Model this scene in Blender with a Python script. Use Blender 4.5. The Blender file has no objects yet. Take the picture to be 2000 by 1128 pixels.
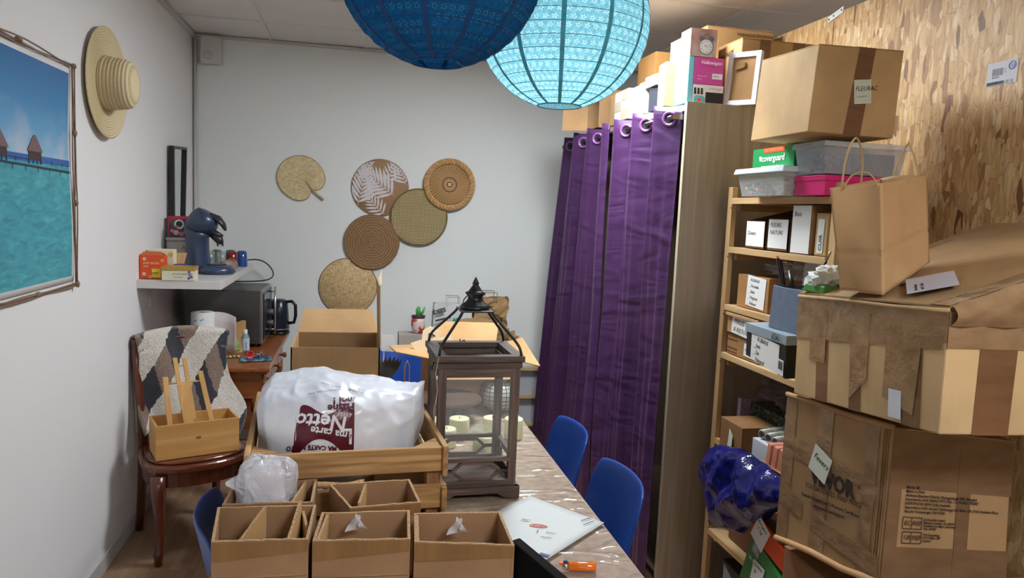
import bpy, math, random
from mathutils import Vector, Matrix, noise
from mathutils.bvhtree import BVHTree
random.seed(7)
PI = math.pi
V = Vector
S = bpy.context.scene
COL = S.collection

# ---------------------------------------------------------------- camera, world, lights, exposure
def camera():
    cd = bpy.data.cameras.new('camera'); co = bpy.data.objects.new('camera', cd); COL.objects.link(co)
    yaw, pitch, roll = 0.2114, -0.1043, 0.0433
    f = V((math.sin(yaw), math.cos(yaw), 0)); r = V((math.cos(yaw), -math.sin(yaw), 0)); u = V((0, 0, 1))
    f2 = f*math.cos(pitch) + u*math.sin(pitch); u2 = u*math.cos(pitch) - f*math.sin(pitch)
    r3 = r*math.cos(roll) + u2*math.sin(roll); u3 = u2*math.cos(roll) - r*math.sin(roll)
    m = Matrix((r3, u3, -f2)).transposed().to_4x4(); m.translation = V((1.0316, -5.094, 1.6046))
    co.matrix_world = m
    cd.sensor_width = 36; cd.lens = 1436*36/2000; cd.clip_start = .05
    S.camera = co
camera()
S.view_settings.view_transform = 'Standard'; S.view_settings.look = 'None'
S.view_settings.exposure = 0.0; S.view_settings.gamma = 1; S.view_settings.use_curve_mapping = False
w = bpy.data.worlds.new('world'); S.world = w; w.use_nodes = True
w.node_tree.nodes['Background'].inputs[0].default_value = (.8, .85, 1, 1)
w.node_tree.nodes['Background'].inputs[1].default_value = .05
CEIL = 2.63
PANEL_POWER = 62.0
PANELS = [(1.97, -1.99), (1.97, -5.59), (4.37, -3.2)]     # centres of the lit ceiling tiles
BULB = 2.6

# ---------------------------------------------------------------- helpers
def lin(c):
    return tuple(((x/255)/12.92 if x/255 <= .04045 else ((x/255+.055)/1.055)**2.4) for x in c[:3]) + (1,)
_m = {}
def nodes(name):
    m = bpy.data.materials.new(name); m.use_nodes = True
    nt = m.node_tree; b = nt.nodes['Principled BSDF']
    return m, nt, b
def N(nt, t, **k):
    n = nt.nodes.new(t)
    for a, v in k.items():
        if a in n.inputs: n.inputs[a].default_value = v
        else: setattr(n, a, v)
    return n
def coords(nt, scale=(1, 1, 1), rot=(0, 0, 0), src='Object'):
    tc = N(nt, 'ShaderNodeTexCoord'); mp = N(nt, 'ShaderNodeMapping')
    mp.inputs['Scale'].default_value = scale; mp.inputs['Rotation'].default_value = rot
    nt.links.new(tc.outputs[src], mp.inputs[0]); return mp.outputs[0]
def ramp(nt, fac, stops):
    r = N(nt, 'ShaderNodeValToRGB'); e = r.color_ramp.elements
    while len(e) < len(stops): e.new(.5)
    for i, (p, c) in enumerate(stops): e[i].position = p; e[i].color = lin(c)
    nt.links.new(fac, r.inputs[0]); return r.outputs[0]
def bump(nt, b, h, strength=.3, dist=.01, coat=False):
    n = N(nt, 'ShaderNodeBump'); n.inputs['Strength'].default_value = strength; n.inputs['Distance'].default_value = dist
    nt.links.new(h, n.inputs['Height']); nt.links.new(n.outputs[0], b.inputs['Normal'])
    if coat: nt.links.new(n.outputs[0], b.inputs['Coat Normal'])
def plain(c, rough=.5, metal=0, spec=.5, emit=0, coat=0):
    k = ('p', c, rough, metal, spec, emit, coat)
    if k not in _m:
        m, nt, b = nodes('plain'); b.inputs['Base Color'].default_value = lin(c); b.inputs['Roughness'].default_value = rough
        b.inputs['Metallic'].default_value = metal; b.inputs['Specular IOR Level'].default_value = spec
        b.inputs['Coat Weight'].default_value = coat
        if emit: b.inputs['Emission Color'].default_value = lin(c); b.inputs['Emission Strength'].default_value = emit
        _m[k] = m
    return _m[k]
def mottled(c1, c2, scale=(8, 8, 8), rough=.7, bs=.2, bd=.004, detail=4, spec=.4, lo=.3, hi=.7, coat=0):
    k = ('n', c1, c2, scale, rough, bs, bd, detail, spec, lo, hi, coat)
    if k not in _m:
        m, nt, b = nodes('mottled'); v = coords(nt, scale)
        n = N(nt, 'ShaderNodeTexNoise'); n.inputs['Scale'].default_value = 1; n.inputs['Detail'].default_value = detail
        nt.links.new(v, n.inputs['Vector'])
        nt.links.new(ramp(nt, n.outputs[0], [(lo, c1), (hi, c2)]), b.inputs['Base Color'])
        b.inputs['Roughness'].default_value = rough; b.inputs['Specular IOR Level'].default_value = spec
        b.inputs['Coat Weight'].default_value = coat
        if bs: bump(nt, b, n.outputs[0], bs, bd)
        _m[k] = m
    return _m[k]
def wood(c1, c2, axis='z', rough=.5, s=1.0, knots=False, coat=0, bs=.15):
    k = ('w', c1, c2, axis, rough, s, knots, coat, bs)
    if k not in _m:
        m, nt, b = nodes('wood')
        sc = {'x': (1.2, 22, 22), 'y': (22, 1.2, 22), 'z': (22, 22, 1.2)}[axis]
        v = coords(nt, tuple(a*s for a in sc))
        n = N(nt, 'ShaderNodeTexNoise'); n.inputs['Scale'].default_value = 1.6; n.inputs['Detail'].default_value = 7; n.inputs['Distortion'].default_value = .9
        nt.links.new(v, n.inputs['Vector'])
        col = ramp(nt, n.outputs[0], [(.3, c1), (.52, tuple((a+b_)/2 for a, b_ in zip(c1, c2))), (.7, c2)])
        if knots:
            vo = N(nt, 'ShaderNodeTexVoronoi'); vo.inputs['Scale'].default_value = 7
            v2 = coords(nt, (1, 1, 1)); nt.links.new(v2, vo.inputs['Vector'])
            r2 = N(nt, 'ShaderNodeValToRGB'); r2.color_ramp.elements[0].position = .04; r2.color_ramp.elements[1].position = .17
            nt.links.new(vo.outputs['Distance'], r2.inputs[0])
            mx = N(nt, 'ShaderNodeMix', data_type='RGBA'); nt.links.new(r2.outputs[0], mx.inputs[0])
            mx.inputs[6].default_value = lin(tuple(x*.45 for x in c1)); nt.links.new(col, mx.inputs[7]); col = mx.outputs[2]
        nt.links.new(col, b.inputs['Base Color']); b.inputs['Roughness'].default_value = rough
        b.inputs['Coat Weight'].default_value = coat; b.inputs['Coat Roughness'].default_value = .2
        bump(nt, b, n.outputs[0], bs, .003)
        _m[k] = m
    return _m[k]
def cardboard(c, axis='z', dark=.90):
    k = ('c', c, axis, dark)
    if k not in _m:
        m, nt, b = nodes('cardboard'); v = coords(nt, (1, 1, 1))
        wv = N(nt, 'ShaderNodeTexNoise'); wv.inputs['Scale'].default_value = 1; wv.inputs['Detail'].default_value = 2
        sc = {'z': (70, 70, 1.5), 'x': (1.5, 70, 70), 'y': (70, 1.5, 70)}[axis]
        nt.links.new(coords(nt, sc), wv.inputs['Vector'])
        n = N(nt, 'ShaderNodeTexNoise'); n.inputs['Scale'].default_value = 5; n.inputs['Detail'].default_value = 6
        nt.links.new(v, n.inputs['Vector'])
        mm = N(nt, 'ShaderNodeMath', operation='MULTIPLY_ADD'); nt.links.new(wv.outputs[0], mm.inputs[0]); mm.inputs[1].default_value = .12
        nt.links.new(n.outputs[0], mm.inputs[2])
        c2 = tuple(x*dark for x in c)
        nt.links.new(ramp(nt, mm.outputs[0], [(.42, c2), (.68, c)]), b.inputs['Base Color'])
        b.inputs['Roughness'].default_value = .75; b.inputs['Specular IOR Level'].default_value = .25
        bump(nt, b, mm.outputs[0], .25, .004)
        _m[k] = m
    return _m[k]
def film(c=(230, 235, 240), alpha=.25, rough=.15, bs=.6, scale=9):
    """thin clear or cloudy plastic: part see-through, part glossy"""
    k = ('f', c, alpha, rough, bs, scale)
    if k not in _m:
        m, nt, b = nodes('film'); b.inputs['Base Color'].default_value = lin(c); b.inputs['Roughness'].default_value = rough
        b.inputs['Alpha'].default_value = alpha; b.inputs['Specular IOR Level'].default_value = .8
        n = N(nt, 'ShaderNodeTexNoise'); n.inputs['Scale'].default_value = scale; n.inputs['Detail'].default_value = 4; n.inputs['Distortion'].default_value = 1.5
        nt.links.new(coords(nt), n.inputs['Vector'])
        if bs: bump(nt, b, n.outputs[0], bs, .02)
        _m[k] = m
    return _m[k]
def glass():
    if 'glass' not in _m:
        m, nt, b = nodes('glass'); b.inputs['Base Color'].default_value = (.95, .98, .97, 1); b.inputs['Roughness'].default_value = .03
        b.inputs['Alpha'].default_value = .07; b.inputs['Specular IOR Level'].default_value = .7; _m['glass'] = m
    return _m['glass']

class MB:
    def __init__(s): s.v = []; s.f = []
    def hexa(s, c):
        n = len(s.v); s.v += [tuple(p) for p in c]
        s.f += [tuple(n+i for i in q) for q in ((3, 2, 1, 0), (4, 5, 6, 7), (0, 1, 5, 4), (1, 2, 6, 5), (2, 3, 7, 6), (3, 0, 4, 7))]; return s
    def box(s, x0, y0, z0, x1, y1, z1):
        return s.hexa([(x0, y0, z0), (x1, y0, z0), (x1, y1, z0), (x0, y1, z0), (x0, y0, z1), (x1, y0, z1), (x1, y1, z1), (x0, y1, z1)])
    def bar(s, a, b, w, h, up=(0, 0, 1)):
        a = V(a); b = V(b); d = (b-a).normalized(); x = d.cross(V(up))
        if x.length < 1e-4: x = d.cross(V((1, 0, 0)))
        x.normalize(); y = x.cross(d).normalized(); x *= w/2; y *= h/2
        return s.hexa([a-x-y, a+x-y, b+x-y, b-x-y, a-x+y, a+x+y, b+x+y, b-x+y])
    def tube(s, pts, r, n=8, closed=False, caps=True, flat=1.0):
        pts = [V(p) for p in pts]; L = len(pts); rr = r if isinstance(r, (list, tuple)) else [r]*L
        base = len(s.v); up = None
        for i, p in enumerate(pts):
            if closed: d = pts[(i+1) % L]-pts[i-1]
            else: d = pts[min(i+1, L-1)]-pts[max(i-1, 0)]
            d.normalize()
            if up is None:
                up = d.orthogonal().normalized() if abs(d.z) > .9 else d.cross(V((0, 0, 1))).normalized()
            up = (up - d*up.dot(d)).normalized(); w2 = d.cross(up)
            for k in range(n):
                a = 2*PI*k/n; s.v.append(tuple(p+up*math.cos(a)*rr[i]+w2*math.sin(a)*rr[i]*flat))
        for i in range(L if closed else L-1):
            j = (i+1) % L
            for k in range(n):
                k2 = (k+1) % n; s.f.append((base+i*n+k, base+i*n+k2, base+j*n+k2, base+j*n+k))
        if not closed and caps:
            s.f.append(tuple(base+k for k in range(n))[::-1]); s.f.append(tuple(base+(L-1)*n+k for k in range(n)))
        return s
    def lathe(s, prof, n=24, c=(0, 0, 0), axis='z', cap=True):
        b = len(s.v); c = V(c)
        for r, h in prof:
            for k in range(n):
                a = 2*PI*k/n; x, y = r*math.cos(a), r*math.sin(a)
                p = {'z': V((x, y, h)), 'x': V((h, x, y)), 'y': V((x, h, -y)), '-y': V((x, -h, y))}[axis]
                s.v.append(tuple(c+p))
        for i in range(len(prof)-1):
            for k in range(n):
                k2 = (k+1) % n; s.f.append((b+i*n+k, b+i*n+k2, b+(i+1)*n+k2, b+(i+1)*n+k))
        if cap:
            s.f.append(tuple(b+k for k in range(n))[::-1]); s.f.append(tuple(b+(len(prof)-1)*n+k for k in range(n)))
        return s
    def grid(s, nu, nv, fn, wrap=False):
        b = len(s.v)
        for j in range(nv+1):
            for i in range(nu if wrap else nu+1): s.v.append(tuple(fn(i/nu, j/nv)))
        w_ = nu if wrap else nu+1
        for j in range(nv):
            for i in range(nu):
                i2 = (i+1) % w_ if wrap else i+1
                s.f.append((b+j*w_+i, b+j*w_+i2, b+(j+1)*w_+i2, b+(j+1)*w_+i))
        return s
    def prism(s, poly, h0, h1, f=lambda x, y, h: (x, y, h)):
        b = len(s.v); n = len(poly)
        s.v += [tuple(f(x, y, h0)) for x, y in poly]+[tuple(f(x, y, h1)) for x, y in poly]
        s.f.append(tuple(range(b+n-1, b-1, -1))); s.f.append(tuple(range(b+n, b+2*n)))
        for i in range(n):
            j = (i+1) % n; s.f.append((b+i, b+j, b+n+j, b+n+i))
        return s
    def build(s, name, mat, parent=None, smooth=False, bevel=0, solid=0, sub=0, seg=2):
        me = bpy.data.meshes.new(name); me.from_pydata(s.v, [], s.f); me.update()
        o = bpy.data.objects.new(name, me); COL.objects.link(o); me.materials.append(mat)
        if parent: o.parent = parent
        if smooth:
            for p in me.polygons: p.use_smooth = True
        if solid: m = o.modifiers.new('solid', 'SOLIDIFY'); m.thickness = solid; m.offset = 0
        if sub: m = o.modifiers.new('sub', 'SUBSURF'); m.levels = sub; m.render_levels = sub
        if bevel: m = o.modifiers.new('bevel', 'BEVEL'); m.width = bevel; m.segments = seg; m.limit_method = 'ANGLE'
        return o
def tag(o, label=None, cat=None, group=None, kind=None):
    if label: o['label'] = label
    if cat: o['category'] = cat
    if group: o['group'] = group
    if kind: o['kind'] = kind
    return o
def thing(name, label, cat, loc=(0, 0, 0), rz=0, group=None):
    o = bpy.data.objects.new(name, None); COL.objects.link(o); o.empty_display_size = .05
    o.location = loc; o.rotation_euler = (0, 0, rz); return tag(o, label, cat, group)
def struct(name, mb, mat, **k):
    return tag(mb.build(name, mat, **k), kind='structure')
def copy_tree(o, parent=None):
    c = o.copy(); COL.objects.link(c)
    if parent: c.parent = parent
    for ch in list(o.children): copy_tree(ch, c)
    return c
INK = plain((35, 33, 38), .8)
TEXTS = []
def text(parent, s, pos, xd, up, size, mat=INK, name='lettering', ext=.0002, shear=0, align='LEFT', sx=1, bold=0):
    cu = bpy.data.curves.new(name, 'FONT'); cu.body = s; cu.size = size; cu.extrude = ext; cu.shear = shear
    cu.align_x = align; cu.align_y = 'CENTER'; cu.offset = bold; cu.resolution_u = 2; cu.materials.append(mat)
    o = bpy.data.objects.new(name, cu); COL.objects.link(o)
    if parent: o.parent = parent
    xd = V(xd).normalized(); up = V(up); z = xd.cross(up).normalized(); y = z.cross(xd)
    m = Matrix((xd, y, z)).transposed().to_4x4(); m.translation = V(pos); o.matrix_local = m @ Matrix.Diagonal((sx, 1, 1, 1))
    TEXTS.append(o); return o
def qface(c, face):
    """bilinear patch on one side of an eight-cornered carton: u right, v up as seen from outside"""
    i = {'L': (3, 0, 4, 7), 'F': (0, 1, 5, 4), 'R': (1, 2, 6, 5), 'T': (4, 5, 6, 7), 'B': (2, 3, 7, 6)}[face]
    a, b, d, e = [V(c[k]) for k in i]
    n = (b-a).cross(e-a).normalized()
    def P(u, v, off=0.0): return (a*(1-u)+b*u)*(1-v)+(e*(1-u)+d*u)*v + n*off
    P.w = (b-a).length; P.h = (e-a).length; P.n = n
    return P
def slab(mb, P, pts, off=.0006, th=.0006):
    q = [P(u, v, off) for u, v in pts]; q2 = [P(u, v, off+th) for u, v in pts]
    return mb.hexa(q+q2) if len(pts) == 4 else mb
def rect(u0, v0, u1, v1): return [(u0, v0), (u1, v0), (u1, v1), (u0, v1)]
TAPE = mottled((104, 72, 48), (122, 86, 60), (6, 6, 30), .22, .25, .004, spec=.6)
TAPE2 = mottled((134, 104, 74), (156, 126, 94), (14, 14, 22), .16, .8, .008, spec=.6)
TAPE_SHADE = mottled((108, 82, 58), (124, 96, 70), (10, 10, 26), .25, .5, .006, spec=.5)  # tape brown, also laid on to imitate shade
PAPER = plain((225, 225, 222), .8); NOTE = plain((206, 212, 190), .8)
def strip(parent, P, pts, mat=TAPE, off=.0006, name='tape', th=.0006):
    mb = MB(); slab(mb, P, pts, off, th); return mb.build(name, mat, parent)
def ftext(parent, P, u, v, s, size, mat=INK, off=.002, ang=0, **k):
    e = .02; x = (P(u+e, v)-P(u, v)).normalized(); y = (P(u, v+e)-P(u, v)).normalized(); y = (y-x*y.dot(x)).normalized()
    x2 = x*math.cos(ang)+y*math.sin(ang); y2 = y*math.cos(ang)-x*math.sin(ang)
    return text(parent, s, P(u, v, off), x2, y2, size, mat, **k)
def note(parent, P, u, v, w_, h_, lines, size, ang=0, mat=PAPER, off=.0015, name='paper_label', ink=INK, top=.82, step=None, left=.1, shear=.25):
    """a paper stuck on a face, centre (u,v), size in metres, turned by ang"""
    cx = P(u, v); x = (P(u+.02, v)-cx).normalized(); y = (P(u, v+.02)-cx).normalized(); y = (y-x*y.dot(x)).normalized()
    x2 = x*math.cos(ang)+y*math.sin(ang); y2 = y*math.cos(ang)-x*math.sin(ang); n = P.n
    def Q(a, b, o): return cx + x2*(a-.5)*w_ + y2*(b-.5)*h_ + n*o
    mb = MB(); mb.hexa([Q(a, b, off) for a, b in rect(0, 0, 1, 1)]+[Q(a, b, off+.0006) for a, b in rect(0, 0, 1, 1)])
    o = mb.build(name, mat, parent)
    step = step or size*1.25/h_
    for i, l in enumerate(lines):
        if l: text(o, l, Q(left, top-i*step, off+.0009), x2, y2, size, ink, shear=shear)
    return o
def axbox(x0, y0, z0, x1, y1, z1):
    return [V(p) for p in ((x0, y0, z0), (x1, y0, z0), (x1, y1, z0), (x0, y1, z0), (x0, y0, z1), (x1, y0, z1), (x1, y1, z1), (x0, y1, z1))]
def rotbox(cx, cy, z0, sx, sy, sz, rz):
    c, s = math.cos(rz), math.sin(rz); o = []
    for z in (z0, z0+sz):
        for a, b in ((-1, -1), (1, -1), (1, 1), (-1, 1)):
            x, y = a*sx/2, b*sy/2; o.append(V((cx+x*c-y*s, cy+x*s+y*c, z)))
    return o
def carton(name, label, c, color=(176, 140, 100), cat='box', group=None, top=True, rough_edges=.004, mat=None, tape=True, axis='z'):
    """closed carton from eight world corners: body, two top flaps with a seam, tape; returns (thing, local corners)"""
    ctr = sum((V(p) for p in c[:4]), V())/4
    t = thing(name, label, cat, ctr, 0, group); lc = [V(p)-ctr for p in c]
    mat = mat or cardboard(color, axis)
    th = .003 if top else 0
    body = lc[:4]+[p-V((0, 0, th)) for p in lc[4:]]
    MB().hexa(body).build('body', mat, t, bevel=rough_edges)
    if top:
        P = qface(lc, 'T'); long_x = P.w > P.h
        for k in (0, 1):
            mb = MB()
            if long_x: r = rect(0, 0, 1, .497) if k == 0 else rect(0, .503, 1, 1)
            else: r = rect(0, 0, .497, 1) if k == 0 else rect(.503, 0, 1, 1)
            slab(mb, P, r, -.003, .003); mb.build('flap', mat, t)
        if tape:
            strip(t, P, rect(0, .44, 1, .56) if long_x else rect(.44, 0, .56, 1), TAPE, .0004)
    return t, lc
# ---------------------------------------------------------------- materials of the shell
def plaster(c, strength, name, swirl):
    m, nt, b = nodes(name); b.inputs['Base Color'].default_value = lin(c); b.inputs['Roughness'].default_value = .55
    b.inputs['Specular IOR Level'].default_value = .3
    v = coords(nt)
    n = N(nt, 'ShaderNodeTexNoise'); n.inputs['Scale'].default_value = 3; n.inputs['Detail'].default_value = 8
    nt.links.new(v, n.inputs['Vector']); h = n.outputs[0]
    if swirl:
        vo = N(nt, 'ShaderNodeTexVoronoi'); vo.inputs['Scale'].default_value = 1.5; nt.links.new(v, vo.inputs['Vector'])
        n2 = N(nt, 'ShaderNodeTexNoise'); n2.inputs['Scale'].default_value = 2.2; nt.links.new(v, n2.inputs['Vector'])
        a = N(nt, 'ShaderNodeMath', operation='MULTIPLY_ADD'); nt.links.new(vo.outputs['Distance'], a.inputs[0]); a.inputs[1].default_value = 190
        mu = N(nt, 'ShaderNodeMath', operation='MULTIPLY'); nt.links.new(n2.outputs[0], mu.inputs[0]); mu.inputs[1].default_value = 30
        nt.links.new(mu.outputs[0], a.inputs[2])
        si = N(nt, 'ShaderNodeMath', operation='SINE'); nt.links.new(a.outputs[0], si.inputs[0])
        n3 = N(nt, 'ShaderNodeTexNoise'); n3.inputs['Scale'].default_value = 2.7; n3.inputs['Detail'].default_value = 3; nt.links.new(v, n3.inputs['Vector'])
        r = N(nt, 'ShaderNodeMapRange'); r.inputs[1].default_value = .5; r.inputs[2].default_value = .72; nt.links.new(n3.outputs[0], r.inputs[0])
        mm = N(nt, 'ShaderNodeMath', operation='MULTIPLY'); nt.links.new(si.outputs[0], mm.inputs[0]); nt.links.new(r.outputs[0], mm.inputs[1])
        ad = N(nt, 'ShaderNodeMath', operation='MULTIPLY_ADD'); nt.links.new(mm.outputs[0], ad.inputs[0]); ad.inputs[1].default_value = .35; nt.links.new(h, ad.inputs[2]); h = ad.outputs[0]
    bump(nt, b, h, strength, .006); return m
WALL = plaster((232, 231, 231), .12, 'painted_wall', False)
WALL2 = plaster((228, 232, 230), .14, 'trowelled_wall', True)
TILE = mottled((226, 222, 219), (231, 227, 224), (3, 3, 3), .8, .05, .002)
TRIMW = plain((200, 198, 196), .5)
def osb():
    m, nt, b = nodes('osb')
    cols = [(0, (128, 88, 54)), (.05, (166, 122, 76)), (.2, (198, 158, 106)), (.5, (210, 172, 120)), (.8, (218, 184, 134)), (1, (228, 202, 158))]
    dist = N(nt, 'ShaderNodeTexNoise'); dist.inputs['Scale'].default_value = 9; dist.inputs['Detail'].default_value = 3
    nt.links.new(coords(nt), dist.inputs['Vector'])
    col = None; hh = None
    for i, (ang, sc, off) in enumerate(((.35, (1, 42, 13), 0), (-.6, (1, 38, 12), 3), (1.3, (1, 46, 14), 6), (.05, (1, 26, 9), 9), (-1.1, (1, 40, 13), 14), (.7, (1, 24, 8), 19), (-.2, (1, 52, 15), 23))):
        v = coords(nt, sc, (ang, 0, 0)); ad = N(nt, 'ShaderNodeVectorMath', operation='ADD'); nt.links.new(v, ad.inputs[0])
        s2 = N(nt, 'ShaderNodeVectorMath', operation='SCALE'); nt.links.new(dist.outputs['Color'], s2.inputs[0]); s2.inputs['Scale'].default_value = .7
        a2 = N(nt, 'ShaderNodeVectorMath', operation='ADD'); nt.links.new(s2.outputs[0], a2.inputs[0]); a2.inputs[1].default_value = (off*0, off*5.3, off*2.7)
        nt.links.new(a2.outputs[0], ad.inputs[1])
        vo = N(nt, 'ShaderNodeTexVoronoi'); vo.inputs['Scale'].default_value = 1; nt.links.new(ad.outputs[0], vo.inputs['Vector'])
        se = N(nt, 'ShaderNodeSeparateColor'); nt.links.new(vo.outputs['Color'], se.inputs[0])
        c = ramp(nt, se.outputs[0], cols)
        ve = N(nt, 'ShaderNodeTexVoronoi', feature='DISTANCE_TO_EDGE'); ve.inputs['Scale'].default_value = 1; nt.links.new(ad.outputs[0], ve.inputs['Vector'])
        er = ramp(nt, ve.outputs['Distance'], [(0, (218, 208, 196)), (.05, (255, 255, 255))]); em = N(nt, 'ShaderNodeMix', data_type='RGBA', blend_type='MULTIPLY'); em.inputs[0].default_value = 1; nt.links.new(c, em.inputs[6]); nt.links.new(er, em.inputs[7]); c = em.outputs[2]
        if col is None: col = c; hh = se.outputs[0]
        else:
            gt = N(nt, 'ShaderNodeMath', operation='GREATER_THAN'); nt.links.new(se.outputs[1], gt.inputs[0]); gt.inputs[1].default_value = .52
            mx = N(nt, 'ShaderNodeMix', data_type='RGBA'); nt.links.new(gt.outputs[0], mx.inputs[0]); nt.links.new(col, mx.inputs[6]); nt.links.new(c, mx.inputs[7]); col = mx.outputs[2]
            mh = N(nt, 'ShaderNodeMix', data_type='FLOAT'); nt.links.new(gt.outputs[0], mh.inputs[0]); nt.links.new(hh, mh.inputs[2])
            hp = N(nt, 'ShaderNodeMath', operation='ADD'); nt.links.new(se.outputs[2], hp.inputs[0]); hp.inputs[1].default_value = .2*i
            nt.links.new(hp.outputs[0], mh.inputs[3]); hh = mh.outputs[0]
    g = N(nt, 'ShaderNodeTexNoise'); g.inputs['Scale'].default_value = 1; g.inputs['Detail'].default_value = 5; nt.links.new(coords(nt, (1, 90, 14), (.3, 0, 0)), g.inputs['Vector'])
    gr = ramp(nt, g.outputs[0], [(.35, (222, 214, 206)), (.65, (255, 255, 255))])
    mu = N(nt, 'ShaderNodeMix', data_type='RGBA', blend_type='MULTIPLY'); mu.inputs[0].default_value = 1
    nt.links.new(col, mu.inputs[6]); nt.links.new(gr, mu.inputs[7])
    nt.links.new(mu.outputs[2], b.inputs['Base Color']); b.inputs['Roughness'].default_value = .55
    bump(nt, b, hh, .35, .003); return m
OSB = osb()

# ---------------------------------------------------------------- room shell
RX, RY = 5.5, -7.2
struct('floor', MB().box(-.1, RY-.1, -.1, RX+.1, .1, -.008), plain((90, 70, 55), .8))
FL = bpy.data.objects['floor']
PL = [wood(a, b_, 'y', .45, .5) for a, b_ in (((150, 118, 92), (178, 145, 116)), ((142, 111, 86), (170, 137, 108)), ((156, 124, 97), (182, 150, 121)))]
pw, pl = .19, 1.24
pm = [MB().box(0, 0, -.008, pw-.0015, pl-.0015, 0).build('plank', m, FL) for m in PL]
k = 0; first = [True]*3
for i in range(16):
    y = RY + (i*.41) % pl - pl
    while y < 0:
        q = (i*7+int(y*10)) % 3
        if y < -4.8: y += pl; continue
        if first[q]: o = pm[q]; first[q] = False
        else: o = pm[q].copy(); COL.objects.link(o)
        o.location = (i*pw, y, 0); o.scale.y = 1; y += pl
        if o.location[1]+pl > 0: # last board is cut at the wall
            o.scale.y = (0-o.location.y)/pl
struct('wall_left', MB().box(-.1, RY-.1, -.1, 0, .1, CEIL+.1), WALL)
struct('wall_back', MB().box(0, 0, -.1, RX+.1, .1, CEIL+.1), WALL2)
struct('wall_front', MB().box(0, RY-.1, -.1, RX+.1, RY, CEIL+.1), WALL)
struct('wall_far_right', MB().box(RX, RY, -.1, RX+.1, 0, CEIL+.1), WALL)
struct('baseboard_left', MB().box(0, RY, 0, .012, 0, .075), TRIMW, bevel=.003)
struct('baseboard_back', MB().box(.012, -.012, 0, RX, 0, .075), TRIMW, bevel=.003)
struct('trim_1', MB().tube([(.018, -.018, 0), (.018, -.018, CEIL-.03)], .011, 10), TRIMW, smooth=True)      # conduit in the corner
struct('trim_2', MB().box(0, RY, CEIL-.022, .02, 0, CEIL), TRIMW)
struct('trim_3', MB().box(.02, -.02, CEIL-.016, RX, 0, CEIL), TRIMW)
# partition of two strand boards
WR = struct('wall_right', MB().box(3.018, RY, 0, 3.06, -.02, .1), wood((150, 120, 80), (190, 155, 110), 'y'))
for y0, y1 in ((-2.208, -.02), (-4.70, -2.212), (RY, -4.704)):
    MB().box(3.0, y0, 0, 3.018, y1, 2.5).build('board', OSB, WR)
for y in (-.1, -1.2, -2.21, -3.4, -4.7, -5.9):
    MB().box(3.018, y-.022, 0, 3.06, y+.022, 2.5).build('stud', wood((150, 120, 80), (190, 155, 110), 'z'), WR)
# ceiling: slab, grid of bars and mineral tiles laid in it
CL = struct('ceiling', MB().box(-.1, RY-.1, CEIL+.03, RX+.1, .1, CEIL+.1), plain((120, 118, 116), .9))
xs = [0.0]+[.473+.6*i for i in range(9)]+[RX]; ys = [0.0]+[-.493-.6*i for i in range(12)]+[RY]
tb = MB()
for x in xs[1:-1]: tb.box(x-.012, RY, CEIL-.001, x+.012, 0, CEIL+.006)
for y in ys[1:-1]: tb.box(0, y-.012, CEIL-.0005, RX, y+.012, CEIL+.006)
tb.build('grid_bar', plain((222, 218, 215), .6), CL)
full = None
def lit(x, y): return any(abs(x-px) < .3 and abs(y-py) < .3 for px, py in PANELS)
for i in range(len(xs)-1):
    for j in range(len(ys)-1):
        x0, x1, y0, y1 = xs[i], xs[i+1], ys[j+1], ys[j]; cx, cy = (x0+x1)/2, (y0+y1)/2
        if lit(cx, cy): continue
        wx, wy = x1-x0-.006, y1-y0-.006
        if abs(wx-.594) < .003 and abs(wy-.594) < .003 and full is not None: o = full.copy(); COL.objects.link(o)
        else:
            o = MB().box(-wx/2, -wy/2, .006, wx/2, wy/2, .018).build('tile', TILE, CL)
            if abs(wx-.594) < .003 and abs(wy-.594) < .003: full = o
        o.location = (cx, cy, CEIL)
LED = plain((244, 250, 255), .5, emit=PANEL_POWER)
nm = ('square light panel in the ceiling above the two paper lanterns', 'square light panel in the ceiling behind the viewpoint', 'square light panel in the ceiling beyond the strand board partition')
for (x, y), l in zip(PANELS, nm):
    t = thing('ceiling_light', l, 'ceiling light', (x, y, CEIL), group='square ceiling lights')
    MB().box(-.28, -.28, .004, .28, .28, .012).build('diffuser', LED, t)
    f = MB()
    for a in ((-.297, -.297, .297, -.28), (-.297, .28, .297, .297), (-.297, -.28, -.28, .28), (.28, -.28, .297, .28)): f.box(a[0], a[1], .002, a[2], a[3], .02)
    f.build('frame', TRIMW, t)
# steel plate joining the boards, and the printed sticker on the board
t = thing('joining_plate', 'white perforated metal plate screwed over the strand board joint', 'bracket', (2.999, -2.215, 2.49))
P_ = MB(); P_.hexa([V((-.003, .045, -.022)), V((0, .045, -.022)), V((0, -.055, .0)), V((-.003, -.055, .0)), V((-.003, .045, .004)), V((0, .045, .004)), V((0, -.055, .026)), V((-.003, -.055, .026))])
P_.build('plate', plain((225, 225, 222), .4), t)
for y, z in ((.036, -.008), (.006, -.0), (-.045, .012)): MB().lathe([(.0, -.0045), (.004, -.0045), (.004, -.002)], 8, (0, y, z), 'x').build('screw', plain((60, 60, 60), .4), t)
t = thing('board_sticker', 'white printed sticker with barcode on the strand board', 'sticker', (2.9995, -3.095, 2.103))
MB().box(-.0008, -.056, -.036, 0, .056, .036).build('sheet', plain((190, 190, 196), .6), t)
dk = plain((75, 78, 95), .7); b = MB()
for i in range(15):
    y = .036-.0028*i; b.box(-.0012, y-random.choice((.0006, .0011)), -.006, -.0009, y, .016)
b.box(-.0012, -.01, -.034, -.0009, .054, -.024); b.box(-.0012, -.0125, -.002, -.0009, -.0115, .014); b.build('barcode', dk, t)
text(t, '(01) 03501', (-.001, .036, -.011), (0, -1, 0), (0, 0, 1), .006, dk)
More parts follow.
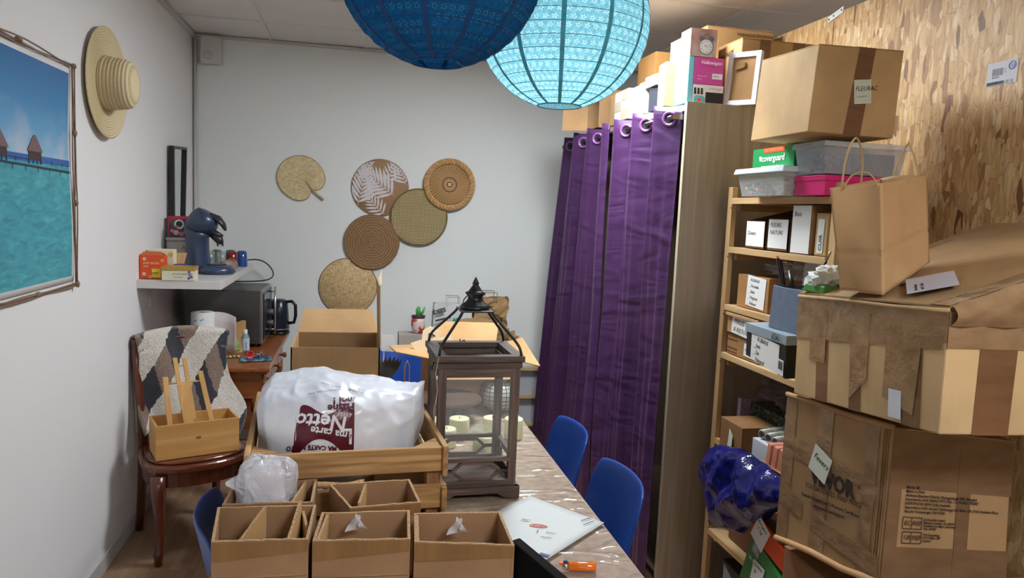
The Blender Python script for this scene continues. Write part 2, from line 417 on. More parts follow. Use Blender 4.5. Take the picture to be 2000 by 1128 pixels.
text(t, 'OSB 3  FSC', (-.001, .05, -.029), (0, -1, 0), (0, 0, 1), .008, plain((220, 220, 220)))
text(t, 'CE 12', (-.001, -.014, -.029), (0, -1, 0), (0, 0, 1), .012, dk)
MB().tube([(-.001, -.036+.012*math.cos(a*PI/8), .018+.012*math.sin(a*PI/8)) for a in range(16)], .0015, 4, True).build('stamp', plain((90, 90, 160)), t)
MB().lathe([(.0, -.0014), (.0075, -.0014), (.0075, -.0006)], 12, (0, -.036, .018), 'x').build('stamp_centre', plain((120, 120, 175)), t)

# ---------------------------------------------------------------- things on the walls
# vent / alarm box in the corner
t = thing('alarm_box', 'white square box with round button high on the back wall', 'alarm', (.113, 0, 2.535))
MB().box(-.062, -.05, -.085, .062, 0, .085).build('casing', plain((208, 206, 204), .5), t, bevel=.006)
MB().lathe([(.022, 0), (.026, .001), (.028, .004), (.024, .005), (.02, .003), (0, .003)], 20, (-.015, -.05, -.032), '-y').build('button', plain((196, 194, 192), .5), t, smooth=True)
for x in (-.052, .052):
    for z in (-.075, .075): MB().lathe([(.003, 0), (.003, .0015)], 8, (x, -.05, z), '-y').build('screw', plain((120, 120, 120), .4), t)

def poster():
    y0, y1, z0, z1 = -3.22, -2.112, 1.30, 2.03
    t = thing('sea_poster', 'large photo poster of turquoise sea, thatched huts and jetty', 'poster', (0, (y0+y1)/2, z0))
    W, H = y1-y0, z1-z0
    def Q(u, v, o): return V((.004+o, -W/2+u*W, v*H))     # u=1 is the end nearest the back wall
    g = MB(); 
    g.grid(30, 30, lambda u, v: Q(-.02+u*1.04, -.028+v*1.056, .004*math.sin(7*v)*u*u+.001)); g.build('paper', plain((224, 222, 222), .6), t, smooth=True, solid=.001)
    # picture, built as flat print
    def img():
        m, nt, b = nodes('sea_print'); tc = N(nt, 'ShaderNodeTexCoord'); mp = N(nt, 'ShaderNodeMapping'); nt.links.new(tc.outputs['Object'], mp.inputs[0])
        mp.inputs['Scale'].default_value = (1, 1/W, 1/H); mp.inputs['Location'].default_value = (0, .5, 0)
        se = N(nt, 'ShaderNodeSeparateXYZ'); nt.links.new(mp.outputs[0], se.inputs[0])
        sky = ramp(nt, se.outputs[2], [(.55, (150, 192, 216)), (.66, (100, 166, 206)), (.82, (56, 132, 186)), (1, (44, 108, 168))])
        n = N(nt, 'ShaderNodeTexNoise'); n.inputs['Scale'].default_value = 7; n.inputs['Detail'].default_value = 6; nt.links.new(mp.outputs[0], n.inputs['Vector'])
        cl = N(nt, 'ShaderNodeMapRange'); cl.inputs[1].default_value = .5; cl.inputs[2].default_value = .64; nt.links.new(n.outputs[0], cl.inputs[0])
        band = N(nt, 'ShaderNodeMapRange'); band.inputs[1].default_value = .82; band.inputs[2].default_value = .55; nt.links.new(se.outputs[2], band.inputs[0])
        f = N(nt, 'ShaderNodeMath', operation='MULTIPLY'); nt.links.new(cl.outputs[0], f.inputs[0]); nt.links.new(band.outputs[0], f.inputs[1])
        f2 = N(nt, 'ShaderNodeMath', operation='MULTIPLY'); nt.links.new(f.outputs[0], f2.inputs[0]); f2.inputs[1].default_value = .75
        mx = N(nt, 'ShaderNodeMix', data_type='RGBA'); nt.links.new(f2.outputs[0], mx.inputs[0]); nt.links.new(sky, mx.inputs[6]); mx.inputs[7].default_value = lin((196, 200, 216))
        n2 = N(nt, 'ShaderNodeTexNoise'); n2.inputs['Scale'].default_value = 15; n2.inputs['Detail'].default_value = 9; n2.inputs['Distortion'].default_value = .6
        mp2 = N(nt, 'ShaderNodeMapping'); mp2.inputs['Scale'].default_value = (1, 1, 2.4); nt.links.new(mp.outputs[0], mp2.inputs[0]); nt.links.new(mp2.outputs[0], n2.inputs['Vector'])
        sea = ramp(nt, n2.outputs[0], [(.3, (36, 130, 152)), (.5, (56, 156, 172)), (.62, (70, 170, 182)), (.8, (112, 190, 198))])
        gt = N(nt, 'ShaderNodeMath', operation='GREATER_THAN'); nt.links.new(se.outputs[2], gt.inputs[0]); gt.inputs[1].default_value = .572
        m2 = N(nt, 'ShaderNodeMix', data_type='RGBA'); nt.links.new(gt.outputs[0], m2.inputs[0]); nt.links.new(sea, m2.inputs[6]); nt.links.new(mx.outputs[2], m2.inputs[7])
        nt.links.new(m2.outputs[2], b.inputs['Base Color']); b.inputs['Roughness'].default_value = .35; return m
    g = MB(); g.grid(30, 30, lambda u, v: Q(u, v, .004*math.sin(7*v)*u*u+.0025)); g.build('picture', img(), t, smooth=True)
    flat = []
    def pr(name, pts, mat, o=.004):
        mb = MB(); b = 0
        for poly in pts: mb.prism(poly, o, o+.0003, lambda x, y, h: Q(x, y, h+.004*math.sin(7*y)*x*x))
        mb.build(name, mat, t)
    pr('sea_band', [[(.0, .548), (1, .545), (1, .575), (0, .578)]], plain((40, 92, 165), .4))
    for cu in (.735, .51, .28):
        s_ = .055
        pr('hut', [[(cu-s_*.8, .555), (cu+s_*.8, .555), (cu+s_*.8, .595), (cu-s_*.8, .595)]], plain((62, 46, 46), .5), .0045)
        pr('thatch', [[(cu-s_, .592), (cu+s_, .592), (cu+.006, .665), (cu-.006, .665)]], plain((118, 92, 96), .5), .005)
        for a in (-.8, -.3, .2, .7): pr('stilt', [[(cu+s_*a, .538), (cu+s_*a+.005, .538), (cu+s_*a+.005, .557), (cu+s_*a, .557)]], plain((50, 42, 50), .5), .0045)
    pr('jetty', [[(0, .547), (1, .512), (1, .522), (0, .555)]]+[[(a/12, .525-.03*a/12), (a/12+.004, .525-.03*a/12), (a/12+.004, .545-.03*a/12), (a/12, .545-.03*a/12)] for a in range(12)]+[[(0.02+a/12, .575-.02*a/12), (a/12+.024, .575-.02*a/12), (a/12+.024, .555-.02*a/12), (a/12+.02, .555-.02*a/12)] for a in range(12)]+[[(0, .568), (.7, .553), (.7, .556), (0, .572)]], plain((38, 50, 72), .5), .0045)
    tw = wood((120, 95, 75), (150, 122, 98), 'y')
    cn = [(-.028, -.045), (1.022, -.045), (1.022, 1.04), (-.028, 1.04)]
    for i in range(4):
        a, b_ = cn[i], cn[(i+1) % 4]
        for k in range(3):
            r = random.Random(i*3+k); o = (k-1)*.008
            pts = []
            for s_ in range(13):
                f = s_/12; u = a[0]+(b_[0]-a[0])*f; v = a[1]+(b_[1]-a[1])*f
                sg = .006*math.sin(PI*f*3+k*2)+o*abs(math.sin(PI*f*2))
                if i % 2 == 0: v += sg/H
                else: u += sg/W
                pts.append(Q(u, v, .008+.003*k))
            MB().tube(pts, .0028, 6).build('stick', tw, t, smooth=True)
        for f in (.0, .38, .7):
            u = a[0]+(b_[0]-a[0])*f; v = a[1]+(b_[1]-a[1])*f; c = Q(u, v, .011)
            MB().tube([c+V((0, -.012, 0)), c+V((0.004, 0, .004)), c+V((0, .012, 0))] if i % 2 == 0 else [c+V((0, 0, -.010)), c+V((.004, 0, 0)), c+V((0, 0, .010))], .008, 8).build('twine_knot', plain((140, 118, 95), .9), t, smooth=True)
poster()

def ringed(axis, sc):
    m, nt, b = nodes('plaited_straw'); w = N(nt, 'ShaderNodeTexWave', wave_type='BANDS' if axis == 'B' else 'RINGS'); w.inputs['Scale'].default_value = sc; w.inputs['Distortion'].default_value = .3
    if axis == 'B': w.bands_direction = 'X'
    else: w.rings_direction = 'X'
    nt.links.new(coords(nt), w.inputs['Vector'])
    n = N(nt, 'ShaderNodeTexNoise'); n.inputs['Scale'].default_value = 160; nt.links.new(coords(nt), n.inputs['Vector'])
    ad = N(nt, 'ShaderNodeMath', operation='MULTIPLY_ADD'); nt.links.new(n.outputs[0], ad.inputs[0]); ad.inputs[1].default_value = .5; nt.links.new(w.outputs['Fac'], ad.inputs[2])
    nt.links.new(ramp(nt, ad.outputs[0], [(.15, (188, 168, 124)), (.6, (214, 197, 155)), (1, (224, 208, 168))]), b.inputs['Base Color']); b.inputs['Roughness'].default_value = .8; bump(nt, b, ad.outputs[0], .6, .004); return m
def straw(c1=(188, 170, 128), c2=(222, 206, 166), s=(30, 30, 30)): return mottled(c1, c2, s, .8, .4, .004)
t = thing('straw_hat', 'wide-brimmed pale straw hat hung on the left wall', 'hat', (.01, -1.742, 2.055))
pr = [(.108-.002, .012)]
for i in range(23):
    r = .108+(.222-.108)*i/22; pr.append((r, .008+.010*((r-.108)/.114)**2+.0022*math.sin(i*PI)+(.0032 if i % 2 else 0)))
m = MB(); m.lathe(pr, 56, axis='x', cap=False); o = m.build('brim', ringed('R', 30), t, smooth=True, solid=.003)
o.rotation_euler = (0, math.radians(0), math.radians(-3))
pr = []
for i in range(27):
    f = i/26; h = .008+f*.115
    r = .108-.016*f if f < .6 else (.0984)*math.sqrt(max(0, 1-((f-.6)/.4)**2.3))
    if f > .6: h = .008+.069+.046*math.sin((f-.6)/.4*PI/2)*1.0
    pr.append((max(r, .0015)+(.0028 if i % 2 else 0), h))
MB().lathe(pr, 40, axis='x').build('crown', ringed('B', 24), t, smooth=True)

t = thing('wall_mirror', 'narrow black framed mirror leaning off the left wall', 'mirror', (.012, -.52, 1.46))
mx = .0
fr = plain((22, 22, 24), .35)
def MQ(u, v, o): # u toward the back wall; sides slant a little
    a = -.178+.02*v; b_ = .095+.075*v
    return V((o+.006*(1-v), a+(b_-a)*u, v*.43-.003+.015*u*v))
m = MB()
for a, b_ in (((0, 0), (1, .035)), ((0, .965), (1, 1)), ((0, .035), (.06, .965)), ((.94, .035), (1, .965))):
    m.hexa([MQ(a[0], a[1], 0), MQ(b_[0], a[1], 0), MQ(b_[0], b_[1], 0), MQ(a[0], b_[1], 0)]+[MQ(a[0], a[1], .026), MQ(b_[0], a[1], .026), MQ(b_[0], b_[1], .026), MQ(a[0], b_[1], .026)])
m.build('frame', fr, t)
MB().hexa([MQ(.06, .035, .004), MQ(.94, .035, .004), MQ(.94, .965, .004), MQ(.06, .965, .004)]+[MQ(.06, .035, .012), MQ(.94, .035, .012), MQ(.94, .965, .012), MQ(.06, .965, .012)]).build('mirror_glass', plain((225, 228, 230), .03, metal=1), t)

# raffia fan
t = thing('raffia_fan', 'heart-shaped woven raffia fan hung on the back wall', 'fan', (.665, -.004, 1.77))
out = []
for i in range(48):
    a = 2*PI*i/48
    r = .142*(1+.0*math.cos(a))
    # notch at lower right where the handle starts
    d = (a-math.radians(-50)+PI) % (2*PI)-PI
    r *= 1-.27*math.exp(-(d/.26)**2)+.05*math.exp(-((abs(d)-.8)/.4)**2)
    out.append((r*math.cos(a)*1.05, r*math.sin(a)))
FAN = straw((196, 178, 134), (226, 210, 168), (60, 60, 60))
MB().prism(out, 0, .008, lambda x, y, h: V((x, -h, y))).build('blade', FAN, t, bevel=.002)
for k in range(14):
    a = math.radians(-50+180-95+k*14.5); MB().tube([(.05, -.009, -.055), (.05+.07*math.cos(a)*.7, -.010, -.055+.09*math.sin(a)), (.05+.155*math.cos(a)*.72-.02, -.009, -.055+.165*math.sin(a)*.9)], [.0018, .0024, .001], 5).build('rib', FAN, t)
MB().tube([out[i] and V((out[i][0], -.006, out[i][1])) for i in range(48)], .004, 5, True).build('hem', straw((165, 145, 100), (195, 175, 130)), t, smooth=True)
MB().tube([(.035, -.011, -.025), (.09, -.012, -.09), (.15, -.012, -.14)], [.004, .007, .008], 8).build('handle', straw((165, 145, 105), (200, 182, 142)), t, smooth=True)

# placemats ------------------------------------------------------
def disc(t, r, th, mat, name='mat', edge=None):
    MB().lathe([(0.001, 0), (r-.004, 0), (r, th*.5), (r-.003, th), (.001, th)], 64, axis='-y').build(name, mat, t, smooth=True)
def weave(c1, c2, sc):
    m, nt, b = nodes('weave'); v = coords(nt)
    a = N(nt, 'ShaderNodeTexChecker'); a.inputs['Scale'].default_value = sc; a.inputs['Color1'].default_value = lin(c1); a.inputs['Color2'].default_value = lin(c2)
    dn = N(nt, 'ShaderNodeTexNoise'); dn.inputs['Scale'].default_value = 30; nt.links.new(v, dn.inputs['Vector'])
    ad = N(nt, 'ShaderNodeVectorMath', operation='MULTIPLY_ADD'); nt.links.new(dn.outputs['Color'], ad.inputs[0]); ad.inputs[1].default_value = (.006,)*3; nt.links.new(v, ad.inputs[2])
    nt.links.new(ad.outputs[0], a.inputs['Vector'])
    n = N(nt, 'ShaderNodeTexNoise'); n.inputs['Scale'].default_value = 1; nt.links.new(coords(nt, (14, 14, 90)), n.inputs['Vector'])
    r = ramp(nt, n.outputs[0], [(.3, (190, 185, 175)), (.7, (255, 255, 255))])
    mx = N(nt, 'ShaderNodeMix', data_type='RGBA', blend_type='MULTIPLY'); mx.inputs[0].default_value = 1; nt.links.new(a.outputs[0], mx.inputs[6]); nt.links.new(r, mx.inputs[7])
    nt.links.new(mx.outputs[2], b.inputs['Base Color']); b.inputs['Roughness'].default_value = .7; bump(nt, b, a.outputs['Fac'], .5, .003); return m
RM = .192
t = thing('palm_placemat', 'round brown placemat printed with white palm leaves', 'placemat', (1.183, -.004, 1.728), group='round woven placemats on the back wall')
disc(t, RM, .006, plain((158, 122, 88), .6))
LC_ = [0]
def frond(m, x, z, ang, L, n, sp=1.0):
    ca, sa = math.cos(ang), math.sin(ang)
    def clip(px, pz):
        d = math.hypot(px, pz); 
        return (px, pz) if d < RM-.004 else (px*(RM-.004)/d, pz*(RM-.004)/d)
    m.tube([V((x, -.0068, z)), V((x+ca*L*.97, -.0068, z+sa*L*.97))] if math.hypot(x+ca*L, z+sa*L) < RM else [V((x, -.0068, z)), V((x+ca*L*.6, -.0068, z+sa*L*.6))], .0018, 4)
    for i in range(n):
        f = (i+.5)/n; bx, bz = x+ca*L*f, z+sa*L*f
        if math.hypot(bx, bz) > RM-.01: continue
        for sd in (-1, 1):
            la = ang+sd*(.95-.55*f)*sp; ll = L*(.56-.2*f)*(.75+.25*math.sin(PI*min(1, f*1.6)))
            c, s_ = math.cos(la), math.sin(la); wd = ll*.068+.0014; poly = []
            for q, ww in ((0, .1), (.2, .8), (.5, 1), (.8, .6), (1, 0)): poly.append(clip(bx+c*ll*q-s_*wd*ww, bz+s_*ll*q+c*wd*ww))
            for q, ww in ((.8, .6), (.5, 1), (.2, .8), (0, .1)): poly.append(clip(bx+c*ll*q+s_*wd*ww, bz+s_*ll*q-c*wd*ww))
            LC_[0] += 1; m.prism(poly, .0061, .0064+.00003*LC_[0], lambda a, b_, h: V((a, -h, b_)))
m = MB()
frond(m, .09, -.045, 2.5, .27, 10); frond(m, -.15, -.14, 1.35, .27, 10, 1.05); frond(m, .03, -.18, 2.35, .17, 7, 1.1); frond(m, .17, .03, 2.0, .20, 8); frond(m, .05, .04, 1.25, .16, 6); frond(m, -.17, .06, .8, .15, 6)
m.build('leaf_print', plain((214, 208, 210), .6), t)
t = thing('rattan_plate', 'round rattan plate with braided rim and dark brown centre', 'placemat', (1.65, -.019, 1.772), group='round woven placemats on the back wall')
RT = plain((196, 150, 96), .55); RT2 = plain((122, 80, 52), .55); RT3 = plain((214, 174, 118), .55)
MB().lathe([(.001, .004), (.125, .004), (.135, .008), (.001, .008)], 48, axis='-y').build('base', plain((120, 84, 50), .7), t)
m = MB()
for i in range(40):
    a = 2*PI*i/40; c, s_ = math.cos(a), math.sin(a)
    m.bar((.018*c, -.011, .018*s_), (.14*c, -.011, .14*s_), .0045, .003, (0, 1, 0))
m.build('spoke', RT3, t)
for nm_, r0, r1, mt in (('coil', .052, .132, RT), ('dark_coil', .022, .046, RT2)):
    m = MB(); k = int((r1-r0)/.0065)
    for q in range(k):
        r = r0+(r1-r0)*q/(k-1)
        m.tube([V((r*math.cos(2*PI*i/80), -.0115-.0028*(1 if (i+q) % 2 else -1)*.8, r*math.sin(2*PI*i/80))) for i in range(80)], .0029, 4, True)
    m.build(nm_, mt, t, smooth=True)
MB().tube([V((.048*math.cos(2*PI*i/40), -.014, .048*math.sin(2*PI*i/40))) for i in range(40)], .004, 6, True).build('dark_ring', RT2, t, smooth=True)
MB().box(-.012, -.016, -.012, .012, -.008, .012).build('hub', RT3, t, bevel=.002)
for k in range(5):
    m = MB(); m.tube([V(((.158+.016*math.sin(18*2*PI*i/216+k*1.256))*math.cos(2*PI*i/216), -.014-.008*math.cos(18*2*PI*i/216+k*1.256), (.158+.016*math.sin(18*2*PI*i/216+k*1.256))*math.sin(2*PI*i/216))) for i in range(216)], .0046, 6, True)
    m.build('braid_strand', RT if k % 2 else RT3, t, smooth=True)
t = thing('seagrass_placemat', 'round pale green-gold placemat of open basket weave', 'placemat', (1.449, -.016, 1.541), group='round woven placemats on the back wall')
disc(t, RM-.004, .004, plain((120, 104, 66), .8), 'backing')
m = MB(); m2 = MB(); q = .0105
for i in range(-18, 19):
    h = math.sqrt(max(0, (RM-.006)**2-(i*q)**2))
    if h < .01: continue
    for k, mm in ((0, m), (1, m2)):
        n = max(2, int(2*h/q)); pts = []
        for j in range(n+1):
            s_ = -h+2*h*j/n; idx = round(s_/q); off = .0055+.0012*(1 if (idx+i+k) % 2 else -1)
            pts.append(V((i*q, -off, s_)) if k else V((s_, -off, i*q)))
        mm.tube(pts, .0037, 4, flat=.45)
m.build('strand', plain((218, 204, 158), .6), t); m2.build('strand', plain((202, 186, 140), .6), t)
MB().tube([V((RM*math.cos(2*PI*i/64), -.004, RM*math.sin(2*PI*i/64))) for i in range(64)], .0045, 6, True).build('rim', plain((128, 106, 68), .7), t, smooth=True)
t = thing('coiled_placemat', 'round dark brown coiled water hyacinth placemat', 'placemat', (1.136, -.012, 1.361), group='round woven placemats on the back wall')
disc(t, RM-.006, .006, plain((110, 80, 52), .8), 'backing')
mats = [plain((146, 112, 80), .75), plain((172, 136, 98), .75)]
for par in (0, 1):
    m = MB()
    for q in range(par, 21, 2):
        r = .006+q*.0088; n = max(12, int(r*420))
        m.tube([V(((r+.0012*math.sin(i*1.7+q))*math.cos(2*PI*i/n), -.0075-.0015*math.sin(i*2.1+q), (r+.0012*math.sin(i*1.9))*math.sin(2*PI*i/n))) for i in range(n)], .0046, 5, True)
    m.build('coil', mats[par], t, smooth=True)
t = thing('straw_placemat', 'round honey straw placemat, lowest on the back wall', 'placemat', (.985, -.004, 1.053), group='round woven placemats on the back wall')
def finew():
    m, nt, b = nodes('straw_weave'); a = N(nt, 'ShaderNodeTexNoise'); a.inputs['Scale'].default_value = 1; nt.links.new(coords(nt, (24, 24, 260)), a.inputs['Vector'])
    c = N(nt, 'ShaderNodeTexNoise'); c.inputs['Scale'].default_value = 1; nt.links.new(coords(nt, (230, 30, 30)), c.inputs['Vector'])
    ad = N(nt, 'ShaderNodeMath', operation='ADD'); nt.links.new(a.outputs[0], ad.inputs[0]); nt.links.new(c.outputs[0], ad.inputs[1])
    h = N(nt, 'ShaderNodeMath', operation='MULTIPLY'); nt.links.new(ad.outputs[0], h.inputs[0]); h.inputs[1].default_value = .5
    nt.links.new(ramp(nt, h.outputs[0], [(.38, (164, 134, 90)), (.5, (204, 174, 126)), (.62, (222, 196, 150))]), b.inputs['Base Color']); b.inputs['Roughness'].default_value = .7; bump(nt, b, h.outputs[0], .5, .003); return m
disc(t, RM, .007, finew()); MB().tube([V((RM*math.cos(2*PI*i/64), -.004, RM*math.sin(2*PI*i/64))) for i in range(64)], .004, 6, True).build('rim', plain((150, 118, 76), .7), t, smooth=True)

# ---------------------------------------------------------------- paper lanterns
def lantern_mat(c, dot, tr, strength, pin=False):
    m, nt, b = nodes('lantern_paper'); nt.nodes.remove(b); out = nt.nodes['Material Output']
    uv = N(nt, 'ShaderNodeTexCoord'); mp = N(nt, 'ShaderNodeMapping'); mp.inputs['Scale'].default_value = (62, 31, 1); nt.links.new(uv.outputs['UV'], mp.inputs[0])
    se = N(nt, 'ShaderNodeSeparateXYZ'); nt.links.new(mp.outputs[0], se.inputs[0])
    def M_(op, a, b_=None, c_=None):
        n = N(nt, 'ShaderNodeMath', operation=op)
        for i, x in enumerate((a, b_, c_)):
            if x is None: continue
            if hasattr(x, 'is_linked') or hasattr(x, 'links'): nt.links.new(x, n.inputs[i])
            else: n.inputs[i].default_value = x
        return n.outputs[0]
    row = M_('FLOOR', se.outputs[1]); sh = M_('MULTIPLY', row, .5)
    fx = M_('SUBTRACT', M_('FRACT', M_('ADD', se.outputs[0], sh)), .5); fy = M_('SUBTRACT', M_('FRACT', se.outputs[1]), .5)
    r = M_('SQRT', M_('ADD', M_('MULTIPLY', fx, fx), M_('MULTIPLY', fy, fy))); a = M_('ARCTAN2', fy, fx)
    lim = M_('MULTIPLY_ADD', M_('COSINE', M_('MULTIPLY', a, 5)), .13, .24)
    inn = M_('MULTIPLY', M_('LESS_THAN', r, lim), M_('GREATER_THAN', r, M_('MULTIPLY_ADD', lim, .0, .10)))
    if pin: inn = M_('MULTIPLY', M_('MULTIPLY', M_('LESS_THAN', M_('ABSOLUTE', M_('SUBTRACT', r, .25)), .07), M_('GREATER_THAN', M_('COSINE', M_('MULTIPLY', a, 5)), .6)), M_('GREATER_THAN', M_('SINE', M_('MULTIPLY_ADD', M_('FLOOR', M_('ADD', se.outputs[0], sh)), 12.7, M_('MULTIPLY', row, 41.3))), -.3))
    n = N(nt, 'ShaderNodeTexNoise'); n.inputs['Scale'].default_value = 90; n.inputs['Detail'].default_value = 4; nt.links.new(coords(nt), n.inputs['Vector'])
    base = ramp(nt, n.outputs[0], [(.35, tuple(x*.86 for x in c)), (.65, c)])
    mx = N(nt, 'ShaderNodeMix', data_type='RGBA'); nt.links.new(M_('MULTIPLY', inn, strength), mx.inputs[0]); nt.links.new(base, mx.inputs[6]); mx.inputs[7].default_value = lin(dot)  # cut holes painted pale to imitate light coming through
    d = N(nt, 'ShaderNodeBsdfDiffuse'); tl = N(nt, 'ShaderNodeBsdfTranslucent'); nt.links.new(mx.outputs[2], d.inputs[0]); nt.links.new(mx.outputs[2], tl.inputs[0])
    ms = N(nt, 'ShaderNodeMixShader'); ms.inputs[0].default_value = tr; nt.links.new(d.outputs[0], ms.inputs[1]); nt.links.new(tl.outputs[0], ms.inputs[2])
    nt.links.new(ms.outputs[0], out.inputs[0]); return m
def paper_lantern(label, c, mat, wire, band, R=.25, bulb=False):
    t = thing('paper_lantern', label, 'lantern', c, group='round paper lanterns')
    t0, t1 = .27, PI-.26
    m = MB(); 
    m.grid(96, 64, lambda u, v: (lambda th, ph: V((R*math.sin(th)*math.cos(ph), R*math.sin(th)*math.sin(ph), R*.985*math.cos(th)*(1))) * (1-.006*abs(math.sin(th*19))))(t0+(t1-t0)*v, 2*PI*u))
    o = m.build('shade', mat, t, smooth=True); uvl = o.data.uv_layers.new(name='UVMap')
    for p in o.data.polygons:
        for li in p.loop_indices:
            vi = o.data.loops[li].vertex_index; uvl.data[li].uv = ((vi % 97)/96, (vi//97)/64)
    rg = MB()
    for q in range(1, 19):
        th = t0+(t1-t0)*q/19; rg.tube([V((R*1.0*math.sin(th)*math.cos(2*PI*i/60), R*1.0*math.sin(th)*math.sin(2*PI*i/60), R*.985*math.cos(th))) for i in range(60)], .0009, 4, True)
    rg.build('wire_hoop', wire, t)
    for q in range(12):
        ph = 2*PI*(q+.5)/12
        MB().grid(1, 30, lambda u, v: (lambda th: V((R*1.003*math.sin(th)*math.cos(ph), R*1.003*math.sin(th)*math.sin(ph), R*.988*math.cos(th)))+V((-math.sin(ph), math.cos(ph), 0))*(u-.5)*(.007+.006*math.sin(th)))(t0+(t1-t0)*v)).build('seam_strip', band, t, smooth=True)
    for th in (t0, t1): MB().tube([V((R*math.sin(th)*math.cos(2*PI*i/40), R*math.sin(th)*math.sin(2*PI*i/40), R*.985*math.cos(th))) for i in range(40)], .002, 5, True).build('end_ring', wire, t, smooth=True)
    rr = R*math.sin(t0); zz = R*.985*math.cos(t0); zb = R*.985*math.cos(t1); r2 = R*math.sin(t1)
    fr = MB(); fr.tube([(-rr, 0, zz), (-rr*.2, 0, zz-.03), (rr*.2, 0, zz-.03), (rr, 0, zz)], .0016, 5)
    fr.tube([(-r2, -.01, zb), (-.01, 0, zb+.03), (-.01, 0, zz-.03)], .0012, 5); fr.tube([(r2, .01, zb), (.01, 0, zb+.03), (.01, 0, zz-.03)], .0012, 5)
    fr.build('stretcher', plain((190, 195, 198), .3, metal=.8), t)
    MB().tube([(0, 0, zz-.03), (0, 0, CEIL-c[2]-.001)], .0025, 6).build('cord', plain((225, 225, 225), .5), t)
    if bulb:
        MB().lathe([(.012, .09), (.014, .06), (.03, .03), (.032, .01), (.02, -.015), (.001, -.022)], 16).build('bulb', plain((255, 250, 240), .4, emit=3), t, smooth=True)
        MB().tube([(0, 0, .09), (0, 0, zz-.03)], .012, 10).build('lamp_holder', plain((230, 230, 230), .5), t)
        ld = bpy.data.lights.new('bulb_light', 'POINT'); ld.energy = BULB; ld.color = (1, .97, .92); ld.shadow_soft_size = .09
        lo = bpy.data.objects.new('bulb_light', ld); COL.objects.link(lo); lo.parent = t; lo.location = (0, 0, -.06)
    return t
paper_lantern('lit pale turquoise paper lantern with cut flowers', (1.611, -2.948, 2.159), lantern_mat((142, 212, 230), (240, 252, 252), .75, .7), plain((60, 130, 150), .6), mottled((60, 160, 186), (96, 186, 206), (60, 60, 60), .7), bulb=True)
paper_lantern('unlit dark blue paper lantern with pinprick flowers', (1.216, -3.261, 2.192), lantern_mat((46, 136, 200), (190, 228, 240), .5, .6, True), plain((20, 74, 128), .6), plain((16, 66, 126), .7))
# ---------------------------------------------------------------- left corner: shelf, desk, chair
LAM = plain((205, 203, 200), .35)
t = thing('wall_shelf', 'thick white floating shelf on the left wall above the microwave', 'shelf', (0, -.70, 1.16))
MB().box(0, -.57, 0, .385, .57, .042).build('board', LAM, t, bevel=.002)
for y in (-.35, .35): MB().box(0, y-.012, -.12, .012, y+.012, 0).build('bracket', LAM, t)
SH = 1.202
def boxthing(name, label, cat, x0, y0, z0, x1, y1, z1, mat, rz=0, bevel=.003, part='body', group=None):
    c = rotbox((x0+x1)/2, (y0+y1)/2, z0, x1-x0, y1-y0, z1-z0, rz); ctr = sum(c[:4], V())/4
    t = thing(name, label, cat, ctr, 0, group); lc = [p-ctr for p in c]
    MB().hexa(lc).build(part, mat, t, bevel=bevel); return t, lc
t, lc = boxthing('tea_box', 'open orange cardboard tea box at the front of the white shelf', 'box', .004, -1.23, SH, .114, -1.16, SH+.115, plain((214, 76, 26), .5))
P = qface(lc, 'F')
strip(t, P, rect(.05, .0, .98, .04), plain((160, 45, 25)), name='stripe')
strip(t, P, rect(.5, .08, .87, .45), plain((220, 198, 60), .5), name='yellow_panel')
for k, (u, v) in enumerate(((.18, .22), (.42, .1), (.2, .86), (.93, .8), (.93, .5))):
    MB().lathe([(0, 0), (.0075, 0), (.0075, .0008), (0, .0008)], 14, P(u, v, 0), '-y').build('flower_print', plain((238, 190, 90) if k % 2 else (240, 225, 200)), t)
    MB().lathe([(0, 0), (.003, 0), (.003, .0012), (0, .0012)], 8, P(u, v, 0), '-y').build('flower_heart', plain((120, 80, 40)), t)
ftext(t, P, .15, .68, 'INFUSION', .016, plain((245, 215, 120))); ftext(t, P, .15, .55, 'miel', .013, plain((245, 235, 220)))
ftext(t, P, .52, .28, 'vanille', .011, plain((90, 80, 30)))
m = MB()
m.hexa([P(0, 1, 0), P(1, 1, 0), P(.88, 1.13, -.02), P(.12, 1.15, -.02)]+[P(0, 1, -.001), P(1, 1, -.001), P(.88, 1.13, -.021), P(.12, 1.15, -.021)]); m.build('flap', plain((196, 92, 42), .6), t)
MB().hexa([P(.05, 1.01, -.065), P(.95, 1.01, -.065), P(.8, 1.14, -.04), P(.2, 1.15, -.04)]+[P(.05, 1.01, -.066), P(.95, 1.01, -.066), P(.8, 1.14, -.041), P(.2, 1.15, -.041)]).build('flap', plain((170, 92, 46), .6), t)
t, lc = boxthing('tea_carton', 'small cream tea carton tucked behind the orange tea box', 'box', .01, -1.12, SH, .135, -1.06, SH+.14, plain((226, 214, 186), .6))
P = qface(lc, 'F'); MB().lathe([(0, 0), (.012, 0), (.012, .001), (0, .001)], 16, P(.88, .82, 0), '-y').build('flower_print', plain((214, 176, 90)), t)
t, lc = boxthing('biscuit_tin', 'low cream tin with gold lid beside the orange tea box', 'tin', .112, -1.275, SH, .262, -1.175, SH+.062, plain((218, 214, 188), .4), rz=.03)
P = qface(lc, 'F'); MB().hexa([lc[i]+V((s*.002, q*.002, z)) for z, L in ((-.014, (4, 5, 6, 7)), (.006, (4, 5, 6, 7))) for i, s, q in zip(L, (-1, 1, 1, -1), (-1, -1, 1, 1))]).build('lid', plain((178, 146, 70), .35, metal=.3), t, bevel=.003)
ftext(t, P, .32, .55, 'Les Gourmandises', .011, plain((80, 80, 78)), shear=.4); ftext(t, P, .36, .3, 'petits biscuits', .008, plain((90, 90, 88)))
m = MB(); 
